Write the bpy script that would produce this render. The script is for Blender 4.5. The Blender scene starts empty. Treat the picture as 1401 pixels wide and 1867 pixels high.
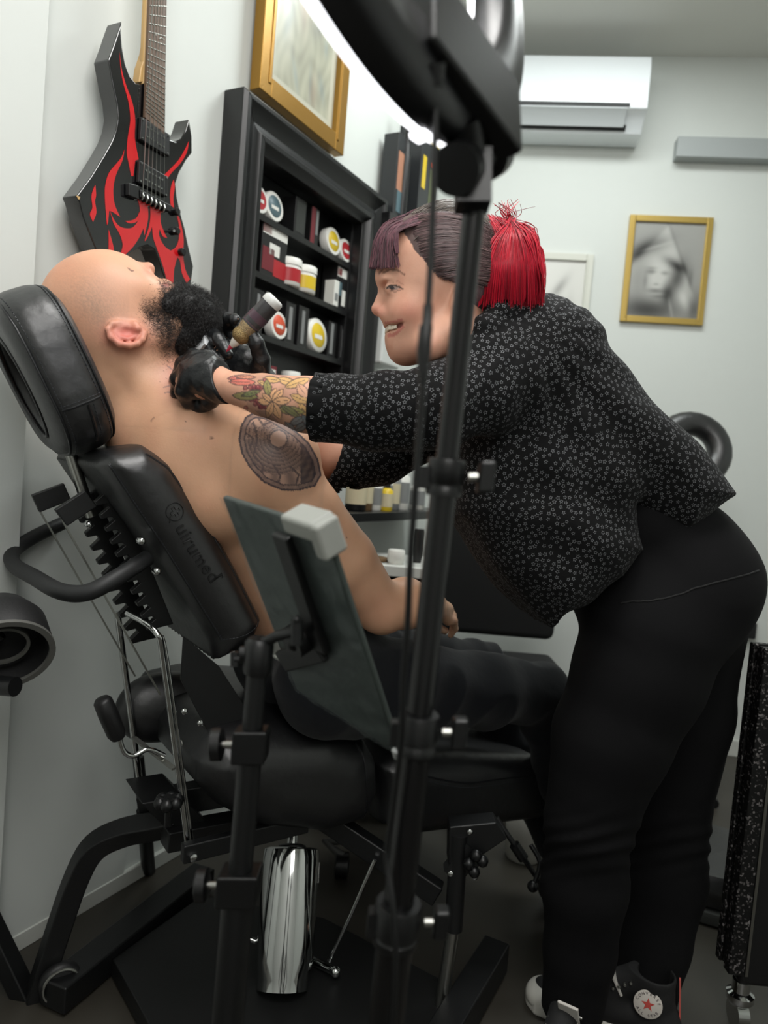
import bpy, math, random
import numpy as np
from mathutils import Vector, Matrix
from mathutils.bvhtree import BVHTree

random.seed(7)
rng = np.random.default_rng(7)
C = bpy.context.scene.collection
sc = bpy.context.scene

# ------------------------------------------------------------------ camera
H = 1.12
F_PX = 1348.0
PITCH = math.radians(3.2)
ROLL = math.radians(4.75)
fwd = Vector((0, math.cos(PITCH), -math.sin(PITCH)))
up0 = Vector((0, math.sin(PITCH), math.cos(PITCH)))
rt0 = Vector((1, 0, 0))
camR = rt0 * math.cos(ROLL) + up0 * math.sin(ROLL)
camU = -rt0 * math.sin(ROLL) + up0 * math.cos(ROLL)
EYE = Vector((0, 0, H))
cd = bpy.data.cameras.new('camera')
cam = bpy.data.objects.new('camera', cd)
C.objects.link(cam)
cam.matrix_world = Matrix(((camR.x, camU.x, -fwd.x, 0), (camR.y, camU.y, -fwd.y, 0), (camR.z, camU.z, -fwd.z, H), (0, 0, 0, 1)))
cd.sensor_fit = 'VERTICAL'
cd.sensor_height = 36.0
cd.sensor_width = 27.0
cd.lens = F_PX / 1867.0 * 36.0
cd.clip_start = 0.05
cd.dof.use_dof = True
cd.dof.focus_distance = 1.32
cd.dof.aperture_fstop = 3.4
sc.camera = cam

# ------------------------------------------------------------------ light
EXPOSURE = 0.52
sc.view_settings.view_transform = 'Standard'
sc.view_settings.look = 'None'
sc.view_settings.gamma = 1.0
sc.view_settings.use_curve_mapping = False
sc.view_settings.exposure = EXPOSURE
w = bpy.data.worlds.new('world')
sc.world = w
w.use_nodes = True
w.node_tree.nodes['Background'].inputs[0].default_value = (0.75, 0.82, 0.85, 1)
w.node_tree.nodes['Background'].inputs[1].default_value = 0.02


def area(name, loc, target, sx, sy, power, col=(1, 1, 1)):
    ld = bpy.data.lights.new(name, 'AREA')
    ld.shape = 'RECTANGLE'
    ld.size = sx
    ld.size_y = sy
    ld.energy = power
    ld.color = col
    o = bpy.data.objects.new(name, ld)
    C.objects.link(o)
    o.location = loc
    d = Vector(target) - Vector(loc)
    o.rotation_euler = d.to_track_quat('-Z', 'Y').to_euler()
    return o


area('ceiling_panel_light', (0.1, -0.75, 2.95), (0.0, -0.7, 0), 1.7, 0.9, 18, (1.0, 0.985, 0.96))
area('ceiling_panel_light', (0.1, 0.75, 2.95), (0.0, 0.95, 0), 1.2, 0.6, 20, (1.0, 0.985, 0.96))
area('ceiling_panel_light', (0.55, 2.35, 2.97), (0.55, 2.36, 0), 1.2, 0.5, 17, (0.95, 1.0, 0.98))

area('added_fill_light', (0.35, -0.9, 2.25), (-0.3, 1.4, 1.2), 0.7, 0.7, 7.5, (1.0, 0.98, 0.95))  # unseen fill lamp, added behind the camera for leather highlights and brighter faces

# ------------------------------------------------------------------ pixel helpers (photo frame 1401 x 1867)
def ray(px, py):
    return (fwd + camR * ((px - 700.5) / F_PX) + camU * (-(py - 933.5) / F_PX))


def P(px, py, y):
    r = ray(px, py)
    return EYE + r * (y / r.y)


def PZ(px, py, z):
    r = ray(px, py)
    return EYE + r * ((z - H) / r.z)


def PP(px, py, o, n):
    r = ray(px, py)
    return EYE + r * ((Vector(o) - EYE).dot(n) / r.dot(n))


def proj(V):
    V = np.asarray(V, dtype=float) - np.array(EYE)
    f = V @ np.array(fwd)
    return np.stack([700.5 + F_PX * (V @ np.array(camR)) / f, 933.5 - F_PX * (V @ np.array(camU)) / f], 1)


def lin(c):
    out = []
    for v in c:
        v = v / 255.0
        out.append(v / 12.92 if v <= 0.04045 else ((v + 0.055) / 1.055) ** 2.4)
    return tuple(out)


# ------------------------------------------------------------------ materials
MATS = {}


def mat(name, col, rough=0.5, metal=0.0, spec=0.5, bump=0.0, bscale=60.0, var=0.0, vscale=8.0, coat=0.0,
        emis=None, estr=0.0, sss=0.0, trans=0.0, attr=None, bdist=0.002, sheen=0.0, bdetail=4.0, aniso_scale=None, alpha=1.0):
    if name in MATS:
        return MATS[name]
    m = bpy.data.materials.new(name)
    m.use_nodes = True
    nt = m.node_tree
    b = nt.nodes['Principled BSDF']
    c = lin(col)
    b.inputs['Base Color'].default_value = (*c, 1)
    b.inputs['Roughness'].default_value = rough
    b.inputs['Metallic'].default_value = metal
    b.inputs['Specular IOR Level'].default_value = spec
    b.inputs['Coat Weight'].default_value = coat
    b.inputs['Coat Roughness'].default_value = 0.08
    b.inputs['Transmission Weight'].default_value = trans
    b.inputs['Sheen Weight'].default_value = sheen
    b.inputs['Alpha'].default_value = alpha
    if sss:
        b.inputs['Subsurface Weight'].default_value = sss
        b.inputs['Subsurface Radius'].default_value = (0.012, 0.005, 0.003)
        b.inputs['Subsurface Scale'].default_value = 0.6
    if emis:
        b.inputs['Emission Color'].default_value = (*lin(emis), 1)
        b.inputs['Emission Strength'].default_value = estr
    tc = nt.nodes.new('ShaderNodeTexCoord')
    vec = tc.outputs['Object']
    if aniso_scale:
        mp = nt.nodes.new('ShaderNodeMapping')
        mp.inputs['Scale'].default_value = aniso_scale
        nt.links.new(vec, mp.inputs['Vector'])
        vec = mp.outputs['Vector']
    base = None
    if attr:
        a = nt.nodes.new('ShaderNodeAttribute')
        a.attribute_name = attr
        base = a.outputs['Color']
    if var:
        n = nt.nodes.new('ShaderNodeTexNoise')
        n.inputs['Scale'].default_value = vscale
        n.inputs['Detail'].default_value = 5
        nt.links.new(vec, n.inputs['Vector'])
        mr = nt.nodes.new('ShaderNodeMapRange')
        mr.inputs['From Min'].default_value = 0.3
        mr.inputs['From Max'].default_value = 0.7
        mr.inputs['To Min'].default_value = 1 - var
        mr.inputs['To Max'].default_value = 1 + var
        nt.links.new(n.outputs['Fac'], mr.inputs['Value'])
        vm = nt.nodes.new('ShaderNodeVectorMath')
        vm.operation = 'MULTIPLY'
        if base:
            nt.links.new(base, vm.inputs[0])
        else:
            vm.inputs[0].default_value = c
        nt.links.new(mr.outputs['Result'], vm.inputs[1])
        base = vm.outputs[0]
    if base:
        nt.links.new(base, b.inputs['Base Color'])
    if bump:
        n2 = nt.nodes.new('ShaderNodeTexNoise')
        n2.inputs['Scale'].default_value = bscale
        n2.inputs['Detail'].default_value = bdetail
        nt.links.new(vec, n2.inputs['Vector'])
        bp = nt.nodes.new('ShaderNodeBump')
        bp.inputs['Strength'].default_value = bump
        bp.inputs['Distance'].default_value = bdist
        nt.links.new(n2.outputs['Fac'], bp.inputs['Height'])
        nt.links.new(bp.outputs['Normal'], b.inputs['Normal'])
    MATS[name] = m
    return m


# ------------------------------------------------------------------ object helpers
def tag(o, label=None, cat=None, group=None, kind=None):
    if label: o['label'] = label
    if cat: o['category'] = cat
    if group: o['group'] = group
    if kind: o['kind'] = kind
    return o


def thing(name, label, cat, loc, group=None):
    o = bpy.data.objects.new(name, None)
    o.empty_display_size = 0.05
    C.objects.link(o)
    o.location = loc
    return tag(o, label, cat, group)


def worldloc(o):
    v = Vector((0, 0, 0))
    while o is not None:
        v += o.location
        o = o.parent
    return v


def obj(name, vf, m, parent=None, smooth=True, bevel=0.0, bseg=2, label=None, sub=0, mats=None, midx=None):
    verts, faces = vf
    off = worldloc(parent) if parent is not None else Vector((0, 0, 0))
    V = np.asarray([tuple(v) for v in verts] if not isinstance(verts, np.ndarray) else verts, dtype=float)
    if parent is None and len(V):
        off = Vector(((V[:, 0].min() + V[:, 0].max()) / 2, (V[:, 1].min() + V[:, 1].max()) / 2, V[:, 2].min()))
    V = V - np.array(off)
    me = bpy.data.meshes.new(name)
    fl = faces.tolist() if isinstance(faces, np.ndarray) else [tuple(f) for f in faces]
    me.from_pydata(V.tolist(), [], fl)
    if mats:
        for q in mats:
            me.materials.append(q)
        me.polygons.foreach_set('material_index', np.asarray(midx, dtype=np.int32))
    else:
        me.materials.append(m)
    if smooth:
        me.polygons.foreach_set('use_smooth', np.ones(len(me.polygons), dtype=bool))
    me.update()
    o = bpy.data.objects.new(name, me)
    C.objects.link(o)
    if parent is not None:
        o.parent = parent
    else:
        o.location = off
    if bevel:
        b = o.modifiers.new('bevel', 'BEVEL')
        b.width = bevel
        b.segments = bseg
        b.limit_method = 'ANGLE'
        b.angle_limit = math.radians(35)
        b.harden_normals = True
    elif smooth and len(me.polygons) < 3000:
        es = o.modifiers.new('edges', 'EDGE_SPLIT')
        es.split_angle = math.radians(50)
    if sub:
        s = o.modifiers.new('sub', 'SUBSURF')
        s.levels = sub
        s.render_levels = sub
    if label:
        o['label'] = label
    return o


def join(*parts):
    V, F = [], []
    for v, f in parts:
        n = len(V)
        V += [tuple(x) for x in v]
        F += [tuple(i + n for i in q) for q in f]
    return V, F


def box(c, ax, h):
    """oriented box: centre, three unit axes, half sizes"""
    c = Vector(c)
    ax = [Vector(a) for a in ax]
    V = []
    for i in (-1, 1):
        for j in (-1, 1):
            for k in (-1, 1):
                V.append(c + ax[0] * (i * h[0]) + ax[1] * (j * h[1]) + ax[2] * (k * h[2]))
    F = [(0, 1, 3, 2), (4, 6, 7, 5), (0, 4, 5, 1), (2, 3, 7, 6), (0, 2, 6, 4), (1, 5, 7, 3)]
    if ax[0].cross(ax[1]).dot(ax[2]) < 0:
        F = [tuple(reversed(f)) for f in F]
    return V, F


XYZ = (Vector((1, 0, 0)), Vector((0, 1, 0)), Vector((0, 0, 1)))
Z = Vector((0, 0, 1))


def abox(x0, x1, y0, y1, z0, z1):
    return box(((x0 + x1) / 2, (y0 + y1) / 2, (z0 + z1) / 2), XYZ, ((x1 - x0) / 2, (y1 - y0) / 2, (z1 - z0) / 2))


def bar(a, b, w, t, upv=Z):
    """rectangular bar from a to b, width w (sideways) and thickness t (along upv-ish)"""
    a, b = Vector(a), Vector(b)
    d = (b - a)
    L = d.length
    d.normalize()
    s = d.cross(Vector(upv))
    if s.length < 1e-4:
        s = d.cross(Vector((1, 0, 0)))
    s.normalize()
    u = s.cross(d)
    return box((a + b) / 2, (d, s, u), (L / 2, w / 2, t / 2))


def catmull(pts, n=6, closed=False):
    pts = [Vector(p) for p in pts]
    out = []
    N = len(pts)
    rng_ = range(N if closed else N - 1)
    for i in rng_:
        if closed:
            p0, p1, p2, p3 = pts[(i - 1) % N], pts[i], pts[(i + 1) % N], pts[(i + 2) % N]
        else:
            p0, p1, p2, p3 = pts[max(i - 1, 0)], pts[i], pts[i + 1], pts[min(i + 2, N - 1)]
        for k in range(n):
            t = k / n
            out.append(0.5 * ((2 * p1) + (p2 - p0) * t + (2 * p0 - 5 * p1 + 4 * p2 - p3) * t * t + (3 * p1 - p0 - 3 * p2 + p3) * t ** 3))
    if not closed:
        out.append(pts[-1])
    return out


def tube(pts, r, seg=12, closed=False, caps=True, squash=None, upv=None):
    """swept tube. r number or list. squash=(a,b) scales section axes"""
    pts = [Vector(p) for p in pts]
    N = len(pts)
    rs = [r] * N if isinstance(r, (int, float)) else list(r)
    V, F = [], []
    T = []
    for i in range(N):
        if closed:
            t = pts[(i + 1) % N] - pts[i - 1]
        else:
            t = pts[min(i + 1, N - 1)] - pts[max(i - 1, 0)]
        T.append(t.normalized())
    n = (Vector(upv) if upv else (Vector((0, 0, 1)) if abs(T[0].z) < 0.9 else Vector((1, 0, 0))))
    n = (n - T[0] * n.dot(T[0])).normalized()
    sa, sb = squash or (1, 1)
    for i in range(N):
        n = (n - T[i] * n.dot(T[i]))
        if n.length < 1e-6:
            n = T[i].orthogonal()
        n.normalize()
        bnm = T[i].cross(n)
        for k in range(seg):
            a = 2 * math.pi * k / seg
            V.append(pts[i] + n * (math.cos(a) * rs[i] * sa) + bnm * (math.sin(a) * rs[i] * sb))
    for i in range(N if closed else N - 1):
        j = (i + 1) % N
        for k in range(seg):
            k2 = (k + 1) % seg
            F.append((i * seg + k, i * seg + k2, j * seg + k2, j * seg + k))
    if caps and not closed:
        F.append(tuple(reversed(range(seg))))
        F.append(tuple((N - 1) * seg + k for k in range(seg)))
    return V, F


def cyl(a, b, r, r2=None, seg=24):
    return tube([a, b], [r, r if r2 is None else r2], seg)


def lathe(o, axis, prof, seg=32):
    """prof: list of (radius, height along axis)"""
    axis = Vector(axis).normalized()
    n = axis.orthogonal().normalized()
    b = axis.cross(n)
    V, F = [], []
    for r, h in prof:
        for k in range(seg):
            a = 2 * math.pi * k / seg
            V.append(Vector(o) + axis * h + (n * math.cos(a) + b * math.sin(a)) * max(r, 1e-5))
    for i in range(len(prof) - 1):
        for k in range(seg):
            k2 = (k + 1) % seg
            F.append((i * seg + k, i * seg + k2, (i + 1) * seg + k2, (i + 1) * seg + k))
    F.append(tuple(reversed(range(seg))))
    F.append(tuple((len(prof) - 1) * seg + k for k in range(seg)))
    return V, F


def prism(poly, vec):
    """extrude a planar 3d polygon along vec"""
    poly = [Vector(p) for p in poly]
    vec = Vector(vec)
    n = len(poly)
    nor = Vector((0, 0, 0))
    for i in range(n):
        nor += poly[i].cross(poly[(i + 1) % n])
    if nor.dot(vec) > 0:
        poly = poly[::-1]
    V = poly + [p + vec for p in poly]
    F = [tuple(range(n)), tuple(reversed(range(n, 2 * n)))]
    for i in range(n):
        j = (i + 1) % n
        F.append((i, i + n, j + n, j))
    return V, F


def flat(poly, nrm):
    poly = [Vector(p) for p in poly]
    n = len(poly)
    nor = Vector((0, 0, 0))
    for i in range(n):
        nor += poly[i].cross(poly[(i + 1) % n])
    if nor.dot(Vector(nrm)) < 0:
        poly = poly[::-1]
    return poly, [tuple(range(n))]


def ball(c, r, seg=16, ring=10, sc_=(1, 1, 1), ax=XYZ):
    V, F = [], []
    for i in range(ring + 1):
        t = math.pi * i / ring
        for k in range(seg):
            a = 2 * math.pi * k / seg
            p = (math.sin(t) * math.cos(a) * sc_[0] * r, math.sin(t) * math.sin(a) * sc_[1] * r, math.cos(t) * sc_[2] * r)
            V.append(Vector(c) + ax[0] * p[0] + ax[1] * p[1] + ax[2] * p[2])
    for i in range(ring):
        for k in range(seg):
            k2 = (k + 1) % seg
            F.append((i * seg + k, (i + 1) * seg + k, (i + 1) * seg + k2, i * seg + k2))
    return V, F


def text_vf(s, o, right, up, size, depth=0.0006, align='CENTER', spacing=1.0):
    cu = bpy.data.curves.new('t', 'FONT')
    cu.body = s
    cu.size = size
    cu.extrude = depth
    cu.align_x = align
    cu.align_y = 'CENTER'
    cu.space_character = spacing
    t = bpy.data.objects.new('t', cu)
    C.objects.link(t)
    dg = bpy.context.evaluated_depsgraph_get()
    me = t.evaluated_get(dg).to_mesh()
    right, up = Vector(right).normalized(), Vector(up).normalized()
    nn = right.cross(up)
    V = [Vector(o) + right * v.co.x + up * v.co.y + nn * v.co.z for v in me.vertices]
    F = [tuple(p.vertices) for p in me.polygons]
    t.evaluated_get(dg).to_mesh_clear()
    bpy.data.objects.remove(t)
    bpy.data.curves.remove(cu)
    return V, F


# ------------------------------------------------------------------ smooth implicit surfaces
class Field:
    def __init__(self):
        self.p = []

    def _add(self, fn, lo, hi, k, op):
        self.p.append((fn, np.array(lo, dtype=float) - k - 0.008, np.array(hi, dtype=float) + k + 0.008, k, op))

    def chain(self, pts, rads, k=0.01, op='u'):
        pts = np.array([tuple(p) for p in pts], dtype=float)
        rads = list(rads)
        for i in range(len(pts) - 1):
            a, b, ra, rb = pts[i], pts[i + 1], rads[i], rads[i + 1]

            def fn(p, a=a, b=b, ra=ra, rb=rb):
                ba = b - a
                t = np.clip(((p - a) @ ba) / (ba @ ba + 1e-12), 0, 1)
                d = p - a - t[..., None] * ba
                return np.sqrt((d * d).sum(-1)) - (ra + (rb - ra) * t)
            R = max(ra, rb)
            self._add(fn, np.minimum(a, b) - R, np.maximum(a, b) + R, k if i == 0 else max(k * 0.5, 0.004) if op == 'u' else k, op)

    def ell(self, c, r, ax=None, k=0.01, op='u'):
        c = np.array(tuple(c), dtype=float)
        r = np.array(r, dtype=float)
        A = np.eye(3) if ax is None else np.array([tuple(a) for a in ax], dtype=float)
        A = A / np.linalg.norm(A, axis=1, keepdims=True)

        def fn(p, c=c, r=r, A=A):
            q = (p - c) @ A.T
            k0 = np.sqrt(((q / r) ** 2).sum(-1))
            k1 = np.sqrt(((q / (r * r)) ** 2).sum(-1)) + 1e-9
            return k0 * (k0 - 1) / k1
        ext = np.abs(A.T) @ r
        self._add(fn, c - ext, c + ext, k, op)

    def slab(self, poly2, o, ea, eb, ec, c0, c1, r, k=0.004, op='u', crown=0.0, dome=None):
        """extruded polygon: poly2 list of (a,b) in axes ea,eb from o; spans c0..c1 on ec; edge radius r"""
        o = np.array(tuple(o)); ea = np.array(tuple(ea)); eb = np.array(tuple(eb)); ec = np.array(tuple(ec))
        poly = np.array(poly2, dtype=float)
        cm, ch = (c0 + c1) / 2, abs(c1 - c0) / 2

        def fn(p):
            q = p - o
            x, y, z_ = q @ ea, q @ eb, q @ ec
            d = np.full(x.shape, 1e9)
            s = np.ones(x.shape)
            n = len(poly)
            for i in range(n):
                a = poly[i]
                b = poly[i - 1]
                e = b - a
                wx, wy = x - a[0], y - a[1]
                t = np.clip((wx * e[0] + wy * e[1]) / (e @ e + 1e-12), 0, 1)
                d = np.minimum(d, (wx - e[0] * t) ** 2 + (wy - e[1] * t) ** 2)
                c1_ = y >= a[1]
                c2_ = y < b[1]
                c3_ = e[0] * wy > e[1] * wx
                fl = (c1_ & c2_ & c3_) | (~c1_ & ~c2_ & ~c3_)
                s = np.where(fl, -s, s)
            d2 = s * np.sqrt(d)
            if crown:
                d2 = d2 + crown * ((z_ - cm) / ch) ** 2
            qx = d2 + r
            qy = np.abs(z_ - cm) - ch + r
            if dome:
                qy = qy + dome[0] * (1 - np.clip(-d2 / dome[1], 0, 1)) ** 2
            return np.sqrt(np.maximum(qx, 0) ** 2 + np.maximum(qy, 0) ** 2) + np.minimum(np.maximum(qx, qy), 0) - r
        cs = []
        for a, b in poly:
            for c in (c0, c1):
                cs.append(o + ea * a + eb * b + ec * c)
        cs = np.array(cs)
        self._add(fn, cs.min(0), cs.max(0), k, op)

    def eval(self, lo, hi, h):
        lo = np.array(lo, dtype=float)
        hi = np.array(hi, dtype=float)
        n = np.maximum(np.ceil((hi - lo) / h).astype(int) + 1, 2)
        D = np.full(tuple(n), 0.1, dtype=np.float32)
        for fn, a, b, k, op in self.p:
            i0 = np.clip(np.floor((a - lo) / h).astype(int), 0, n)
            i1 = np.clip(np.ceil((b - lo) / h).astype(int) + 1, 0, n)
            if (i1 <= i0).any():
                continue
            g = [lo[j] + h * np.arange(i0[j], i1[j]) for j in range(3)]
            S = (slice(i0[0], i1[0]), slice(i0[1], i1[1]), slice(i0[2], i1[2]))
            for x0 in range(i0[0], i1[0], 24):
                x1 = min(x0 + 24, i1[0])
                gx = lo[0] + h * np.arange(x0, x1)
                p = np.stack(np.meshgrid(gx, g[1], g[2], indexing='ij'), -1)
                d = fn(p)
                sl = (slice(x0, x1), S[1], S[2])
                old = D[sl]
                if op == 'u':
                    hh = np.maximum(k - np.abs(old - d), 0) / max(k, 1e-6)
                    D[sl] = np.minimum(old, d) - hh * hh * k * 0.25
                else:
                    d = -d
                    hh = np.maximum(k - np.abs(old - d), 0) / max(k, 1e-6)
                    D[sl] = np.maximum(old, d) + hh * hh * k * 0.25
        return D, lo

    def bounds(self):
        lo = np.min([q[1] for q in self.p if q[4] == 'u'], axis=0)
        hi = np.max([q[2] for q in self.p if q[4] == 'u'], axis=0)
        return lo - 0.005, hi + 0.005

    def mesh(self, h, regions=()):
        """regions: list of (lo, hi, h) refined boxes; earlier ones win"""
        Vs, Fs, n = [], [], 0
        done = []
        for lo, hi, hh in list(regions) + [(*self.bounds(), h)]:
            V, F = nets(*self.eval(lo, hi, hh), hh)
            if len(F) and done:
                fc = V[F].mean(1)
                keep = np.ones(len(F), dtype=bool)
                for a, b in done:
                    m = hh * 0.8
                    keep &= ~((fc > a + m) & (fc < b - m)).all(1)
                F = F[keep]
            done.append((np.array(lo, dtype=float), np.array(hi, dtype=float)))
            if len(F):
                u, inv = np.unique(F, return_inverse=True)
                V = V[u]
                F = inv.reshape(F.shape)
                Vs.append(V)
                Fs.append(F + n)
                n += len(V)
        return np.concatenate(Vs), np.concatenate(Fs)


def nets(D, lo, h):
    ins = D < 0
    nx, ny, nz = D.shape
    c = [ins[i:nx - 1 + i, j:ny - 1 + j, k:nz - 1 + k] for i in (0, 1) for j in (0, 1) for k in (0, 1)]
    anyv = np.logical_or.reduce(c)
    allv = np.logical_and.reduce(c)
    act = anyv & ~allv
    I = np.argwhere(act)
    if len(I) == 0:
        return np.zeros((0, 3)), np.zeros((0, 4), dtype=int)
    ids = np.full(act.shape, -1, dtype=np.int64)
    ids[act] = np.arange(len(I))
    acc = np.zeros((len(I), 3))
    cnt = np.zeros(len(I))
    for ax in range(3):
        o1, o2 = [q for q in range(3) if q != ax]
        for a in (0, 1):
            for b in (0, 1):
                A = I.copy()
                A[:, o1] += a
                A[:, o2] += b
                B = A.copy()
                B[:, ax] += 1
                d0 = D[A[:, 0], A[:, 1], A[:, 2]].astype(float)
                d1 = D[B[:, 0], B[:, 1], B[:, 2]].astype(float)
                m = (d0 < 0) != (d1 < 0)
                t = np.where(m, d0 / np.where(m, d0 - d1, 1), 0)
                p = A.astype(float)
                p[:, ax] += t
                acc[m] += p[m]
                cnt[m] += 1
    V = acc / cnt[:, None] * h + lo
    Fs = []
    for ax in range(3):
        o1, o2 = [(1, 2), (2, 0), (0, 1)][ax]
        a0 = [slice(None)] * 3
        a1 = [slice(None)] * 3
        a0[ax] = slice(0, -1)
        a1[ax] = slice(1, None)
        cr = ins[tuple(a0)] != ins[tuple(a1)]
        E = np.argwhere(cr)
        ok = (E[:, o1] > 0) & (E[:, o2] > 0) & (E[:, o1] < D.shape[o1] - 1) & (E[:, o2] < D.shape[o2] - 1)
        E = E[ok]
        inside = ins[E[:, 0], E[:, 1], E[:, 2]]

        def cell(da, db):
            q = E.copy()
            q[:, o1] += da
            q[:, o2] += db
            return ids[q[:, 0], q[:, 1], q[:, 2]]
        q = np.stack([cell(-1, -1), cell(0, -1), cell(0, 0), cell(-1, 0)], 1)
        q[~inside] = q[~inside][:, ::-1]
        Fs.append(q)
    F = np.concatenate(Fs)
    F = F[(F >= 0).all(1)]
    return V, F


def color_attr(o, cols, name='Col'):
    at = o.data.color_attributes.new(name, 'FLOAT_COLOR', 'POINT')
    arr = np.ones((len(cols), 4), dtype=np.float32)
    arr[:, :3] = cols
    at.data.foreach_set('color', arr.ravel())


def vnoise(V, s, seed=0):
    """cheap smooth pseudo noise in -1..1"""
    r = np.random.default_rng(seed)
    out = np.zeros(len(V))
    for i in range(6):
        d = r.normal(size=3)
        d /= np.linalg.norm(d)
        out += np.sin(V @ d * s * (0.7 + 0.25 * i) + r.uniform(0, 6.28))
    return out / 3.5


def in_poly(xy, poly):
    x, y = xy[:, 0], xy[:, 1]
    c = np.zeros(len(x), dtype=bool)
    n = len(poly)
    for i in range(n):
        x0, y0 = poly[i]
        x1, y1 = poly[i - 1]
        if y0 == y1:
            continue
        m = ((y0 > y) != (y1 > y)) & (x < (x1 - x0) * (y - y0) / (y1 - y0) + x0)
        c ^= m
    return c


def dist_line(xy, pts, closed=False):
    d = np.full(len(xy), 1e9)
    pts = np.array(pts, dtype=float)
    n = len(pts)
    for i in range(n if closed else n - 1):
        a, b = pts[i], pts[(i + 1) % n]
        e = b - a
        t = np.clip(((xy - a) @ e) / (e @ e + 1e-9), 0, 1)
        d = np.minimum(d, np.linalg.norm(xy - a - t[:, None] * e, axis=1))
    return d


BLACKMETAL = mat('black_metal', (15, 16, 17), 0.42, 0.0, 0.5, bump=0.1, bscale=200)
BLACKPLASTIC = mat('black_plastic', (11, 12, 13), 0.38, 0.0, 0.5, bump=0.08, bscale=300)
CHROME = mat('chrome', (205, 207, 206), 0.08, 1.0)
STEEL = mat('brushed_steel', (165, 165, 160), 0.28, 1.0)
LEATHER = mat('black_leather', (12, 13, 15), 0.42, 0.0, 1.0, bump=0.3, bscale=55, bdist=0.003, bdetail=8)
STITCH = mat('leather_stitching', (44, 46, 50), 0.5)
# ------------------------------------------------------------------ the room
ldir = ray(1400, 912); ldir.z = 0; ldir.normalize()          # along the left wall, away from us
lnor = Vector((ldir.y, -ldir.x, 0))                          # into the room
LW = PZ(234, 1608, 0.0)
bdir = Vector((math.cos(math.radians(-7.0)), math.sin(math.radians(-7.0)), 0))
bnor = Vector((bdir.y, -bdir.x, 0))                          # into the room (towards us)
BW = PZ(1320, 1375, 0.0)
CEIL = PP(1300, 104, BW, bnor).z


def meet(o1, d1, o2, d2):
    m = d1.x * d2.y - d1.y * d2.x
    t = ((o2.x - o1.x) * d2.y - (o2.y - o1.y) * d2.x) / m
    return o1 + d1 * t


corner = meet(LW, ldir, BW, bdir)
corner.z = 0
nearL = LW - ldir * 3.6
nearL.z = 0
XR = 2.3
cornerR = BW + bdir * ((XR - BW.x) / bdir.x)
cornerR.z = 0
WALL = mat('white_painted_wall', (207, 211, 207), 0.62, bump=0.12, bscale=18, bdist=0.004, var=0.025, vscale=2.0)
FLOOR = mat('dark_concrete_floor', (56, 53, 47), 0.42, bump=0.1, bscale=12, var=0.22, vscale=3.5)
CEILM = mat('ceiling_paint', (222, 222, 216), 0.8)


def wall(name, a, b, n, z0=0, z1=CEIL, t=0.1):
    p = [a.copy(), b.copy(), b.copy(), a.copy()]
    p[0].z = p[1].z = z0
    p[2].z = p[3].z = z1
    return tag(obj(name, prism(p, -n * t), WALL, smooth=False), kind='structure')


# the left wall has a shallow niche that the framed cabinet sits in
def lws(s_, z_, n_):
    q = LW + ldir * s_ + lnor * n_
    q.z = z_
    return q


def cfw(px, py, off):
    p = PP(px, py, LW + lnor * off, lnor)
    return (p - LW).dot(ldir), p.z


NA, NZ1 = cfw(470, 268, 0.03)
NB = cfw(657, 400, 0.03)[0]
NZ0 = cfw(640, 790, 0.03)[1] + 0.06
NA -= .03; NB += .03; NZ1 += .03
smin, smax = (nearL - LW).dot(ldir), (corner - LW).dot(ldir)
TW = 0.16
pieces = []
for a_, b_, z0_, z1_ in ((smin, NA, 0, CEIL), (NB, smax, 0, CEIL), (NA, NB, 0, NZ0), (NA, NB, NZ1, CEIL)):
    pieces.append(box(lws((a_ + b_) / 2, (z0_ + z1_) / 2, -TW / 2), (ldir, Z, lnor), ((b_ - a_) / 2, (z1_ - z0_) / 2, TW / 2)))
tag(obj('wall_left', join(*pieces), WALL, smooth=False), kind='structure')
wall('wall_back', corner - bdir * 0.2, cornerR + bdir * 0.1, bnor)
nR = Vector((XR, nearL.y, 0))
wall('wall_right', cornerR, nR, Vector((-1, 0, 0)))
w_ = wall('wall_near', nearL - Vector((0.3, 0, 0)), nR, Vector((0, 1, 0)))
w_.data.materials[0] = mat('shop_front_wall', (205, 206, 203), .6)
fl = [nearL + Vector((-.4, -.2, 0)), Vector((XR + .2, nearL.y - .2, 0)), cornerR + Vector((.3, .3, 0)), corner + Vector((-.2, .4, 0))]
tag(obj('floor', prism(fl, (0, 0, -0.1)), FLOOR, smooth=False), kind='structure')
tag(obj('ceiling', prism([p + Vector((0, 0, CEIL)) for p in fl], (0, 0, 0.1)), CEILM, smooth=False), kind='structure')
BASEB = mat('white_baseboard', (196, 198, 192), 0.5)
a = LW - ldir * 1.2 + lnor * 0.007; b = corner + lnor * 0.007
a.z = b.z = 0.02
tag(obj('baseboard_left', bar(a, b, 0.014, 0.04), BASEB, bevel=0.002), kind='structure')
a = corner + bnor * 0.007 + bdir * 0.1; b = cornerR + bnor * 0.007
a.z = b.z = 0.035
tag(obj('baseboard_back', bar(a, b, 0.014, 0.07), BASEB, bevel=0.002), kind='structure')
# a flat pilaster on the left wall at the picture edge, and the shallow step behind the guitar
def lw(px, py, off=0.0):
    return PP(px, py, LW + lnor * off, lnor)


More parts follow.
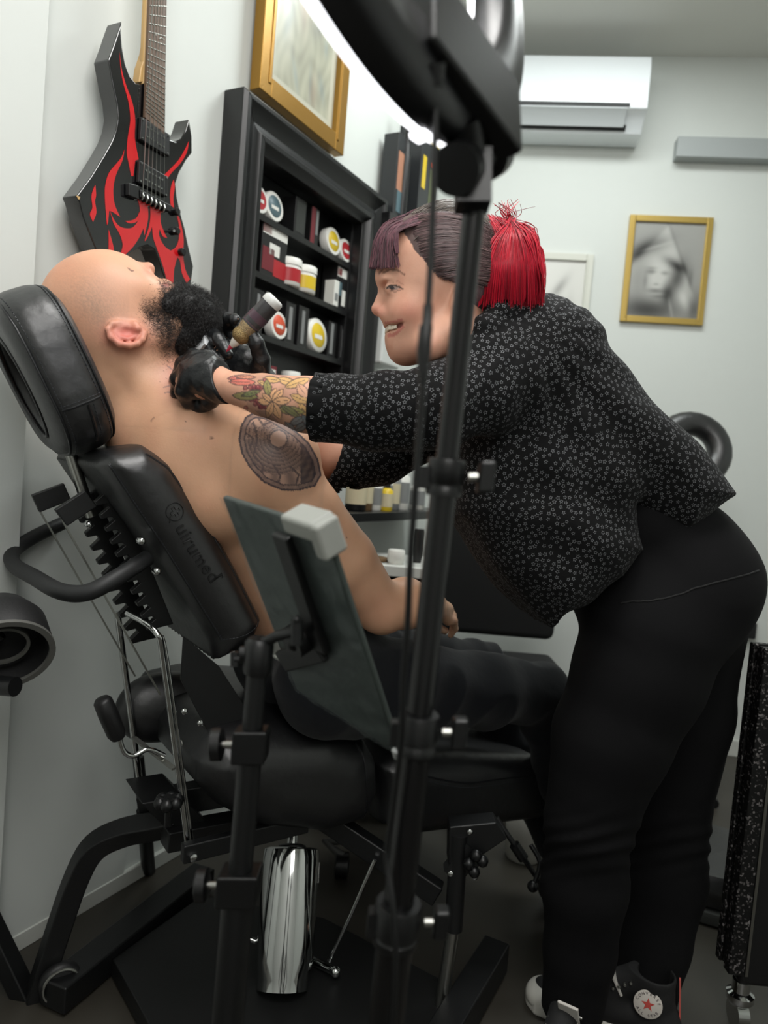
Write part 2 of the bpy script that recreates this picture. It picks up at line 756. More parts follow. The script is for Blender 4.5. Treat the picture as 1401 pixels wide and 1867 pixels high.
pa = lw(60, 300, 0.03)
o_ = pa - ldir * 0.30; o_.z = CEIL / 2
tag(obj('trim_left', box(o_ + lnor * -0.01, (ldir, lnor, Z), (0.30, 0.035, CEIL / 2 - 0.002)), WALL, smooth=False, bevel=0.003), kind='structure')
pb = lw(316, 120)
o_ = pb + ldir * 0.0; o_.z = CEIL / 2
tag(obj('trim_column', box(pb + Vector((0, 0, CEIL / 2 - pb.z)) - ldir * 0.45 + lnor * 0.004, (ldir, lnor, Z), (0.45, 0.006, CEIL / 2 - 0.002)), WALL, smooth=False), kind='structure')


def bw(px, py, off=0.0):
    return PP(px, py, BW + bnor * off, bnor)


def rect_px(fn, x0, y0, x1, y1, x2, y2, x3, y3, off):
    return [fn(x0, y0, off), fn(x1, y1, off), fn(x2, y2, off), fn(x3, y3, off)]


# ------------------------------------------------------------------ air conditioner
ACW = mat('air_conditioner_white', (232, 237, 240), 0.25, spec=0.6)
DARKGAP = mat('dark_gap', (30, 32, 33), 0.6)
q0 = bw(1180, 96, 0.0); q1 = bw(1172, 252, 0.0)
ztop = PP(1188, 92, BW + bnor * 0.2, bnor).z
right_ = PP(1186, 150, BW + bnor * 0.2, bnor)
acc_ = right_ - bdir * 0.42
acc_ = BW + bdir * (acc_ - BW).dot(bdir)
zbot = PP(1160, 245, BW + bnor * 0.14, bnor).z
hh = ztop - zbot
ac = thing('air_conditioner', 'white wall-mounted split air conditioner high on the back wall near the ceiling', 'air conditioner', (acc_.x, acc_.y, zbot))


def acp(n, z):
    return acc_ + bnor * n + Vector((0, 0, z - acc_.z))


prof = [(0.0, ztop), (0.15, ztop), (0.19, ztop - 0.02), (0.205, ztop - 0.08), (0.205, zbot + 0.075), (0.17, zbot + 0.06), (0.12, zbot + 0.005), (0.02, zbot), (0.0, zbot + 0.01)]
obj('casing', prism([acp(n, z) - bdir * 0.42 for n, z in prof], bdir * 0.84), ACW, ac, bevel=0.006, bseg=3)
obj('air_flap', prism([acp(n, z) - bdir * 0.36 for n, z in [(0.207, zbot + 0.072), (0.176, zbot + 0.052), (0.150, zbot + 0.022), (0.146, zbot + 0.026), (0.172, zbot + 0.058), (0.203, zbot + 0.078)]], bdir * 0.70), mat('flap_white', (205, 210, 212), 0.35), ac, bevel=0.001)
obj('air_outlet', prism([acp(n, z) - bdir * 0.37 for n, z in [(0.2065, zbot + 0.093), (0.2065, zbot + 0.078), (0.200, zbot + 0.078), (0.200, zbot + 0.093)]], bdir * 0.72), DARKGAP, ac, smooth=False)
obj('lower_slot', prism([acp(n, z) - bdir * 0.35 for n, z in [(0.150, zbot + 0.030), (0.135, zbot + 0.014), (0.130, zbot + 0.020), (0.145, zbot + 0.036)]], bdir * 0.70), DARKGAP, ac, smooth=False)

# grey trunking on the back wall, right
tr0 = bw(1232, 272, 0.03); tr1 = tr0 + bdir * 0.75; tr1.z = tr0.z
tag(obj('cable_trunking', bar(tr0, tr1, 0.06, 0.085), mat('grey_trunking', (158, 163, 163), 0.5), bevel=0.004), 'plain grey rectangular trunking box on the back wall at the right', 'trunking')

# ------------------------------------------------------------------ framed pictures
GOLD = mat('gold_frame', (150, 112, 44), 0.35, 0.6, bump=0.15, bscale=120)
PAPER = mat('picture_paper', (205, 207, 198), 0.7)
GLASS = mat('picture_glass', (255, 255, 255), 0.05, trans=1.0)


def framed(name, label, o, ex, ey, nrm, w, h, fw, fd, fmat, painter, mount=None, cell=0.004):
    """o: centre on the wall; ex right, ey up; w,h outer size"""
    t = thing(name, label, 'picture', o - ey * (h / 2))
    parts = []
    c = o + nrm * (fd / 2)
    for s in (-1, 1):
        parts.append(box(c + ex * (s * (w / 2 - fw / 2)), (ex, ey, nrm), (fw / 2, h / 2, fd / 2)))
        parts.append(box(c + ey * (s * (h / 2 - fw / 2)), (ex, ey, nrm), (w / 2 - fw, fw / 2, fd / 2)))
        parts.append(box(c + ex * (s * (w / 2 - fw * 0.8)) + nrm * 0.003, (ex, ey, nrm), (fw * 0.12, h / 2 - fw * .6, fd / 2)))
    obj('frame', join(*parts), fmat, t, bevel=0.0025, bseg=2)
    iw, ih = w - 2 * fw, h - 2 * fw
    nx, ny = int(iw / cell), int(ih / cell)
    gx, gy = np.meshgrid(np.linspace(-.5, .5, nx), np.linspace(-.5, .5, ny), indexing='xy')
    base = np.array(o + nrm * (fd * 0.45))
    V = base + gx.ravel()[:, None] * np.array(ex) * iw + gy.ravel()[:, None] * np.array(ey) * ih
    idx = np.arange(nx * ny).reshape(ny, nx)
    F = np.stack([idx[:-1, :-1], idx[:-1, 1:], idx[1:, 1:], idx[1:, :-1]], -1).reshape(-1, 4)
    e1 = Vector(V[1] - V[0]); e2 = Vector(V[nx] - V[0])
    if e1.cross(e2).dot(nrm) < 0:
        F = F[:, ::-1]
    art = obj('artwork', (V, F), mat('artwork_print', (255, 255, 255), 0.3, attr='Col', spec=0.6), t)
    color_attr(art, painter(gx.ravel() + .5, gy.ravel() + .5))
    return t


def g2(u, v, cu, cv, su, sv, ang=0):
    a = math.radians(ang)
    du, dv = u - cu, v - cv
    x = du * math.cos(a) + dv * math.sin(a)
    y = -du * math.sin(a) + dv * math.cos(a)
    return np.exp(-((x / su) ** 2 + (y / sv) ** 2))


def soft(d, e=0.02):
    return 1 / (1 + np.exp(d / e))


def portrait(u, v):
    L = np.full(len(u), 0.42) + 0.06 * (v - .5)
    # pale peak rising to the upper middle, sloping down to the right shoulder
    edge = np.maximum((u - .50) - (.95 - v) * .62, (.45 - u) - (.95 - v) * 1.1)
    L += 0.16 * soft(edge, .02) * soft(.2 - v, .05)
    L -= 0.13 * soft(np.abs((u - .50) - (.95 - v) * .62) - .02, .012) * soft(.3 - v, .03)
    L -= 0.30 * g2(u, v, .28, .76, .24, .085, 14)
    L += 0.14 * g2(u, v, .30, .74, .20, .018, 14)
    L -= 0.24 * g2(u, v, .08, .66, .14, .07, 25)
    L -= 0.16 * g2(u, v, .12, .40, .16, .24)
    # dark fall of hair at the right of the face
    L -= 0.40 * g2(u, v, .67, .43, .11, .17, -18)
    L -= 0.34 * g2(u, v, .60, .57, .16, .05, -20)
    L -= 0.34 * g2(u, v, .55, .26, .08, .10, 20)
    # face
    L += 0.12 * g2(u, v, .40, .42, .12, .14)
    for cu, cv, su, sv, a in ((.30, .48, .07, .025, .26), (.48, .47, .06, .022, .22), (.30, .52, .08, .012, .16), (.38, .35, .04, .015, .2), (.38, .28, .10, .022, .28), (.42, .22, .09, .02, .14), (.22, .38, .03, .08, .12)):
        L -= a * g2(u, v, cu, cv, su, sv)
    L -= 0.30 * g2(u, v, .30, .08, .40, .12)
    L += 0.18 * g2(u, v, .80, .18, .06, .12, 35)
    L += 0.14 * g2(u, v, .62, .10, .02, .12, 20)
    L -= 0.20 * g2(u, v, .95, .12, .10, .16)
    L -= 0.12 * g2(u, v, .86, .42, .035, .10)
    L = np.clip(L, 0.03, 0.62) ** 1.35
    return np.stack([L, L * 1.0, L * 0.95], 1)


def leaf_art(u, v):
    L = np.full(len(u), 0.60)
    L -= 0.30 * g2(u, v, .72, .68, .05, .16, -32)
    L -= 0.28 * g2(u, v, .58, .38, .16, .10, 20)
    L -= 0.20 * g2(u, v, .75, .52, .06, .06)
    L += 0.16 * g2(u, v, .72, .38, .06, .05)
    L -= 0.30 * g2(u, v, .66, .15, .20, .12)
    L -= 0.18 * g2(u, v, .86, .25, .05, .3)
    L = np.clip(L, 0.08, 0.7)
    return np.stack([L, L, L * 0.94], 1)


def collage(u, v):
    base = np.array([0.46, 0.46, 0.38])
    c = np.tile(base, (len(u), 1))
    m = (np.abs(u - .5) < .42) & (v > .035) & (v < .97)
    c[m] = (0.36, 0.36, 0.28)
    mm = m.astype(float)[:, None]

    def add(g, col):
        nonlocal c
        g = np.clip(g, 0, 1)[:, None] * mm
        c = c * (1 - g) + np.array(col) * g
    for q_ in range(26):
        rq = np.random.default_rng(q_ + 40)
        add(.5 * g2(u, v, rq.uniform(.15, .85), rq.uniform(.08, .8), rq.uniform(.02, .06), rq.uniform(.02, .09), rq.uniform(-60, 60)), rq.choice([(.16, .17, .15), (.28, .20, .15), (.55, .56, .5), (.18, .24, .26)]))
    add(0.8 * g2(u, v, .55, .52, .13, .06), (.10, .12, .14))
    add(0.6 * g2(u, v, .56, .60, .10, .04), (.35, .37, .36))
    add(0.55 * g2(u, v, .42, .45, .07, .14, 18), (.36, .20, .15))
    add(0.6 * g2(u, v, .25, .52, .12, .08, 30), (.20, .21, .19))
    add(0.6 * g2(u, v, .68, .36, .12, .05, 25), (.10, .11, .10))
    add(0.5 * g2(u, v, .20, .34, .05, .14, 20), (.60, .60, .55))
    add(0.5 * g2(u, v, .82, .60, .06, .16), (.25, .36, .36))
    add(0.5 * g2(u, v, .75, .72, .10, .05), (.20, .27, .28))
    add(0.4 * g2(u, v, .5, .2, .2, .06, 10), (.22, .22, .17))
    add(0.45 * g2(u, v, .35, .68, .12, .04, -10), (.18, .18, .16))
    fine = 0.16 * np.sin(u * 23 + 3 * np.sin(v * 17)) * np.sin(v * 29 + 2.5 * np.sin(u * 19)) * mm[:, 0]
    return np.clip(c * (1 + fine[:, None]), 0, 1)


# right portrait in gold frame on the back wall
c1 = bw(1214, 494, 0.0)
wpx = (bw(1298, 400) - bw(1146, 393)).length
hpx = abs(bw(1136, 587).z - bw(1146, 393).z)
framed('framed_portrait', 'grey pencil portrait with a pale pointed hood in thin gold frame on back wall', c1, bdir, Z, bnor, wpx, hpx, 0.027, 0.02, mat('bright_gold_frame', (186, 158, 86), 0.3, 0.5), portrait)
c1 = bw(998, 560, 0.0)
cl = bw(1072, 470)
framed('framed_drawing', 'white framed grey drawing on the back wall half hidden behind the red hair', bw(1074, 558) - bdir * 0.22 + Vector((0, 0, 0)), bdir, Z, bnor, 0.44, (bw(1074, 470).z - bw(1074, 558).z) * 2.1, 0.03, 0.02, mat('cream_frame', (205, 206, 196), 0.5), leaf_art)
# gold framed collage on top of the cabinet
bl = lw(459, 166, 0.02); br = lw(614, 284, 0.02)
wd = (br - bl).dot(ldir)
hgt = 0.86
cc = (bl + br) / 2
cc = LW + ldir * (cc - LW).dot(ldir)
cc.z = (bl.z + br.z) / 2 + hgt / 2
framed('framed_collage', 'ornate gold framed print of small faded figures standing on top of the black cabinet', cc + lnor * 0.012, ldir, Z, lnor, wd, hgt, 0.052, 0.035, GOLD, collage, cell=0.006)

# ------------------------------------------------------------------ black display cabinet on the left wall
CABM = mat('black_cabinet_paint', (17, 18, 19), 0.33, spec=0.5, bump=0.05, bscale=90)
CD = 0.035
ND = -0.068
n0 = CD


def cf(px, py, off=CD):
    p = PP(px, py, LW + lnor * off, lnor)
    return (p - LW).dot(ldir), p.z


sL, zT = cf(428, 160)
sR, zT2 = cf(692, 366)
zT = (zT + zT2) / 2
zB = cf(640, 800)[1]
iL, izT = cf(474, 275)
iR, izT2 = cf(655, 400)
izT = (izT + izT2) / 2
izB = zB + 0.085


def lp(s, z, n):
    q = LW + ldir * s + lnor * n
    q.z = z
    return q


cab = thing('display_cabinet', 'black wall cabinet with wide moulded frame and open shelves of tattoo supplies', 'cabinet', lp((sL + sR) / 2, zB, 0))
t_ = 0.02
# carcass: back, sides, top, bottom
obj('back_panel', box(lp((sL + sR) / 2, (NZ0 + NZ1) / 2, ND), (ldir, Z, lnor), ((NB - NA) / 2 - .001, (NZ1 - NZ0) / 2 - .001, 0.006)), CABM, cab, smooth=False)
for s in (iL - 0.010, iR + 0.010):
    obj('side_panel', box(lp(s, (izT + izB) / 2, ND / 2 + .01), (ldir, Z, lnor), (0.008, (izT - izB) / 2 + .01, -ND / 2)), CABM, cab, bevel=0.001)
for z in (izT + 0.010, izB - 0.010):
    obj('cross_panel', box(lp((iL + iR) / 2, z, ND / 2 + .01), (ldir, Z, lnor), ((iR - iL) / 2, 0.008, -ND / 2)), CABM, cab, bevel=0.001)


def moulding(a, b, inward):
    """stepped profile frame side from a to b (3d, outer edge), inward unit vector"""
    fw_ = abs((iL - sL))
    pr = [(0, 0.0), (0, 0.03), (0.010, 0.042), (0.022, 0.042), (0.030, 0.032), (fw_ * .5, 0.020), (fw_ * .62, 0.024), (fw_ * .7, 0.034), (fw_ * .82, 0.034), (fw_ * .9, 0.018), (fw_, 0.010), (fw_, -0.01), (fw_, -CD + .001), (0, -CD + .001)]
    V, F = [], []
    d = (b - a).normalized()
    for end, e in ((a, 1), (b, -1)):
        for (i_, n_) in pr:
            V.append(end + inward * i_ + d * (e * i_) + lnor * n_)
    m = len(pr)
    for k in range(m):
        k2 = (k + 1) % m
        F.append((k, k2, m + k2, m + k))
    F.append(tuple(range(m))[::-1])
    F.append(tuple(range(m, 2 * m)))
    if d.cross(inward).dot(lnor) > 0:
        F = [tuple(reversed(f)) for f in F]
    return V, F


A_, B_, C_, D_ = lp(sL, zB, CD), lp(sR, zB, CD), lp(sR, zT, CD), lp(sL, zT, CD)
for nm, a, b, i_ in (('frame_side', A_, D_, ldir), ('frame_top', D_, C_, -Z), ('frame_side', C_, B_, -ldir), ('frame_bottom', B_, A_, Z)):
    vf = moulding(a, b, i_)
    obj(nm, vf, CABM, cab, bevel=0.002)
shelfz = []
for (ax_, ay_, bx_, by_) in ((466, 380, 644, 480), (464, 488, 644, 570), (476, 604, 637, 661)):
    z_ = (cf(ax_, ay_, CD - .01)[1] + cf(bx_, by_, CD - .01)[1]) / 2
    shelfz.append(z_)
    obj('shelf', box(lp((iL + iR) / 2, z_ - 0.009, ND / 2 + 0.009), (ldir, Z, lnor), ((iR - iL) / 2, 0.009, -ND / 2 + .004)), CABM, cab, bevel=0.001)
shelfz.append(izB)

# --- the goods on the shelves
def sx(px, py, n=-0.015):
    return (PP(px, py, LW + lnor * n, lnor) - LW).dot(ldir)


def pcol(name, c, rough=0.4):
    return mat(name, c, rough)


def tub(label, s, z, r, h, body, lid, band, n=-0.012, grp='supplies on the cabinet shelves'):
    t = thing('ointment_tub', label, 'tub', lp(s, z, n), grp)
    o = lp(s, z, n)
    obj('jar', lathe(o, Z, [(r * .92, 0), (r, .003), (r, h * .72), (r * .97, h * .74)], 24), body, t)
    obj('lid', lathe(o, Z, [(r * 1.05, h * .74), (r * 1.05, h * .97), (r * .98, h)], 24), lid, t)
    obj('printed_band', lathe(o, Z, [(r * 1.01, h * .15), (r * 1.01, h * .62)], 24), band, t)
    return t


def disc_tin(label, s, z, r, face, spot, n=-0.012):
    """round tin standing on its rim leaning on the back, facing the room"""
    o = lp(s, z + r, n)
    ax = (lnor + Z * 0.12).normalized()
    t = thing('round_tin', label, 'tin', lp(s, z, n), 'supplies on the cabinet shelves')
    obj('tin', lathe(o - ax * 0.014, ax, [(r * .97, 0), (r, .003), (r, .026), (r * .95, .029)], 28), face, t)
    obj('printed_label', lathe(o - ax * 0.014, ax, [(r * .72, .0292), (r * .70, .0302)], 28), spot, t)
    e = ldir
    obj('label_stripe', box(o + ax * 0.0168 - Z * r * .1, (e, ax.cross(e), ax), (r * .4, r * .12, .0008)), face, t, smooth=False)
    return t


def carton(label, s, z, w, h, d, m, stripes, n=-0.022, ang=0.0, name='supply_box'):
    a = math.radians(ang)
    e = (ldir * math.cos(a) + lnor * math.sin(a))
    f = (lnor * math.cos(a) - ldir * math.sin(a))
    t = thing(name, label, 'box', lp(s, z, n), 'supplies on the cabinet shelves')
    o = lp(s, z + h / 2, n)
    obj('carton', box(o, (e, Z, f), (w / 2, h / 2, d / 2)), m, t, bevel=0.0015)
    for k, (u0, v0, u1, v1, sm) in enumerate(stripes):
        obj('printed_patch', box(o + e * ((u0 + u1) / 2 - .5) * w + Z * ((v0 + v1) / 2 - .5) * h + f * (d / 2 + .0004), (e, Z, f), ((u1 - u0) * w / 2, (v1 - v0) * h / 2, .0004)), sm, t, smooth=False)
    return t


RED = pcol('print_red', (168, 32, 40)); WHITE = pcol('print_white', (222, 222, 216)); YEL = pcol('print_yellow', (214, 184, 40))
BLK = pcol('print_black', (20, 20, 21)); GRY = pcol('print_grey', (128, 130, 130)); ORG = pcol('print_orange', (206, 82, 50)); DRED = pcol('print_dark_red', (110, 30, 40))
BLUEG = pcol('print_blue_grey', (84, 108, 116)); GRN = pcol('print_green', (110, 150, 80)); BRN = pcol('print_brown', (110, 86, 60))
z = shelfz[0]
disc_tin('red and white round tin standing first on the top shelf of the cabinet', sx(466, 355), z, .040, WHITE, RED)
disc_tin('white round tin with blue-grey label beside the red tin on the top shelf', sx(493, 368), z, .044, WHITE, BLUEG)
carton('tall black carton in the middle of the top cabinet shelf', sx(540, 390), z, .06, .115, .05, BLK, [(.1, .1, .9, .9, pcol('print_dark_grey', (48, 50, 48)))])
carton('tall dark carton with a red side on the top cabinet shelf', sx(567, 400), z, .045, .115, .05, BLK, [(0, 0, .5, 1, DRED), (.6, .3, .85, .95, GRY)])
disc_tin('white round tin with yellow label on the top cabinet shelf', sx(601, 437), z, .046, WHITE, YEL)
disc_tin('white round tin with red label, last on the top cabinet shelf', sx(624, 450), z, .040, WHITE, RED)
z = shelfz[1]
carton('large black display box with red and white print on the second cabinet shelf', sx(491, 455), z, .125, .165, .06, BLK, [(.02, .72, .98, .92, WHITE), (.02, .74, .35, .9, RED), (.05, .1, .5, .5, DRED), (.5, .05, .98, .35, RED), (.3, .4, .7, .6, WHITE)], n=-.025)
tub('white tub with red print standing on the second cabinet shelf', sx(524, 490), z, .041, .085, WHITE, WHITE, RED)
tub('white tub with yellow print standing on the second cabinet shelf', sx(552, 503), z, .041, .085, WHITE, WHITE, YEL)
carton('small white carton beside the display box at the right of the second shelf', sx(601, 525), z, .03, .085, .04, WHITE, [(.2, .2, .8, .5, GRY)], n=-.005)
carton('black display box with red and white print at the right end of the second shelf', sx(619, 530), z, .095, .15, .06, BLK, [(.02, .72, .98, .92, WHITE), (.02, .74, .3, .9, RED), (.4, .1, .8, .45, WHITE), (.05, .3, .35, .6, BLUEG), (.78, .02, .98, .5, RED)], n=-.028)
z = shelfz[2]
carton('narrow silver carton at the left end of the third cabinet shelf', sx(461, 575), z, .05, .125, .05, BLK, [(.35, .1, .62, .9, GRY)])
disc_tin('orange and white round tin on the third cabinet shelf', sx(502, 575), z, .043, WHITE, ORG)
carton('black carton with a silver stripe beside the orange tin', sx(522, 575), z, .05, .125, .05, BLK, [(.3, .1, .65, .9, GRY)])
carton('black carton with a silver stripe in the middle of the third shelf', sx(546, 580), z, .055, .13, .05, BLK, [(.3, .1, .6, .9, GRY)])
disc_tin('large white round tin with yellow label on the third cabinet shelf', sx(573, 600), z, .056, WHITE, YEL)
carton('black carton with a white stripe right of the yellow tin', sx(599, 605), z, .05, .12, .05, BLK, [(.25, .1, .6, .95, GRY)])
carton('black carton with a grey stripe at the right end of the third shelf', sx(620, 612), z, .05, .12, .05, BLK, [(.2, .1, .5, .9, GRY)])
z = shelfz[3]
carton('small red and white box on the lowest cabinet shelf at the left', sx(488, 640), z, .06, .10, .05, DRED, [(.1, .4, .9, .9, WHITE)])
tub('white bottle cap tub on the lowest cabinet shelf', sx(530, 670), z, .030, .10, WHITE, WHITE, GRN)
tub('grey tub beside the white tub on the lowest cabinet shelf', sx(552, 680), z, .028, .085, GRY, WHITE, GRY)
carton('flat red box on the lowest cabinet shelf at the right', sx(588, 690), z, .09, .075, .06, RED, [(.1, .2, .9, .6, DRED)])

# --- small black wall shelf beyond the cabinet with tall colourful boxes, two levels
def shelf_at(name, label, x0, y0, x1, y1, n, th=0.02):
    a, b = PP(x0, y0, LW + lnor * n, lnor), PP(x1, y1, LW + lnor * n, lnor)
    s0, s1 = (a - LW).dot(ldir), (b - LW).dot(ldir)
    z_ = a.z
    return tag(obj(name, box(lp((s0 + s1) / 2, z_ - th / 2, n / 2), (ldir, Z, lnor), ((s1 - s0) / 2, th / 2, n / 2)), CABM, bevel=0.002), label, 'shelf'), s0, s1, z_


sh, s0, s1, zz = shelf_at('wall_shelf', 'small black wall shelf beyond the cabinet, above the woman\'s fringe', 712, 385, 776, 395, 0.10, 0.05)
def scarton(label, s, z, w, h, d, m, stripes, n, cat='box', name='product_box', grp='products on the wall shelf'):
    t = carton(label, s, z, w, h, d, m, stripes, n=n, name=name)
    t['group'] = grp
    return t


DG = pcol('print_charcoal', (38, 40, 42)); SKINT = pcol('print_tan', (170, 120, 96)); NAVY = pcol('print_navy', (50, 60, 92))
scarton('tall black box with a coloured figure print on the small wall shelf', sx(720, 330, .05), zz, .10, .30, .06, DG, [(.1, .35, .55, .8, SKINT), (.2, .1, .8, .35, BLUEG), (.5, .4, .9, .7, pcol('print_olive', (120, 120, 90)))], .05)
scarton('dark box with yellow and red bands on the small wall shelf', sx(760, 330, .05), zz, .15, .40, .10, DG, [(.0, .88, 1, .94, YEL), (.0, .94, .8, .99, RED), (.12, .42, .32, .72, YEL), (.6, .3, .9, .66, pcol('print_moss', (110, 120, 80))), (.5, .2, .95, .3, YEL), (.62, .68, .9, .72, ORG)], .05)
tag(obj('spray_bottle', lathe(lp(sx(737, 330, .078), zz, .078), Z, [(.016, 0), (.018, .01), (.018, .24), (.012, .28), (.010, .33), (.014, .335), (.014, .40), (.008, .42)], 16), BLK), 'slim black bottle between the two boxes on the small wall shelf', 'bottle')
sh2, s0, s1, zz = shelf_at('product_shelf', 'long black shelf with skin care bottles under the woman\'s sleeve', 634, 936, 830, 946, 0.24, 0.03)
bott = [(650, .035, .15, BLK, 'black bottle at the left end of the product shelf'), (666, .028, .17, BRN, 'amber bottle on the product shelf beside the black one'),
        (684, .026, .13, WHITE, 'white narrow bottle on the product shelf'), (700, .030, .15, WHITE, 'white bottle with pale label in the middle of the product shelf'),
        (716, .028, .16, GRY, 'grey bottle on the product shelf'), (733, .028, .17, WHITE, 'tall white bottle on the product shelf near the cable'),
        (762, .030, .12, WHITE, 'short white bottle on the product shelf behind the lamp stand'), (706, .022, .10, YEL, 'small yellow bottle in the front of the product shelf')]
for k, (px, r, h, m, lb) in enumerate(bott):
    nn = 0.17 if k < 7 else .20
    s = (PP(px, 900, LW + lnor * nn, lnor) - LW).dot(ldir)
    o = lp(s, zz, nn)
    t = thing('skin_care_bottle', lb, 'bottle', o, 'bottles on the product shelf')
    obj('bottle_body', lathe(o, Z, [(r * .9, 0), (r, .004), (r, h * .7), (r * .5, h * .8)], 18), m, t)
    obj('cap', lathe(o, Z, [(r * .5, h * .8), (r * .5, h)], 14), BLK if k % 2 else WHITE, t)
    obj('printed_label', lathe(o, Z, [(r * 1.02, h * .15), (r * 1.02, h * .6)], 18), GRY if m is WHITE else pcol('print_cream', (200, 190, 160)), t)
# upper mid shelf (white box, seen under the chin)
o = PP(665, 640, LW + lnor * .05, lnor)
tag(obj('wall_dispenser', box(PP(668, 612, LW + lnor * .05, lnor) + ldir * .12, (ldir, Z, lnor), (.075, .09, .045)), pcol('dispenser_white', (205, 208, 206)), bevel=.01), 'white box dispenser on the left wall behind the woman\'s chin', 'dispenser')

# ------------------------------------------------------------------ desk and things behind the woman
tb = P(790, 1030, 2.15)
TZ = 0.83
desk = thing('work_table', 'white work table behind the client with a black shelf unit under it', 'table', Vector((0.02, 2.5, 0)))
WT = pcol('table_white', (205, 207, 202), 0.35)
obj('tabletop', abox(-0.16, 0.19, 2.27, 2.60, TZ - .035, TZ), WT, desk, bevel=.004)
for x in (-0.13, 0.17):
    obj('side_panel', abox(x - .012, x + .012, 2.29, 2.58, 0.0, TZ - .035), WT if x > 0 else BLACKPLASTIC, desk, bevel=.002)
obj('back_panel', abox(-.118, .158, 2.56, 2.58, .05, TZ - .035), BLACKPLASTIC, desk, bevel=.002)
obj('drawer_front', abox(-.115, .155, 2.285, 2.302, .14, TZ - .05), mat('dark_drawer', (17, 19, 20), .4), desk, bevel=.003)
for k, (x, y, r, h, m, lb) in enumerate([(-.02, 2.36, .05, .012, BRN, 'brown round dish lying on the white table'), (.05, 2.32, .028, .045, WHITE, 'small white cup on the white table by the lamp stand'), (.12, 2.40, .018, .11, BLK, 'small black spray bottle on the white table')]):
    tag(obj(['dish', 'cup', 'ink_bottle'][k], lathe((x, y, TZ), Z, [(r * .8, 0), (r, h * .3), (r, h * .9), (r * .9, h)], 20), m), lb, ['dish', 'cup', 'bottle'][k])

OC = thing('office_chair', 'black upholstered chair standing beside the white table, half behind the woman', 'chair', Vector((.45, 2.5, 0)))
obj('chair_back', box((.45, 2.72, .80), (Vector((1, 0, 0)), Vector((0, 1, .12)).normalized(), Vector((0, -.12, 1)).normalized()), (.22, .035, .26)), mat('dark_fabric', (16, 17, 18), .8), OC, bevel=.03, bseg=4)
obj('chair_seat', abox(.24, .66, 2.30, 2.70, .42, .50), MATS['dark_fabric'], OC, bevel=.03, bseg=4)
obj('gas_post', cyl((.45, 2.5, .08), (.45, 2.5, .42), .025), BLACKMETAL, OC)
for k in range(5):
    a = .3 + k * 1.2566
    obj('leg', bar((.45, 2.5, .09), (.45 + math.cos(a) * .24, 2.5 + math.sin(a) * .24, .06), .04, .025), BLACKPLASTIC, OC, bevel=.004)
    obj('caster', lathe((.45 + math.cos(a) * .25 - .015, 2.5 + math.sin(a) * .25, .026), (1, 0, 0), [(.02, 0), (.026, .004), (.026, .026), (.02, .03)], 16), BLACKPLASTIC, OC)
# massage chair with a horseshoe face pad near the back wall
MC = thing('massage_chair', 'black massage chair with horseshoe face pad near the back wall', 'chair', Vector((1.15, 2.85, 0)))
cpad = P(1262, 820, 2.8)
pts = []
for k in range(19):
    a = math.radians(-52 + k * (292 - 20) / 18.0 * 0.96)
    pts.append(cpad + Vector((math.cos(a) * .105, 0.03 * math.sin(a), math.sin(a) * .10)))
fp = obj('face_pad', tube(pts, [.040] + [.046] * 17 + [.040], 16), LEATHER, MC)
obj('pad_bracket', join(tube([P(1285, 855, 2.82), P(1287, 880, 2.83), P(1270, 900, 2.84)], .010, 8), tube([P(1240, 860, 2.85), P(1262, 900, 2.86), P(1290, 870, 2.86)], .008, 8)), STEEL, MC)
obj('post', tube([P(1265, 895, 2.86), P(1240, 1010, 2.86), P(1240, 1150, 2.84)], .02, 12), BLACKMETAL, MC)
obj('chest_pad', box(P(1225, 1080, 2.78), (Vector((.97, -.24, 0)), Vector((.24, .97, 0)), Z), (.12, .05, .17)), LEATHER, MC, bevel=.03, bseg=4)
b0 = P(1300, 1250, 2.75); b0f = Vector((b0.x + .02, 2.72, 0))
obj('leg', tube([P(1240, 1150, 2.84), b0, b0f + Vector((0, 0, .02))], .022, 12), BLACKMETAL, MC)
obj('leg', tube([P(1240, 1150, 2.84), Vector((.85, 2.75, .02))], .02, 12), BLACKMETAL, MC)
obj('leg', tube([P(1240, 1150, 2.84), Vector((1.1, 3.0, .02))], .02, 12), BLACKMETAL, MC)
obj('foot', tube([b0f + Vector((-.03, -.1, .018)), b0f + Vector((.03, .1, .018))], .018, 10), BLACKPLASTIC, MC)
# socket with plug on the back wall
so = bw(1368, 1148, 0.02)
sk = thing('wall_socket', 'black plug in a wall socket low on the back wall behind the woman', 'socket', so)
obj('plate', box(bw(1364, 1148, .006), (bdir, Z, bnor), (.04, .045, .006)), WT, sk, bevel=.003)
obj('plug', box(bw(1364, 1148, .035), (bdir, Z, bnor), (.028, .035, .028)), BLACKPLASTIC, sk, bevel=.006)

# round black footstool on the floor behind the woman's legs
fs = PZ(1312, 1625, 0.0)
fst = thing('round_footstool', 'low round black footstool with a grey rim on the floor behind the woman', 'footstool', fs)
fc = Vector((PZ(1300, 1600, .05).x, PZ(1300, 1600, .05).y + .02, 0))
obj('cushion', lathe(fc, Z, [(.17, .035), (.185, .05), (.185, .10), (.17, .125), (.10, .135), (0.001, .137)], 40), LEATHER, fst)
obj('rim', lathe(fc, Z, [(.17, .0), (.195, .006), (.198, .02), (.195, .036), (.17, .04)], 40), mat('rim_grey', (70, 72, 70), .4), fst)

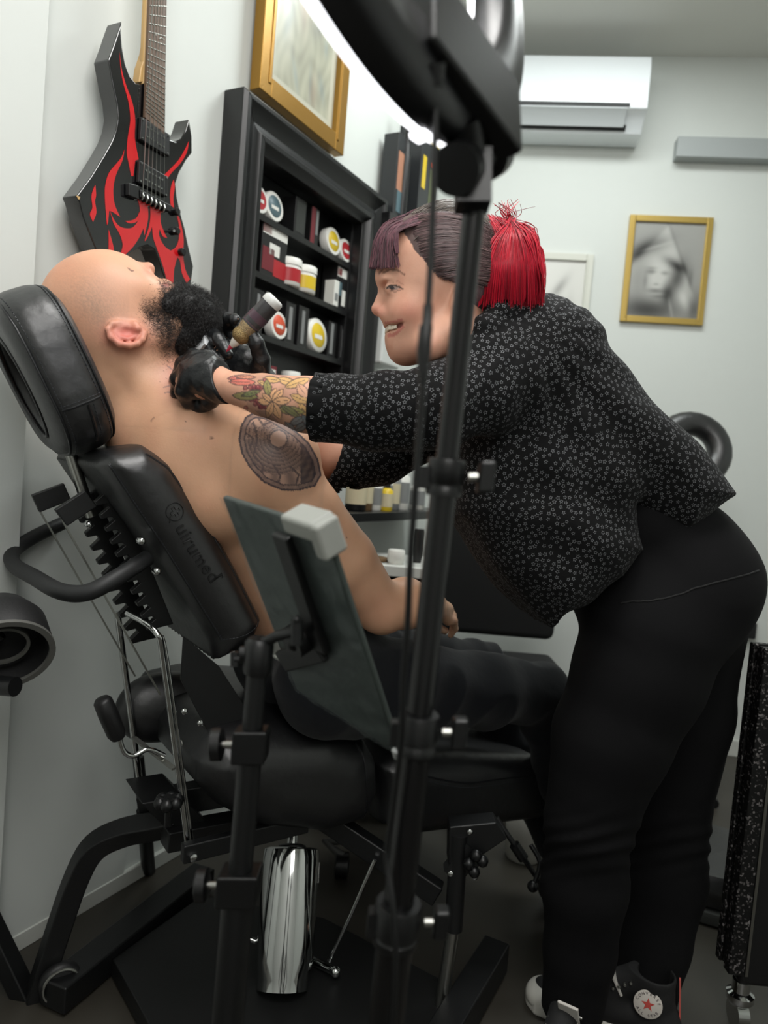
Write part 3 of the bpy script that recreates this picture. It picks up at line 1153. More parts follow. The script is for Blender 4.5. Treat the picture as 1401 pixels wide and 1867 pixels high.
# black trolley case with a glittering edge at the right edge
TX = P(1392, 1500, 1.55)
tcs = thing('trolley_case', 'black upright trolley case with glittery edge strip at the right edge of the picture', 'case', Vector((.86, 1.6, 0)))
e0 = P(1348, 1765, 1.50); e1 = P(1396, 1182, 1.50)
xx = (e0.x + e1.x) / 2
GLIT = mat('glitter_edge', (24, 23, 24), .5)
def glitter(m):
    nt = m.node_tree
    b = nt.nodes['Principled BSDF']
    v = nt.nodes.new('ShaderNodeTexVoronoi'); v.inputs['Scale'].default_value = 260
    cr = nt.nodes.new('ShaderNodeValToRGB')
    cr.color_ramp.elements[0].position = .72; cr.color_ramp.elements[0].color = (.008, .008, .008, 1)
    cr.color_ramp.elements[1].position = .9; cr.color_ramp.elements[1].color = (.28, .26, .26, 1)
    tc = nt.nodes.new('ShaderNodeTexCoord')
    nt.links.new(tc.outputs['Object'], v.inputs['Vector'])
    nt.links.new(v.outputs['Color'], cr.inputs['Fac'])
    nt.links.new(cr.outputs['Color'], b.inputs['Base Color'])
    b.inputs['Metallic'].default_value = .5
glitter(GLIT)
zc0, zc1 = .135, P(1395, 1180, 1.50).z
obj('case_body', abox(xx + .012, xx + .42, 1.495, 1.545, zc0 - .03, zc1 + .01), mat('case_black', (12, 12, 13), .5), tcs, bevel=.012, bseg=3)
obj('edge_strip', join(abox(xx - .018, xx + .016, 1.485, 1.512, zc0, zc1), abox(xx - .018, xx + .016, 1.53, 1.55, zc0, zc1), abox(xx - .014, xx + .012, 1.512, 1.53, zc0 + .005, zc1 - .005)), GLIT, tcs, bevel=.003)
obj('edge_line', abox(xx + .016, xx + .022, 1.484, 1.49, zc0, zc1), STEEL, tcs)
for x, y in ((xx + .03, 1.52), (xx + .36, 1.52)):
    obj('caster', join(lathe((x, y, .055), Z, [(.022, 0), (.028, .008), (.028, .020), (.018, .026), (.018, .05)], 20), cyl((x - .012, y, .03), (x + .012, y, .03), .03)), CHROME, tcs)
obj('handle', tube([Vector((xx + .10, 1.49, .22)), Vector((xx + .10, 1.47, .22)), Vector((xx + .20, 1.47, .22)), Vector((xx + .20, 1.49, .22))], .008, 10), pcol('handle_white', (180, 178, 176)), tcs)
# ------------------------------------------------------------------ electric guitar on the left wall
GN = 0.085
def gz(x, y, off=0.0):
    return PP(80 + x / 3.458, y / 3.458, LW + lnor * (GN + off), lnor)


GBLK = mat('guitar_gloss_black', (14, 14, 16), 0.12, coat=1.0)
GRED = mat('guitar_flame_red', (200, 22, 30), 0.15, coat=1.0)
GEDGE = mat('guitar_edge_black', (30, 31, 34), 0.25, coat=0.6)
MAPLE = mat('maple_neck', (196, 160, 104), 0.4)
ROSEW = mat('fretboard_wood', (104, 82, 66), 0.5, var=0.15, vscale=60, aniso_scale=(1, 1, .08))
out = [(495, 130), (489, 200), (497, 300), (515, 400), (545, 480), (580, 522), (612, 531), (637, 520), (640, 700), (765, 780), (765, 842), (790, 876), (830, 892), (868, 872), (895, 820), (917, 748), (935, 860), (936, 965), (900, 1010), (855, 1090), (832, 1160), (840, 1240), (862, 1340), (890, 1440), (915, 1560), (945, 1680), (928, 1800), (905, 1960),
       (830, 1900), (790, 1820), (750, 1720), (725, 1640), (700, 1572), (655, 1545), (600, 1560), (540, 1600), (490, 1662), (440, 1800), (370, 1900), (360, 1700), (345, 1612), (300, 1500), (250, 1370), (226, 1275), (208, 1235), (300, 1110), (380, 980), (430, 890), (457, 820), (470, 740), (462, 650), (442, 560), (425, 470), (408, 376), (440, 290), (470, 200)]
gc = gz(600, 1100)
gt = thing('electric_guitar', 'black electric guitar with red flames and horned body hanging on the left wall', 'guitar', gc)
obj('body', prism([gz(x, y) for x, y in out], -lnor * 0.045), GBLK, gt, bevel=0.004, bseg=3, smooth=True)
flames = [
    [(478, 325), (490, 430), (520, 540), (560, 650), (577, 760), (574, 870), (598, 1005), (577, 1012), (565, 1110), (550, 1110), (535, 1030), (522, 960), (530, 860), (545, 760), (535, 650), (500, 520), (483, 420)],
    [(508, 940), (497, 1010), (460, 1090), (440, 1170), (440, 1250), (455, 1310), (482, 1368), (430, 1335), (412, 1330), (405, 1400), (398, 1420), (392, 1350), (385, 1250), (387, 1170), (410, 1090), (455, 1035), (490, 990)],
    [(416, 1325), (440, 1380), (480, 1428), (540, 1440), (577, 1418), (600, 1370), (605, 1310), (590, 1255), (655, 1290), (658, 1380), (634, 1488), (628, 1440), (600, 1500), (560, 1560), (512, 1608), (487, 1652), (485, 1600), (497, 1540), (475, 1470), (440, 1410)],
    [(512, 1393), (550, 1390), (585, 1372), (602, 1335), (606, 1370), (582, 1400), (540, 1408)],
    [(670, 1300), (740, 1330), (737, 1400), (760, 1465), (778, 1500), (750, 1490), (730, 1445), (727, 1485), (760, 1550), (800, 1580), (830, 1560), (850, 1510), (852, 1420), (838, 1365), (856, 1375), (882, 1500), (878, 1600), (893, 1700), (922, 1760), (900, 1785), (870, 1720), (860, 1650), (842, 1622), (822, 1700), (816, 1790), (800, 1820), (782, 1790), (752, 1680), (714, 1570), (690, 1500), (682, 1430), (662, 1480), (640, 1520), (637, 1510), (660, 1440), (672, 1370)],
    [(915, 888), (902, 960), (862, 1030), (805, 1090), (768, 1143), (750, 1110), (792, 1070), (850, 1008), (890, 940)],
    [(820, 1130), (826, 1180), (817, 1250), (822, 1310), (800, 1290), (796, 1220), (806, 1160)],
    [(325, 1165), (330, 1230), (323, 1270), (332, 1340), (310, 1400), (290, 1350), (306, 1310), (300, 1240), (312, 1190)],
    [(408, 1445), (430, 1520), (442, 1580), (437, 1690), (405, 1690), (408, 1560)],
]


def smooth_poly(pl, n=3):
    """rounded sides but sharp tips"""
    N = len(pl)
    out_ = []
    P2 = [Vector((x, y, 0)) for x, y in pl]

    def sharp(i):
        a = (P2[i] - P2[i - 1]).normalized()
        b = (P2[(i + 1) % N] - P2[i]).normalized()
        return a.dot(b) < 0.55
    for i in range(N):
        p1, p2 = P2[i], P2[(i + 1) % N]
        p0 = p1 - (p2 - p1) * .5 if sharp(i) else P2[i - 1]
        p3 = p2 + (p2 - p1) * .5 if sharp((i + 1) % N) else P2[(i + 2) % N]
        for k in range(n):
            t = k / n
            q = 0.5 * ((2 * p1) + (p2 - p0) * t + (2 * p0 - 5 * p1 + 4 * p2 - p3) * t * t + (3 * p1 - p0 - 3 * p2 + p3) * t ** 3)
            out_.append((q.x, q.y))
    return out_


for f in flames:
    obj('flame_graphic', flat([gz(x, y, 0.0006) for x, y in smooth_poly(f)], lnor), GRED, gt, smooth=False)
nk0, nk1 = gz(652, 740, 0), gz(717, -250, 0)
# neck and fretboard
fbq = [gz(638, 738, .010), gz(760, 848, .010), gz(775, 0, .010), gz(668, 0, .010)]
kx = 1.42
fbq[2] = fbq[1] + (fbq[2] - fbq[1]) * kx
fbq[3] = fbq[0] + (fbq[3] - fbq[0]) * kx
obj('neck', prism([p - lnor * .010 for p in fbq], -lnor * 0.016), MAPLE, gt, bevel=.006, bseg=3)
heel = [gz(600, 520, -.002), gz(660, 520, -.002), gz(665, 200, -.002), gz(645, 330, -.002), gz(612, 430, -.002)]
obj('neck_heel', prism(heel, -lnor * .022), MAPLE, gt, bevel=.003)
obj('fretboard', prism(fbq, -lnor * 0.006), ROSEW, gt, smooth=False)
frets = []
for k in range(24):
    t = (1 - 2 ** (-k / 12.0)) * 1.0
    t = 1 - t / (1 - 2 ** (-24 / 12.0)) * 0.98
    if t < 0.01: continue
    a = fbq[0] + (fbq[3] - fbq[0]) * t + lnor * .0005
    b = fbq[1] + (fbq[2] - fbq[1]) * t + lnor * .0005
    frets.append(tube([a, b], .0011, 6))
obj('fret_wires', join(*frets), STEEL, gt)
hs = [fbq[3] - ldir * .01, fbq[2] + ldir * .01, fbq[2] + Z * .10 + ldir * .03, fbq[3] + Z * .20, fbq[3] + Z * .06 - ldir * .035]
obj('headstock', prism([p - lnor * .006 for p in hs], -lnor * 0.016), GBLK, gt, bevel=.003)
inl = [tube([gz(692, 205, .0108), gz(704, 208, .0108), gz(708, 225, .0108)], .0012, 5), tube([gz(726, 246, .0108), gz(740, 236, .0108), gz(758, 250, .0108)], .0012, 5)]
obj('fret_inlay', join(*inl), WHITE, gt)


def pickup(q):
    c = [gz(x, y, .001) for x, y in q]
    p = obj('pickup', prism(c, lnor * .009), BLACKPLASTIC, gt, bevel=.002)
    e1 = (c[1] - c[0]); e2 = (c[3] - c[0])
    sc_ = []
    for row in (.3, .72):
        for k in range(6):
            sc_.append(cyl(c[0] + e1 * (.22 + k * .112) + e2 * row, c[0] + e1 * (.22 + k * .112) + e2 * row + lnor * .0105, .0022, seg=10))
    for u_, v_ in ((.06, .1), (.06, .9), (.94, .1), (.94, .9)):
        sc_.append(cyl(c[0] + e1 * u_ + e2 * v_, c[0] + e1 * u_ + e2 * v_ + lnor * .0105, .002, seg=8))
    obj('pole_screws', join(*sc_), CHROME, p)


pickup([(597, 738), (778, 852), (776, 992), (590, 882)])
pickup([(585, 1012), (768, 1118), (764, 1246), (578, 1150)])
br = [gz(588, 1196, .002), gz(785, 1296, .002), gz(778, 1340, .002), gz(590, 1246, .002)]
bb = obj('bridge', prism(br, lnor * .010), BLACKMETAL, gt, bevel=.002)
sad = []
for k in range(6):
    q = gz(622 + k * 27, 1215 + k * 15, .012)
    q2 = gz(618 + k * 27, 1258 + k * 15, .010)
    sad.append(tube([q, (q + q2) / 2 + lnor * .004, q2, q2 - lnor * .008], .0022, 6))
obj('saddles', join(*sad), STEEL, bb)
stt = []
for k in range(6):
    a = fbq[3] + (fbq[2] - fbq[3]) * (.16 + k * .136) + lnor * .003
    b = gz(624 + k * 27, 1218 + k * 15, .0165)
    stt.append(tube([a, b], .00042 + .0001 * (5 - k), 5))
obj('strings', join(*stt), STEEL, gt)
for x, y in ((822, 1335), (822, 1458), (858, 1590)):
    k_ = obj('knob', lathe(gz(x, y, 0), lnor, [(.0085, 0), (.009, .010), (.007, .013)], 16), BLACKPLASTIC, gt, bevel=0)
obj('selector_switch', tube([gz(822, 1455, .0), gz(822, 1455, .018)], .003, 8), CHROME, gt)
obj('tremolo_block', prism([gz(512, 1155, .001), gz(575, 1175, .001), gz(578, 1262, .001), (gz(512, 1235, .001))], lnor * .012), BLACKPLASTIC, gt, bevel=.002)
obj('wall_hook', join(box(fbq[3] + (fbq[2] - fbq[3]) * .5 - lnor * (.05) + Z * .06, (ldir, Z, lnor), (.015, .03, .045))), BLACKMETAL, gt, bevel=.003)
obj('wood_chip', flat([gz(204, 1232, .0007), gz(230, 1240, .0007), (gz(222, 1262, .0007)), (gz(214, 1250, .0007))], lnor), MAPLE, gt, smooth=False, label='pale chip in the body corner')

# ------------------------------------------------------------------ the client chair
CA = math.radians(34)
cF = Vector((math.cos(CA), math.sin(CA), 0))
cS = Vector((math.sin(CA), -math.cos(CA), 0))
NP = P(180, 840, 1.20)


def cn(px, py, v=0.0):
    """pixel on the chair's near side plane, shifted v towards us (negative: away)"""
    return PP(px, py, NP + cS * v, cS)


def cuv(p):
    d = p - NP
    return d.dot(cF), d.dot(Z)


CH = thing('treatment_chair', 'black leather reclining treatment chair on a hydraulic base', 'chair', Vector((-.21, 1.58, 0)))
f = Field()
pp = [cuv(cn(*q)) for q in [(196, 824), (268, 810), (320, 845), (388, 945), (443, 1043), (489, 1135), (470, 1180), (404, 1214), (392, 1172), (343, 1092), (290, 1008), (234, 926), (184, 850)]]
f.slab(pp, NP, cF, Z, cS, -0.44, 0.010, 0.034, dome=(.020, .055))
bk = obj('backrest', f.mesh(0.006), LEATHER, CH)


def stitches(pts, m=STITCH, r=.0008, name='stitching', parent=None, seg_l=.006):
    """a dashed seam: short thread stitches along the line"""
    pts = snap(parent, catmull(pts, 8))
    out_ = []
    acc = 0.0
    cur = None
    L = [0.0]
    for i in range(1, len(pts)):
        L.append(L[-1] + (pts[i] - pts[i - 1]).length)

    def at(s):
        for i in range(1, len(pts)):
            if L[i] >= s:
                t = (s - L[i - 1]) / max(L[i] - L[i - 1], 1e-9)
                return pts[i - 1].lerp(pts[i], t)
        return pts[-1]
    s = 0.0
    while s < L[-1]:
        out_.append(tube([at(s), at(min(s + seg_l * .65, L[-1]))], r, 5))
        s += seg_l
    return obj(name, join(*out_), m, parent)


def snap(o, pts, off=.0006):
    T = worldloc(o)
    bvh = BVHTree.FromPolygons([v.co + T for v in o.data.vertices], [tuple(p.vertices) for p in o.data.polygons])
    r_ = []
    for p in pts:
        l, n, i, d = bvh.find_nearest(Vector(p))
        r_.append(l + n * off)
    return r_


def snap_vf(o, vf, axis, off=.0):
    T = worldloc(o)
    bvh = BVHTree.FromPolygons([v.co + T for v in o.data.vertices], [tuple(p.vertices) for p in o.data.polygons])
    V = []
    for p in vf[0]:
        h_ = Vector(p)
        d = (h_ - NP).dot(cS)
        l, n, i, q = bvh.ray_cast(h_ + axis * .06, -axis)
        V.append(h_ if l is None else l + axis * (d + off))
    return V, vf[1]


PIPE = mat('leather_piping', (22, 23, 25), .35)
seamL = [(192, 846), (240, 920), (298, 1004), (350, 1088), (400, 1168)]
seamR = [(272, 822), (322, 858), (384, 952), (438, 1046), (481, 1130)]
def onside(L, d=.0006): return snap(bk, catmull([cn(x, y, -.006) for x, y in L], 5), d)
obj('piping', tube(catmull(onside(seamR, -.001), 6), .0026, 8), PIPE, bk)
stitches(onside([(x - 5, y + 3) for x, y in seamR]), parent=bk)
obj('piping', tube(catmull(onside(seamL, -.001), 6), .0022, 8), PIPE, bk)
stitches(onside([(x + 6, y - 3) for x, y in seamL]), parent=bk)
stitches(onside([(400, 1168), (440, 1152), (481, 1130)]), parent=bk)
# embossed maker's writing on the side panel
LOGO = mat('embossed_leather', (9, 9, 10), .5)
la, lb = cn(316, 932, .0006), cn(388, 1050, .0006)
up_ = (lb - la).normalized()
upv_ = cS.cross(up_)
if upv_.dot(cF) < 0: upv_ = -upv_
tw = (lb - la).length
qc = la
obj('embossed_logo', snap_vf(bk, join(tube([qc + up_ * (math.cos(2 * math.pi * k / 28) * .0155) + upv_ * (math.sin(2 * math.pi * k / 28) * .0155) for k in range(28)], .0010, 6, closed=True),
    tube([qc + upv_ * -.011 + up_ * .002, qc + upv_ * -.018 + up_ * .012], .0012, 6),
    *[tube([qc + up_ * (a * .0085) + upv_ * (b * .0085) for a, b in ((-1, -.33), (-.33, -.33), (-.33, -1), (.33, -1), (.33, -.33), (1, -.33), (1, .33), (.33, .33), (.33, 1), (-.33, 1), (-.33, .33), (-1, .33))], .0008, 5, closed=True)]), cS), LOGO, bk)
snapobj = None
chars = 'uirumed'
cw = [.0152, .0075, .0115, .0152, .0225, .0155, .016]
pos = .0235
tx = []
tot = sum(cw)
scl = (tw - .0235 + .008) / tot
for ch, w_ in zip(chars, cw):
    w_ *= scl
    s = pos + w_ / 2
    bend = -.004 * math.sin(math.pi * min(s / tw, 1))
    tx.append(text_vf(ch, qc + up_ * s + upv_ * (bend - .002), up_, upv_, .032 * scl ** .5, .0007))
    pos += w_
obj('embossed_lettering', snap_vf(bk, join(*tx), cS, .0016), LOGO, bk, smooth=False)
obj('trade_mark', snap_vf(bk, text_vf('TM', qc + up_ * (tw + .006) + upv_ * .012, up_, upv_, .007, .0005), cS, .0008), LOGO, bk, smooth=False)

# headrest cushion with breathing hole
HV = -0.01
ha, hb = cn(243, 790, HV), cn(108, 500, HV)
hL = (hb - ha); hlen = hL.length; hL.normalize()
hN = hL.cross(cS)                     # thickness direction
if hN.dot(cF) > 0: hN = -hN           # away from the head (towards the back)
W2 = 0.15
hc = (ha + hb) / 2 - cS * W2
pl = []
RL, RW, rc_ = hlen / 2 + .012, W2, .10
for k in range(40):
    a = 2 * math.pi * k / 40
    ca, sa = math.cos(a), math.sin(a)
    e = 2.0 / 3.0
    pl.append((RL * math.copysign(abs(ca) ** e, ca), RW * math.copysign(abs(sa) ** e, sa)))
f = Field()
f.slab(pl, hc, hL, cS, hN, 0.0, 0.105, 0.040)
hole = [(math.cos(2 * math.pi * k / 30) * RL * .60 - .005, math.sin(2 * math.pi * k / 30) * RW * .46) for k in range(30)]
f.slab(hole, hc, hL, cS, hN, -.03, .15, .004, k=.02, op='s')
hd = obj('headrest', f.mesh(0.005), LEATHER, CH)


def hpt(a, b, c): return hc + hL * a + cS * b + hN * c


def ring_pts(sx_, sy_, c, pl_=pl): return [hpt(a * sx_, b * sy_, c) for a, b in pl_]


obj('piping', tube(snap(hd, ring_pts(1.0, 1.0, .006)), .0026, 8, closed=True), PIPE, hd)
obj('piping', tube(snap(hd, ring_pts(1.0, 1.0, .099)), .0026, 8, closed=True), PIPE, hd)
stt_ = ring_pts(1.002, 1.002, .018); stitches(stt_[:22] + stt_[21:22], parent=hd)
stt_ = ring_pts(1.002, 1.002, .086); stitches(stt_[:22], parent=hd)
hp = [hpt(a * 1.0 , b, .105) for a, b in hole]
obj('hole_piping', tube([hpt(a * 1.04, b * 1.06, .1035) for a, b in hole], .003, 8, closed=True), PIPE, hd)
q0 = -RL * .42
obj('seam_strap', join(tube(snap(hd, catmull([hpt(q0, W2 + .0006, .016), hpt(q0, W2 + .001, .050), hpt(q0, W2 + .0006, .09)], 6)), .0022, 6),
                       tube(snap(hd, catmull([hpt(q0 - .004, W2 + .0008, .045), hpt(q0 - .05, W2 * .992, .047), hpt(q0 - .10, W2 * .90, .05)], 6)), .0028, 6)), PIPE, hd)
stitches([hpt(q0 + .006, W2 + .0008, .014), hpt(q0 + .006, W2 + .001, .100)], parent=hd)
stitches([hpt(q0 - .006, W2 * .999, .036), hpt(q0 - .05, W2 * .992, .038), hpt(q0 - .095, W2 * .91, .040)], parent=hd)
obj('headrest_post', tube([hpt(-RL + .02, -.05, .07), hpt(-RL - .12, -.05, .09)], .010, 10), STEEL, CH)
obj('headrest_post', tube([hpt(-RL + .02, .05 - W2 * .6, .07), hpt(-RL - .12, .05 - W2 * .6, .09)], .010, 10), STEEL, CH)

# seat and leg rest cushions
f = Field()
sp = [cuv(cn(*q)) for q in [(362, 1392), (392, 1345), (470, 1322), (600, 1322), (668, 1345), (692, 1385), (694, 1440), (668, 1500), (590, 1524), (480, 1514), (405, 1478), (366, 1436)]]
f.slab(sp, NP, cF, Z, cS, -0.52, 0.04, 0.050, dome=(.030, .085))
st_ = obj('seat', f.mesh(0.007), LEATHER, CH)
obj('piping', tube(snap(st_, catmull([cn(662, 1342, .02), cn(664, 1400, .03), cn(660, 1495, .02)], 8)), .002, 6), PIPE, st_)
f = Field()
sp = [cuv(cn(*q)) for q in [(697, 1400), (722, 1378), (850, 1374), (985, 1382), (1012, 1415), (1008, 1478), (980, 1496), (760, 1524), (702, 1508)]]
f.slab(sp, NP, cF, Z, cS, -0.50, 0.03, 0.034, dome=(.022, .06))
lr = obj('leg_rest', f.mesh(0.007), LEATHER, CH)
obj('piping', tube(snap(lr, catmull([cn(760, 1412, .02), cn(840, 1425, .02), cn(920, 1418, .02), cn(1000, 1412, .02)], 6)), .0022, 6), PIPE, lr)
stitches([cn(762, 1420, .0215), cn(840, 1433, .0215), cn(920, 1426, .0215), cn(995, 1420, .0215)], parent=lr)
# rear arm cushion seen behind the back
f = Field()
cc_ = cn(283, 1290, -.30)
f.ell(cc_, (.085, .05, .075), ax=(cF, cS, Z))
f.ell(cc_ + cF * .06, (.085, .05, .07), ax=(cF, cS, Z), k=.03)
obj('arm_cushion', f.mesh(0.006), LEATHER, CH)

# back mechanism: toothed racks, rods, handle
def rack(p0, p1, v, back):
    a, b = cn(*p0, v), cn(*p1, v)
    d = (b - a); L = d.length; d.normalize()
    bn = d.cross(cS)
    if bn.dot(cF) > 0: bn = -bn
    prof = [Vector(a) - bn * .028]
    n = 11
    for k in range(n):
        s = L * k / n
        w_ = L / n
        prof += [a + d * (s + w_ * .02), a + d * (s + w_ * .30) + bn * .020, a + d * (s + w_ * .62) + bn * .020, a + d * (s + w_ * .74) + bn * .002]
    prof.append(b - bn * .028)
    return prism(prof, -cS * .018)


obj('toothed_rack', rack((190, 900), (292, 1150), -.13, 0), BLACKPLASTIC, CH, bevel=.0015)
obj('toothed_rack', rack((150, 905), (262, 1175), -.23, 0), BLACKPLASTIC, CH, bevel=.0015)
for (x0, y0, x1, y1, v) in ((110, 944, 165, 908, -.12), (64, 918, 122, 896, -.24)):
    obj('rack_bracket', bar(cn(x0, y0, v), cn(x1, y1, v), .035, .016, upv=cS), BLACKMETAL, CH, bevel=.002)
obj('flat_rod', bar(cn(112, 946, -.12), cn(292, 1266, -.12), .008, .003), STEEL, CH)
obj('flat_rod', bar(cn(66, 920, -.24), cn(246, 1232, -.24), .008, .003), STEEL, CH)
obj('push_handle', tube(catmull([P(268, 1018, 1.30), P(215, 1052, 1.235), P(160, 1080, 1.21), P(110, 1078, 1.23), P(62, 1052, 1.32), P(26, 1030, 1.41), P(24, 1006, 1.47), P(60, 980, 1.53), P(112, 955, 1.60)], 7), .0145, 16), mat('handle_matte_black', (28, 29, 30), .55), CH)
for q, v in (((255, 985), -.01), ((283, 1040), -.01), ((160, 955), -.12)):
    obj('bolt', lathe(cn(*q, v - .012), cS, [(.007, 0), (.007, .014), (.004, .017)], 8), CHROME, CH)
rodn = [cn(232, 1118, -.10), cn(284, 1152, -.03), cn(300, 1220, -.03), cn(345, 1560, -.03)]
obj('chrome_strut', tube(catmull(rodn, 6), .0055, 12), CHROME, CH)
obj('chrome_strut', tube(catmull([cn(296, 1160, -.04), cn(309, 1230, -.04), cn(354, 1560, -.04)], 6), .0035, 10), CHROME, CH)
obj('chrome_strut', tube(catmull([cn(214, 1115, -.26), cn(225, 1200, -.26), cn(262, 1480, -.26)], 6), .0065, 12), CHROME, CH)
obj('cross_link', bar(cn(244, 1345, -.20), cn(318, 1402, -.03), .010, .004), STEEL, CH)
gr = obj('crank_grip', lathe(cn(216, 1346, -.08), (cn(183, 1268, -.08) - cn(216, 1346, -.08)), [(.012, 0), (.0165, .01), (.0175, .05), (.0165, .078), (.012, .084), (.002, .085)], 20), mat('grip_rubber', (18, 18, 19), .45), CH)
obj('crank_rod', tube(catmull([cn(217, 1344, -.08), cn(226, 1370, -.08), cn(244, 1378, -.08), cn(270, 1366, -.08), cn(300, 1378, -.08)], 6), .005, 10), CHROME, gr)
sprg = []
a, b = cn(330, 1355, -.10), cn(378, 1372, -.10)
for k in range(90):
    t = k / 89
    sprg.append(a.lerp(b, t) + Z * .006 * math.cos(t * 88) + cS * .006 * math.sin(t * 88))
obj('spring', tube(sprg, .0012, 5), STEEL, CH)
# recline hinge plates and under-seat frame
obj('side_plate', prism([cn(x, y, -.045) for x, y in [(335, 1160), (400, 1215), (455, 1300), (415, 1345), (385, 1345), (330, 1240)]], -cS * .006), BLACKMETAL, CH, bevel=.0015)
obj('side_plate', prism([cn(x, y, -.40) for x, y in [(335, 1160), (400, 1215), (455, 1300), (415, 1345), (385, 1345), (330, 1240)]], -cS * .006), BLACKMETAL, CH, bevel=.0015)
for q in ((336, 1297), (365, 1318), (302, 1212)):
    obj('bolt', lathe(cn(*q, -.045), cS, [(.006, 0), (.006, .004), (.003, .006)], 8), CHROME, CH)
obj('support_frame', join(bar(cn(262, 1468, -.22), cn(420, 1440, -.10), .05, .05), bar(cn(300, 1528, -.10), cn(560, 1478, -.10), .05, .04), prism([cn(x, y, -.10) for x, y in [(258, 1465), (330, 1452), (380, 1500), (324, 1534), (292, 1500)]], -cS * .12)), BLACKMETAL, CH, bevel=.003)
obj('lower_arm', bar(cn(332, 1556, -.01), cn(560, 1500, -.01), .02, .035), BLACKMETAL, CH, bevel=.003)
obj('bolt', lathe(cn(352, 1562, .0), cS, [(.008, 0), (.008, .006), (.005, .008)], 6), CHROME, CH)
kn = cn(308, 1462, -.02)
obj('star_knob', join(*[ball(kn + cF * math.cos(a) * .016 + cS * math.sin(a) * .016, .012, 10, 6) for a in [k * 1.0472 for k in range(6)]], cyl(kn - Z * .045, kn, .006), cyl(kn - Z * .008, kn + Z * .010, .018)), BLACKPLASTIC, CH)
# curved rear leg with caster
wb = Vector((PZ(105, 1868, 0).x, PZ(105, 1868, 0).y, 0))
legp = catmull([P(330, 1496, 1.42), P(285, 1506, 1.43), P(225, 1518, 1.44), P(172, 1545, 1.44), P(140, 1600, 1.44), P(105, 1700, 1.44), P(60, 1840, 1.44)], 5)
def sqtube(pts, w_, h_, upv=None):
    return tube(pts, 1.0, 4, squash=(w_, h_), upv=upv)
obj('rear_leg', tube(legp, .030, 4, upv=(cF + Z).normalized().cross(cS) + cS), BLACKMETAL, CH, bevel=.004)
wh = P(108, 1826, 1.43)
wh.z = max(wh.z, .042)
cst = obj('caster', lathe(wh - cS * .012, cS, [(.010, -.002), (.036, 0), (.041, .006), (.041, .018), (.036, .024), (.010, .026)], 32), mat('caster_rubber', (22, 22, 23), .5, bump=.4, bscale=70), CH)
obj('caster_bolt', lathe(wh + cS * .014, cS, [(.007, 0), (.007, .006), (.004, .008)], 10), CHROME, cst)
obj('caster_ring', tube([wh + cS * .0145 + (cF * math.cos(2 * math.pi * k / 30) + Z * math.sin(2 * math.pi * k / 30)) * .034 for k in range(30)], .003, 6, closed=True), STEEL, cst)
obj('second_leg', bar(P(-60, 1600, 1.46), P(62, 1852, 1.44), .04, .035), BLACKMETAL, CH, bevel=.004)
# base: floor beam, plate, front bar
obj('floor_beam', bar(PZ(95, 1818, .035), PZ(372, 1596, .035), .065, .055), BLACKMETAL, CH, bevel=.004)
obj('base_plate', prism([PZ(x, y, .045) for x, y in [(205, 1748), (368, 1632), (590, 1672), (846, 1806), (700, 1990), (340, 1990)]], Vector((0, 0, -.04))), mat('base_plate_black', (14, 15, 15), .5, bump=.1, bscale=100), CH, bevel=.003)
obj('front_bar', bar(PZ(905, 1738, .04), PZ(790, 1930, .04), .06, .07), BLACKMETAL, CH, bevel=.004)
cb = PZ(515, 1800, .05)
ct = P(533, 1545, 1.585)
cb = Vector((cb.x, cb.y, .045))
ax_ = (ct - cb)
HL_ = ax_.length
hy = obj('hydraulic_cylinder', lathe(cb, ax_, [(.052, 0), (.053, .02), (.060, .05), (.062, HL_ - .02), (.060, HL_ - .004), (.052, HL_)], 48), CHROME, CH)
obj('piston', cyl(ct - ax_.normalized() * .01, ct + ax_.normalized() * .09, .012), CHROME, hy)
obj('top_collar', lathe(ct - ax_.normalized() * .004, ax_, [(.03, 0), (.03, .008), (.02, .012)], 30), BLACKMETAL, hy)
lbp = ct - ax_.normalized() * .045 + (cF * .80 + cS * .55).normalized() * .0622
lbn = (cF * .80 + cS * .55).normalized()
lt = ax_.normalized().cross(lbn).normalized()
obj('maker_label', box(lbp, (lt, ax_.normalized(), lbn), (.014, .02, .0006)), mat('label_grey', (150, 150, 146), .5), hy, smooth=False)
obj('label_lines', join(*[box(lbp + ax_.normalized() * (.012 - k * .008) + lbn * .0008, (lt, ax_.normalized(), lbn), (.011, .0012, .0003)) for k in range(4)]), BLK, hy, smooth=False)
pd = P(578, 1757, 1.52)
obj('pump_pedal', join(cyl(P(568, 1750, 1.54), P(612, 1772, 1.50), .009), ball(P(612, 1772, 1.50), .011)), CHROME, CH)
obj('pedal_rod', tube([P(600, 1752, 1.51), P(640, 1668, 1.50), P(684, 1568, 1.50)], .0042, 10), CHROME, CH)
obj('pump_bolt', cyl(P(455, 1712, 1.5), P(466, 1716, 1.5), .006), CHROME, CH)
obj('diagonal_beam', bar(P(560, 1470, 1.56), P(800, 1630, 1.50), .035, .045), BLACKMETAL, CH, bevel=.004)
fl0 = P(842, 1560, 1.46)
obj('leg_sleeve', join(tube([P(838, 1520, 1.46), P(827, 1694, 1.455)], .0185, 20), bar(P(820, 1590, 1.46), P(860, 1540, 1.46), .03, .03)), BLACKMETAL, CH)
pf = P(800, 1867, 1.45); pf2 = P(826, 1694, 1.455)
dd = (pf - pf2).normalized()
pe = pf2 + dd * ((pf2.z - .0) / -dd.z)
obj('support_leg', tube([pf2, pe], .0135, 20), STEEL, CH)
obj('leg_bracket', prism([P(x, y, 1.45) for x, y in [(820, 1508), (905, 1500), (925, 1530), (880, 1560), (850, 1600), (818, 1580)]], Vector((0, .05, 0))), BLACKMETAL, CH, bevel=.003)
kn = P(868, 1575, 1.43)
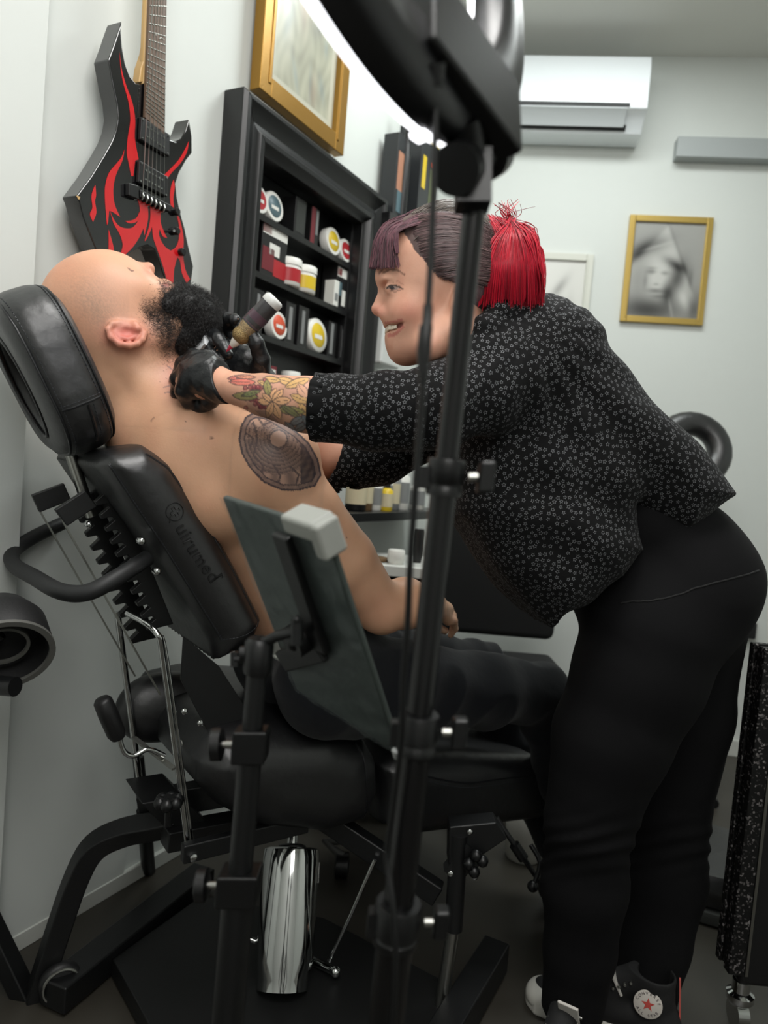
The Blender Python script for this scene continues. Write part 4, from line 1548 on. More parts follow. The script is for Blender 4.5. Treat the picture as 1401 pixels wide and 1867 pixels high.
obj('wing_knob', join(*[ball(kn + XYZ[0] * math.cos(a) * .014 + Z * math.sin(a) * .017, .012, 10, 6) for a in (.4, 1.6, 3.2, 4.6)], cyl(kn, kn + Vector((0, .04, 0)), .008)), BLACKPLASTIC, CH)
for q in ((857, 1516), (822, 1592), (866, 1598)):
    c0 = P(*q, 1.447)
    obj('bolt', lathe(c0, (0, -1, 0), [(.006, 0), (.006, .004), (.003, .006)], 8), CHROME, CH)
lv = obj('release_lever', tube(catmull([P(905, 1490, 1.62), P(945, 1550, 1.60), P(985, 1608, 1.60)], 5), .006, 10), BLACKMETAL, CH)
obj('lever_ball', join(ball(P(972, 1616, 1.57), .0125), tube(catmull([P(968, 1540, 1.60), P(985, 1572, 1.58), P(976, 1608, 1.57)], 5), .0055, 8)), BLACKPLASTIC, lv)
obj('lever_collar', cyl(P(938, 1540, 1.60), P(955, 1565, 1.60), .012), BLACKMETAL, lv)

# far dark stand leg seen behind the chair back, dark caster, white lamp foot
tag(obj('stand_leg', join(tube([P(252, 1380, 1.78), P(262, 1478, 1.78)], .014, 12), tube([P(262, 1478, 1.78), PZ(271, 1590, .0)], .018, 12)), BLACKMETAL), 'thin black vertical post standing on the floor by the left wall behind the chair', 'post')
ft = thing('floor_caster', 'small dark castor foot on the floor behind the chrome cylinder', 'castor', PZ(622, 1600, 0))
q = PZ(622, 1600, 0)
obj('wheel', lathe(q + Vector((-.02, 0, .035)), (1, 0, 0), [(.02, 0), (.035, .004), (.035, .036), (.02, .04)], 24), BLACKPLASTIC, ft)
obj('arm', tube([q + Vector((0, 0, .06)), q + Vector((-.05, .02, .085)), q + Vector((.02, .05, .085))], .013, 10), mat('caster_grey', (90, 90, 88), .4), ft)
wl = PZ(936, 1560, 0)
tag(obj('white_bin', lathe(Vector((wl.x + .03, wl.y + .0, 0)), Z, [(.050, 0), (.055, .01), (.062, .15), (.058, .155)], 32), mat('bin_white', (200, 198, 190), .4)), 'white round bin on the floor behind the leg rest', 'bin')

# ------------------------------------------------------------------ ring light on its stand
RLT = thing('ring_light', 'black ring light with glowing rim on a tall black stand with hanging cable', 'lamp', Vector((0, .66, 0)))
rn = (camR * -.851 + camU * -.132 + fwd * .508).normalized()
rcn = EYE + (fwd + camR * ((666.3 - 700.5) / F_PX) + camU * ((933.5 + 392.3) / F_PX)) * .5518
ring = Field()
def lathe_ring(o, ax, prof, seg=96):
    ax = Vector(ax).normalized()
    n = ax.orthogonal().normalized(); b = ax.cross(n)
    V, F = [], []
    m = len(prof)
    for r, h in prof:
        for k in range(seg):
            a = 2 * math.pi * k / seg
            V.append(Vector(o) + ax * h + (n * math.cos(a) + b * math.sin(a)) * r)
    for i in range(m):
        i2 = (i + 1) % m
        for k in range(seg):
            k2 = (k + 1) % seg
            F.append((i * seg + k, i * seg + k2, i2 * seg + k2, i2 * seg + k))
    return V, F
RO, RI = .2587, .192
obj('ring_housing', lathe_ring(rcn, rn, [(RI, 0), (RI, -.018), (RI + .010, -.028), (RO - .010, -.028), (RO, -.018), (RO, 0)]), mat('ring_black', (20, 21, 23), .35), RLT, bevel=0)
obj('ring_diffuser', lathe_ring(rcn, rn, [(RI + .001, .0005), (RO - .001, .0005), (RO - .001, .007), (RO - .006, .010), (RI + .006, .010), (RI + .001, .007)]), mat('diffuser_glow', (255, 255, 255), .4, emis=(250, 250, 255), estr=2.6), RLT)
# clip bumps on the rim
dn = (Vector((0, 0, -1)) - rn * Vector((0, 0, -1)).dot(rn)).normalized()
sd = rn.cross(dn)
def rp(a, r, h): return rcn + (dn * math.cos(a) + sd * math.sin(a)) * r + rn * h
for a in (-.50, -.12):
    obj('rim_clip', box(rp(a, RO + .0005, .004), ((dn * math.cos(a) + sd * math.sin(a)), (sd * math.cos(a) - dn * math.sin(a)), rn), (.0018, .007, .006)), MATS['diffuser_glow'], RLT)
bx0 = P(832, 142, .60)
tdir = (P(940, 225, .64) - P(775, 5, .54)).normalized()
nb = (-rn)
nb = (nb - tdir * nb.dot(tdir)).normalized()
sb = tdir.cross(nb)
obj('control_box', box(bx0, (tdir, sb, nb), (.066, .036, .024)), BLACKPLASTIC, RLT, bevel=.004)
obj('cable_plug', tube([P(793, 118, .535), P(795, 160, .54)], [.0075, .006], 12), BLACKPLASTIC, RLT)
# tilt head
j = P(858, 300, .625)
obj('tilt_head', join(cyl(P(815, 318, .61), P(905, 268, .65), .016), cyl(P(830, 310, .60), P(842, 303, .615), .020), cyl(P(885, 285, .635), P(898, 278, .65), .020), box(P(862, 330, .625), (camR, fwd, camU), (.014, .014, .022)), tube([P(860, 300, .625), P(850, 215, .60)], .013, 14)), BLACKPLASTIC, RLT, bevel=0)
p0, p1 = P(867, 360, .635), P(704, 1867, .665)
dpole = (p1 - p0).normalized()
pend = p0 + dpole * ((p0.z - .02) / -dpole.z)
def onp(px, py):
    # point of the pole line nearest the pixel ray
    r = ray(px, py).normalized()
    w0 = p0 - EYE
    b_ = dpole.dot(r); d_ = dpole.dot(w0); e_ = r.dot(w0)
    return p0 + dpole * ((b_ * e_ - d_) / (1 - b_ * b_))
pa_, pb_, pc_ = onp(808, 870), onp(757, 1335), onp(715, 1680)
obj('upper_pole', tube([p0, pa_], .0098, 20), mat('pole_gloss_black', (14, 14, 15), .2), RLT)
obj('middle_pole', tube([pa_, pb_], .0118, 20), MATS['pole_gloss_black'], RLT)
obj('lower_pole', tube([pb_, pc_], .0140, 20), MATS['pole_gloss_black'], RLT)
obj('base_pole', tube([pc_, pend], .0165, 20), MATS['pole_gloss_black'], RLT)
for q, h_, r_, sgn in ((pa_, .016, .0165, 0), (pb_, .018, .0185, 1), (pc_, .020, .0215, 1)):
    cl_ = obj('pole_clamp', join(lathe(q - dpole * h_, dpole, [(r_ * .95, 0), (r_, .002), (r_, h_ * 2 - .012), (r_ * .93, h_ * 2 - .011), (r_ * .93, h_ * 2 - .008), (r_ * .98, h_ * 2 - .007), (r_ * .95, h_ * 2)], 24), box(q + camR * r_ * -.9, (camR, fwd, dpole), (.008, .008, h_ * .6))), BLACKPLASTIC, RLT)
    e = q + camR * (r_ + .004)
    obj('clamp_screw', cyl(e, e + camR * .008, .004, seg=10), STEEL, cl_)
    obj('clamp_knob', box(e + camR * .015, (camR, fwd, dpole), (.007, .009, .014)), BLACKPLASTIC, cl_, bevel=.003)
for k in range(3):
    a = .5 + k * 2.094
    obj('tripod_leg', tube([pend + Z * .30, Vector((pend.x + math.cos(a) * .30, pend.y - .06 + math.sin(a) * .22, .012))], .009, 10), BLACKMETAL, RLT)
cab_pts = [P(795, 160, .55), P(792, 300, .555), P(787, 450, .56), P(781, 560, .56)]
obj('cable', join(tube(catmull(cab_pts, 6), .0026, 8), tube(catmull([P(772, 690, .56), P(766, 780, .565), P(757, 900, .57), P(748, 1030, .58), P(744, 1130, .59), P(736, 1240, .60), P(733, 1340, .61), P(716, 1480, .63), P(706, 1560, .636), P(716, 1650, .625), P(722, 1760, .62), P(716, 1900, .62), P(712, 2100, .62)], 6), .0028, 8)), BLACKPLASTIC, RLT)
obj('cable_connector', join(tube([P(781, 556, .56), P(779, 590, .56), P(777, 596, .56), P(773, 640, .56), P(771, 692, .56)], [.0036, .0040, .0052, .0055, .0036], 12)), BLACKPLASTIC, RLT)

# ------------------------------------------------------------------ tablet on its stand
TL, TR, BR = P(404, 906, .88), P(592, 966, .72), P(724, 1374, .83)
ex = (TR - TL); ey = (BR - TR)
wt, ht = ex.length, ey.length
ex.normalize()
ey = (ey - ex * ey.dot(ex)).normalized()
en = ex.cross(ey)
if en.dot(EYE - TL) < 0: en = -en
tc_ = TR - ex * (wt / 2) + ey * (ht / 2) - en * .004
print('tablet', wt, ht, proj([TR - ex * wt + ey * ht, TR - ex * wt]))
tab = thing('tablet', 'tablet in clear plastic wrap, its grey-green back to us, clamped on a thin black stand', 'tablet', tc_)
obj('tablet_body', box(tc_, (ex, ey, en), (wt / 2, ht / 2, .0038)), mat('tablet_back', (72, 80, 77), .38, .3), tab, bevel=.003, bseg=3)
obj('screen', box(tc_ - en * .0042, (ex, ey, en), (wt / 2 - .006, ht / 2 - .006, .0005)), mat('screen_black', (8, 8, 9), .08), tab, smooth=False)
# cling film: a crumpled thin sheet over the back
nx, ny = 30, 46
V = []
for j in range(ny):
    for i in range(nx):
        u_, v_ = i / (nx - 1) - .5, j / (ny - 1) - .5
        hgt_ = .0016 + .0009 * math.sin(u_ * 14 + v_ * 31 + 2 * math.sin(v_ * 17)) + .0007 * math.sin(u_ * 37 - v_ * 12)
        V.append(tc_ + ex * u_ * (wt + .002) + ey * v_ * (ht + .002) + en * (.0042 + max(hgt_, .0002)))
F = [(j * nx + i, j * nx + i + 1, (j + 1) * nx + i + 1, (j + 1) * nx + i) for j in range(ny - 1) for i in range(nx - 1)]
film = mat('cling_film', (130, 142, 140), .14, spec=1.0, alpha=.22, bump=1.0, bscale=38, bdist=.006)
obj('plastic_wrap', (V, F), film, tab)
GRC = mat('clamp_grey', (158, 160, 154), .5)
hold = thing('tablet_stand', 'thin black stand with grey clamps carrying the wrapped tablet', 'stand', Vector((-.15, .8, 0)))
def tp(u_, v_, n_): return tc_ + ex * u_ + ey * v_ + en * n_
obj('top_clamp', join(box(tp(wt / 2 - .026, -ht / 2 - .003, .004), (ex, ey, en), (.028, .011, .016)), box(tp(wt / 2 + .001, -ht / 2 + .008, .004), (ex, ey, en), (.009, .020, .015))), GRC, hold, bevel=.005, bseg=4)
obj('bottom_clamp', join(box(tp(-wt / 2 + .005, ht / 2 - .062, .012), (ex, ey, en), (.014, .003, .003)), box(tp(-wt / 2 - .006, ht / 2 - .076, .008), (ex, ey, en), (.003, .016, .006)), box(tp(-wt / 2 + .010, ht / 2 - .060, .006), (ex, ey, en), (.018, .003, .006))), GRC, hold, bevel=.002)
obj('corner_clip', box(tp(wt / 2 - .001, ht / 2 - .001, .003), (ex, ey, en), (.006, .008, .006)), mat('clip_clear', (190, 192, 192), .2), hold, bevel=.003, bseg=3)
b1 = tp(wt / 2 - .025, -ht / 2 + .02, .016); b2 = tp(-wt / 2 + .02, ht / 2 - .07, .016)
obj('holder_bar', join(bar(tp(.035, -ht / 2 + .015, .015), tp(.030, .02, .015), .030, .010, upv=en), bar(tp(.030, .02, .015), tp(-wt / 2 + .02, ht / 2 - .066, .015), .030, .010, upv=en)), BLACKPLASTIC, hold, bevel=.003)
hub = tp(0.0, .01, .022)
obj('ball_joint', join(ball(hub, .016), cyl(hub - en * .01, hub + en * .012, .020)), BLACKPLASTIC, hold)
pt = P(480, 1172, .80)
obj('joint_arm', join(tube([hub, P(545, 1148, .77), P(505, 1160, .79), pt], .006, 10), cyl(P(541, 1130, .765), P(541, 1175, .765), .006), ball(P(541, 1130, .762), .0045)), BLACKMETAL, hold)
s0_, s1_ = P(474, 1165, .80), P(415, 1867, .82)
ds = (s1_ - s0_).normalized()
se = s0_ + ds * ((s0_.z - .02) / -ds.z)
def ons(py):
    t = (py - 1165) / (1867 - 1165)
    return s0_.lerp(s1_, t)
obj('stand_head', join(lathe(ons(1225), -ds, [(.014, 0), (.016, .005), (.016, .035), (.012, .04)], 16), cyl(ons(1190) - camR * .02, ons(1190) + camR * .012, .008)), BLACKMETAL, hold)
obj('wing_screw', join(cyl(ons(1200) - camR * .026, ons(1200) - camR * .012, .004), box(ons(1200) - camR * .026, (camR, fwd, camU), (.004, .003, .008))), BLACKMETAL, hold)
obj('upper_tube', tube([ons(1200), ons(1345)], .0115, 16), BLACKMETAL, hold)
obj('middle_tube', tube([ons(1345), ons(1605)], .0135, 16), BLACKMETAL, hold)
obj('lower_tube', tube([ons(1605), se], .0185, 16), BLACKMETAL, hold)
for py, r_ in ((1350, .019), (1605, .023)):
    c_ = ons(py)
    cl_ = obj('tube_clamp', join(box(c_, (camR, fwd, ds), (r_, r_ * .9, .019)),), BLACKPLASTIC, hold, bevel=.003)
    e = c_ - camR * (r_)
    obj('clamp_screw', cyl(e, e - camR * .012, .0045, seg=10), STEEL, cl_)
    obj('clamp_knob', lathe(e - camR * .012, -camR, [(.014, 0), (.019, .002), (.019, .012), (.015, .014)], 8), BLACKPLASTIC, cl_)
for k in range(3):
    a = .2 + k * 2.094
    obj('tripod_leg', tube([se + Z * .28, Vector((se.x + math.cos(a) * .26, se.y - .05 + math.sin(a) * .2, .01))], .008, 10), BLACKMETAL, hold)

# ------------------------------------------------------------------ black hood at the left edge
hdx = thing('black_hood', 'black round hood with grey rim on a thick black rod at the left edge', 'lamp', Vector((P(10, 1200, 1.15).x, 1.15, .0)))
ho = P(8, 1196, 1.16); hax = (P(0, 1110, 1.16) - P(14, 1206, 1.08)).normalized()
obj('shell', lathe_ring(ho, hax, [(.068, 0), (.074, .01), (.070, .06), (.050, .095), (.005, .105), (.005, .10), (.046, .09), (.064, .058), (.066, .01)], 48), mat('hood_black', (20, 20, 21), .6, bump=.2, bscale=250), hdx)
obj('rim', lathe_ring(ho, hax, [(.066, -.002), (.066, .004), (.0755, .004), (.0755, -.002)], 48), mat('rim_light_grey', (92, 92, 88), .5), hdx)
obj('inner_ring', lathe_ring(ho + hax * .02, hax, [(.035, 0), (.040, 0), (.040, .006), (.035, .006)], 40), MATS['rim_light_grey'], hdx)
obj('rod', join(tube([P(-120, 1240, 1.18), P(28, 1252, 1.14)], .0155, 20), tube([ho + hax * .05, P(-100, 1238, 1.18)], .01, 10)), BLACKPLASTIC, hdx)
obj('stand_pole', tube([P(-120, 1240, 1.18), Vector((P(-120, 1240, 1.18).x, 1.18, 0.0))], .012, 12), BLACKMETAL, hdx)
# ------------------------------------------------------------------ people: helpers
def skinmat(name):
    m = mat(name, (210, 160, 132), .47, spec=.42, attr='Col', sss=.12, bump=.18, bscale=260, bdist=.001, var=.035, vscale=22)
    return m


SKIN = skinmat('skin')


def mixc(c, g, col):
    g = np.clip(g, 0, 1)[:, None]
    return c * (1 - g) + np.array(col) * g


def blob(P2, x, y, rx, ry, ang=0):
    a = math.radians(ang)
    dx, dy = P2[:, 0] - x, P2[:, 1] - y
    u = dx * math.cos(a) + dy * math.sin(a)
    v = -dx * math.sin(a) + dy * math.cos(a)
    return np.exp(-((u / rx) ** 2 + (v / ry) ** 2))


def camside(V, y):
    """true for points nearer to us than depth y"""
    return V[:, 1] < y


# ------------------------------------------------------------------ the client
HA = math.radians(22)
hF = Vector((math.cos(HA), math.sin(HA), 0))
hS = Vector((math.sin(HA), -math.cos(HA), 0))
HO = P(215, 560, 1.38)


def hp_(px, py, lat=0.0):
    return PP(px, py, HO + hS * lat, hS)


man = thing('person', 'bearded shirtless man with a round arm tattoo lying back in the black chair', 'person', Vector((-.25, 1.55, 0)))
B = Field()
HX = (hF, Z, hS)
lat0 = .075
B.ell(hp_(184, 570), (.105, .107, .080), HX, k=.02)
B.ell(hp_(206, 546), (.072, .078, .066), HX, k=.03)
B.chain([hp_(219, 493, -.034), hp_(222, 490, -.012), hp_(222, 490, .012), hp_(219, 493, .034)], [.011, .013, .013, .011], k=.016)
B.ell(hp_(236, 550), (.050, .046, .061), HX, k=.03)
B.chain([hp_(238, 494), hp_(256, 489.5), hp_(270, 490)], [.0085, .0095, .0122], k=.010)
for s in (-1, 1):
    B.ell(hp_(266, 500, s * .012), (.011, .010, .008), HX, k=.006)
    B.ell(hp_(256, 531, s * .037), (.027, .023, .022), HX, k=.025)
B.ell(hp_(272, 543), (.032, .034, .040), HX, k=.02)
B.chain([hp_(297, 520, -.018), hp_(300, 519, 0), hp_(297, 520, .018)], [.005, .0075, .005], k=.008)
B.chain([hp_(300, 531, -.017), hp_(305, 531, 0), hp_(300, 531, .017)], [.005, .008, .005], k=.008)
B.ell(hp_(305, 568), (.052, .045, .050), HX, k=.03)
for s in (-1, 1):
    B.chain([hp_(240, 620, s * .055), hp_(290, 615, s * .050), hp_(338, 585, s * .018)], [.020, .020, .022], k=.035)
for s in (-1, 1):
    B.ell(hp_(242, 501, s * .031), (.0125, .0115, .014), HX, k=.005)
    B.chain([hp_(236, 489, s * .040), hp_(238, 488.5, s * .030), hp_(240, 489, s * .020)], [.0022] * 3, k=.003)
    B.ell(hp_(273, 505, s * .0065), (.006, .0045, .0035), HX, k=.003, op='s')
# neck
B.chain([hp_(190, 630), hp_(215, 690), hp_(262, 760)], [.060, .052, .065], k=.03)
B.chain([hp_(228, 612), hp_(262, 672), hp_(306, 752)], [.070, .064, .074], k=.03)
B.chain([hp_(222, 655, .046), hp_(270, 712, .050), hp_(325, 748, .030)], [.016, .014, .014], k=.02)
B.ell(hp_(312, 672), (.022, .026, .02), HX, k=.02)
# ears
for s in (-1, 1):
    def e(px, py, l): return hp_(px, py, s * l)
    B.ell(e(231, 606, .080), (.032, .0185, .010), HX, k=.008)
    B.chain([e(216, 589, .082), e(204, 591, .087), e(197, 601, .091), e(202, 615, .094), e(217, 627, .095), e(236, 630, .094), e(250, 627, .091), e(259, 619, .087), (e(263, 609, .082))],
            [.0040, .0046, .0050, .0052, .0052, .0050, .0050, .0056, .0056], k=.007)
    B.ell(e(235, 603, .096), (.0145, .0080, .010), HX, k=.005, op='s')
    B.chain([e(208, 601, .097), e(216, 600, .097)], [.0035, .0025], k=.004, op='s')
    B.chain([e(209, 607, .087), e(219, 616, .090), e(234, 619, .090), e(248, 614, .087)], [.0032, .0038, .0038, .003], k=.007)
    B.chain([e(246, 591, .083), e(250, 599, .087), e(247, 606, .085)], [.005, .0052, .0035], k=.006)

# torso in chair coordinates
ua, za = cuv(cn(275, 815))
ub, zb = cuv(cn(480, 1130))
dv = Vector((ub - ua, zb - za)).normalized()
nv = Vector((-dv.y, dv.x))
if nv.x < 0: nv = -nv


def tt(s, n, lat):
    """torso point: s along the back from the shoulders, n out from the cushion, lat from the spine (+ towards us)"""
    a = Vector((ua, za)) + dv * s + nv * n
    return NP + cF * a.x + Z * a.y + cS * (-.20 + lat)


for s_, n_, l_, r_ in ((.03, .095, .09, .080), (.11, .120, .105, .108), (.22, .125, .09, .122), (.33, .130, .07, .125), (.43, .125, .08, .120), (.51, .125, .08, .108)):
    B.chain([tt(s_, n_, -l_), tt(s_, n_, l_)], [r_, r_], k=.06)
RS = P(486, 842, 1.355)
LSh_ = RS - cS * .40
for sh, sg in ((RS, 1), (LSh_, -1)):
    tr = P(335, 795, 1.37) if sg == 1 else P(335, 795, 1.37) - cS * .22
    B.chain([hp_(300, 745, .02 * sg), tr, sh], [.055, .070, .080], k=.04)
    if sg == 1:
        B.chain([P(262, 812, 1.39), P(330, 850, 1.38), P(400, 900, 1.38)], [.062, .085, .095], k=.05)
        B.ell(P(500, 846, 1.345), (.078, .088, .070), (camR * .7 + camU * -.7, camR * .7 + camU * .7, fwd), k=.03)
        B.ell(P(470, 880, 1.37), (.07, .09, .07), (camR, camU, fwd), k=.04)
el = P(693, 1108, 1.46)
B.chain([RS, P(560, 935, 1.37), P(628, 1020, 1.41), el], [.078, .064, .060, .047], k=.02)
B.ell(P(590, 1010, 1.40), (.075, .050, .048), (camR * .6 - camU * .8, camR * .8 + camU * .6, fwd), k=.03)
B.ell(P(700, 1125, 1.455), (.028, .026, .028), k=.02)
wr = P(792, 1108, 1.60)
B.chain([el, P(738, 1100, 1.50), P(770, 1104, 1.55), wr], [.046, .052, .044, .029], k=.02)
# right hand on the thigh
hk = P(812, 1112, 1.665)
B.chain([wr, hk], [.026, .020], k=.015)
for k in range(4):
    b0_ = P(806 + k * 4, 1110 + k * 7, 1.665 - .004 * k)
    b1_ = P(818 + k * 3, 1108 + k * 8, 1.70 - .01 * k)
    b2_ = P(826 + k * 1, 1122 + k * 8, 1.73 - .012 * k)
    b3_ = P(828 - k * 2, 1140 + k * 6, 1.74 - .012 * k)
    B.chain([wr.lerp(b0_, .45), b0_, b1_, b2_, b3_], [.014, .0115, .0098, .0088, .0072], k=.008)
B.chain([wr, P(790, 1128, 1.63), P(800, 1146, 1.66), P(812, 1150, 1.685)], [.016, .013, .0105, .0085], k=.010)
# left arm, mostly hidden: lies along the far side
lel = LSh_ + cF * .12 - Z * .27
lwr = lel + cF * .22 + Z * .02 + cS * .06
B.chain([LSh_, lel, lwr], [.07, .048, .03], k=.03)
B.chain([lwr, lwr + cF * .08], [.03, .022], k=.02)
for k in range(4):
    q = lwr + cF * .07 + cS * (.028 - .019 * k)
    B.chain([q, q + cF * .045 - Z * .008, q + cF * .07 - Z * .028], [.0105, .0095, .0078], k=.006)
B.chain([lwr + cS * .02, lwr + cF * .04 + cS * .045 - Z * .01, lwr + cF * .07 + cS * .05 - Z * .02], [.013, .011, .009], k=.008)
# legs (inside the trousers)
RH = P(598, 1248, 1.46)
RK = P(985, 1262, 1.77)
LH = RH - cS * .20
LK = RK - cS * .22
RA = Vector((RK.x + .21, RK.y + .05, .10))
LA = RA - cS * .13
B.chain([RH, RH.lerp(RK, .5), RK, RK.lerp(RA, .35), RA], [.085, .068, .050, .044, .034], k=.02)
B.chain([LH, LH.lerp(LK, .5), LK, LK.lerp(LA, .35), LA], [.085, .068, .050, .044, .034], k=.02)
for A0 in (RA, LA):
    B.chain([A0, A0 - Z * .055 + cF * .03, A0 - Z * .06 + cF * .14], [.036, .034, .024], k=.02)
hlo = np.array(HO) + np.array([-.16, -.13, -.22]); hhi = np.array(HO) + np.array([.20, .15, .13])
a_lo = np.array([min(P(430, 740, 1.3).x, P(440, 900, 1.3).x), 1.18, P(500, 905, 1.30).z - .02]); a_hi = np.array([P(600, 800, 1.36).x, 1.40, P(440, 735, 1.32).z + .01])
h2lo = np.array([P(780, 1100, 1.6).x - .01, 1.58, P(800, 1170, 1.66).z]); h2hi = np.array([P(850, 1100, 1.76).x, 1.79, P(800, 1085, 1.6).z])
V, F = B.mesh(.0055, [(hlo, hhi, .0023), (a_lo, a_hi, .0020), (h2lo, h2hi, .0027)])
P2 = proj(V)
near = V[:, 1] < 1.42
c = np.tile(lin((216, 168, 136)), (len(V), 1))
# broad tones that belong to the skin itself
c = mixc(c, .55 * blob(P2, 210, 540, 120, 90), lin((218, 160, 134)))
c = mixc(c, .5 * blob(P2, 110, 490, 45, 40), lin((206, 138, 108)))
st = blob(P2, 170, 560, 45, 75, -35) * (P2[:, 0] < 235)
c = mixc(c, np.clip(st * (0.40 + .45 * (rng.uniform(size=len(V)) - .5) + .12 * vnoise(V, 70, 5)), 0, .6), lin((150, 128, 112)))
bs = np.clip(1.1 * blob(P2, 320, 590, 42, 60, 20) + .55 * blob(P2, 272, 572, 26, 10, 65), 0, 1)
c = mixc(c, np.clip(bs * (0.62 + .9 * (rng.uniform(size=len(V)) - .5) + .1 * vnoise(V, 80, 11)), 0, .93), lin((60, 50, 46)))
c = mixc(c, .85 * blob(P2, 230, 610, 40, 24) * near, lin((206, 104, 96)))
c = mixc(c, .55 * blob(P2, 272, 492, 14, 16), lin((196, 118, 98)))
c = mixc(c, .9 * blob(P2, 303, 520, 9, 6), lin((178, 96, 92)))
c = mixc(c, .6 * blob(P2, 320, 690, 32, 44), lin((198, 128, 118)))
c = mixc(c, .25 * blob(P2, 690, 1110, 40, 40), lin((186, 118, 100)))
c = mixc(c, .3 * np.clip(vnoise(V, 60, 2), 0, 1), lin((204, 146, 118)))
# eyelashes / brow
dl = dist_line(P2, [(234, 489), (238, 493), (243, 494)])
c = mixc(c, (dl < 1.6) * .7 * near, lin((60, 40, 36)))
# moles
for x, y, r in ((620, 962, 2.2), (631, 979, 2.6), (338, 768, 1.6), (386, 800, 1.6), (300, 812, 1.4), (640, 1000, 1.2)):
    c = mixc(c, (np.hypot(P2[:, 0] - x, P2[:, 1] - y) < r) * .75 * (V[:, 1] < 1.5), lin((70, 46, 40)))
c = mixc(c, (dist_line(P2, [(275, 768), (281, 761)]) < 1.2) * .5, lin((80, 60, 54)))
# thin neck tattoo lines
for L_ in ([(306, 668), (318, 676), (312, 688), (324, 696)], [(298, 706), (316, 702), (328, 707)], [(300, 716), (322, 714)], [(322, 664), (314, 682)]):
    c = mixc(c, (dist_line(P2, L_) < 1.2) * .55 * near, lin((90, 84, 92)))
# round tattoo on the upper arm
ringp = [(437, 802), (440, 778), (450, 760), (465, 752), (485, 754), (510, 768), (541, 788), (564, 810), (579, 838), (585, 866), (574, 885), (545, 893), (515, 893), (482, 879), (456, 852), (442, 826)]
arm = V[:, 1] < 1.40
ins_ = in_poly(P2, ringp) & arm
dr = dist_line(P2, ringp, closed=True)
ink = np.zeros(len(V))
cx_, cy_ = 512, 822
dx, dy = P2[:, 0] - cx_, P2[:, 1] - cy_
ux = (dx * math.cos(.73) + dy * math.sin(.73)) / 88
uy = (-dx * math.sin(.73) + dy * math.cos(.73)) / 54
rr = np.hypot(ux, uy)
th = np.arctan2(uy, ux)
band = (dr < 9) & ins_
ink = np.where(band, .48 + .12 * vnoise(V, 400, 4), ink)
ink = np.where((dr < 1.7) & arm, .88, ink)
ink = np.where(ins_ & (np.abs(dr - 9) < 1.3), .85, ink)
inner = ins_ & (dr >= 10)
# coiling scaled body around a bare centre
sx_c, sy_c = 508, 800
d2x, d2y = P2[:, 0] - sx_c, P2[:, 1] - sy_c
r2 = np.hypot(d2x, d2y * 1.0)
t2 = np.arctan2(d2y, d2x)
coil = inner & (r2 > 16) & (r2 < 66) & ~((t2 < -1.2) & (t2 > -2.6) & (r2 > 40))
row = np.floor(r2 / 7.0)
sc_ph = (t2 * (r2 / 10.0) + row * .5)
cellx = np.abs((sc_ph % 1) - .5) * 2
celly = (r2 / 7.0) % 1
shade = .18 + .42 * celly * (1 - .3 * cellx) + .25 * np.clip((t2 - .1) / 1.6, 0, 1)
ink = np.where(coil, shade, ink)
ink = np.where(coil & (celly > .86), .80, ink)
ink = np.where(coil & (cellx > .90), .70, ink)
ink = np.where(inner & ~coil & (r2 >= 66), .30 + .25 * np.sin(t2 * 16), ink)
ink = np.where(inner & (P2[:, 0] > 548) & (P2[:, 1] > 805), np.maximum(ink, .75 + .15 * vnoise(V, 300, 8)), ink)
ink = np.where(inner & (np.abs(r2 - 16) < 1.3), .8, ink)
for L_ in ([(462, 770), (470, 800), (462, 830), (480, 850), (476, 872)], [(500, 850), (512, 868), (505, 884)], [(530, 850), (545, 866), (540, 882)], [(470, 760), (480, 775), (496, 768), (512, 776)], [(450, 790), (462, 800), (456, 816)]):
    ink = np.where(inner & (dist_line(P2, L_) < 1.7), .78, ink)
c = mixc(c, .38 * ins_, lin((132, 124, 130)))
c = mixc(c, np.clip(ink, 0, .92) * 1.0, lin((40, 42, 56)))
mb = obj('body', (V, F), SKIN, man)
color_attr(mb, c)

# beard and moustache
HAIRB = mat('beard_hair', (24, 22, 22), .42, spec=.4)
Bd = Field()
Bd.ell(hp_(334, 566), (.050, .044, .060), HX, k=.02)
Bd.ell(hp_(361, 590), (.047, .055, .056), HX, k=.02)
Bd.ell(hp_(328, 620), (.030, .030, .050), HX, k=.02)
Bd.chain([hp_(296, 600, -.045), hp_(312, 596, 0), hp_(298, 600, .048)], [.014, .03, .014], k=.03)
Bd.chain([hp_(290, 530, .034), hp_(300, 524, .018), hp_(297, 517, 0), hp_(300, 524, -.018), hp_(290, 530, -.034)], [.008, .009, .008, .009, .008], k=.008)
Bd.chain([hp_(292, 532, .034), hp_(305, 556, .046)], [.010, .014], k=.015)
Bd.ell(hp_(304, 519), (.012, .007, .016), HX, k=.004, op='s')
V, F = Bd.mesh(.004)
bo = obj('beard', (V, F), HAIRB, man)
bm = bo.data


def scatter(V, F, n, seed=1):
    r = np.random.default_rng(seed)
    Q = V[F]
    e1 = Q[:, 2] - Q[:, 0]; e2 = Q[:, 3] - Q[:, 1]
    N = np.cross(e1, e2)
    A = np.linalg.norm(N, axis=1)
    N = N / (A[:, None] + 1e-12)
    i = r.choice(len(F), n, p=A / A.sum())
    w_ = r.dirichlet((1, 1, 1, 1), n)
    p = (Q[i] * w_[:, :, None]).sum(1)
    return p, N[i], r


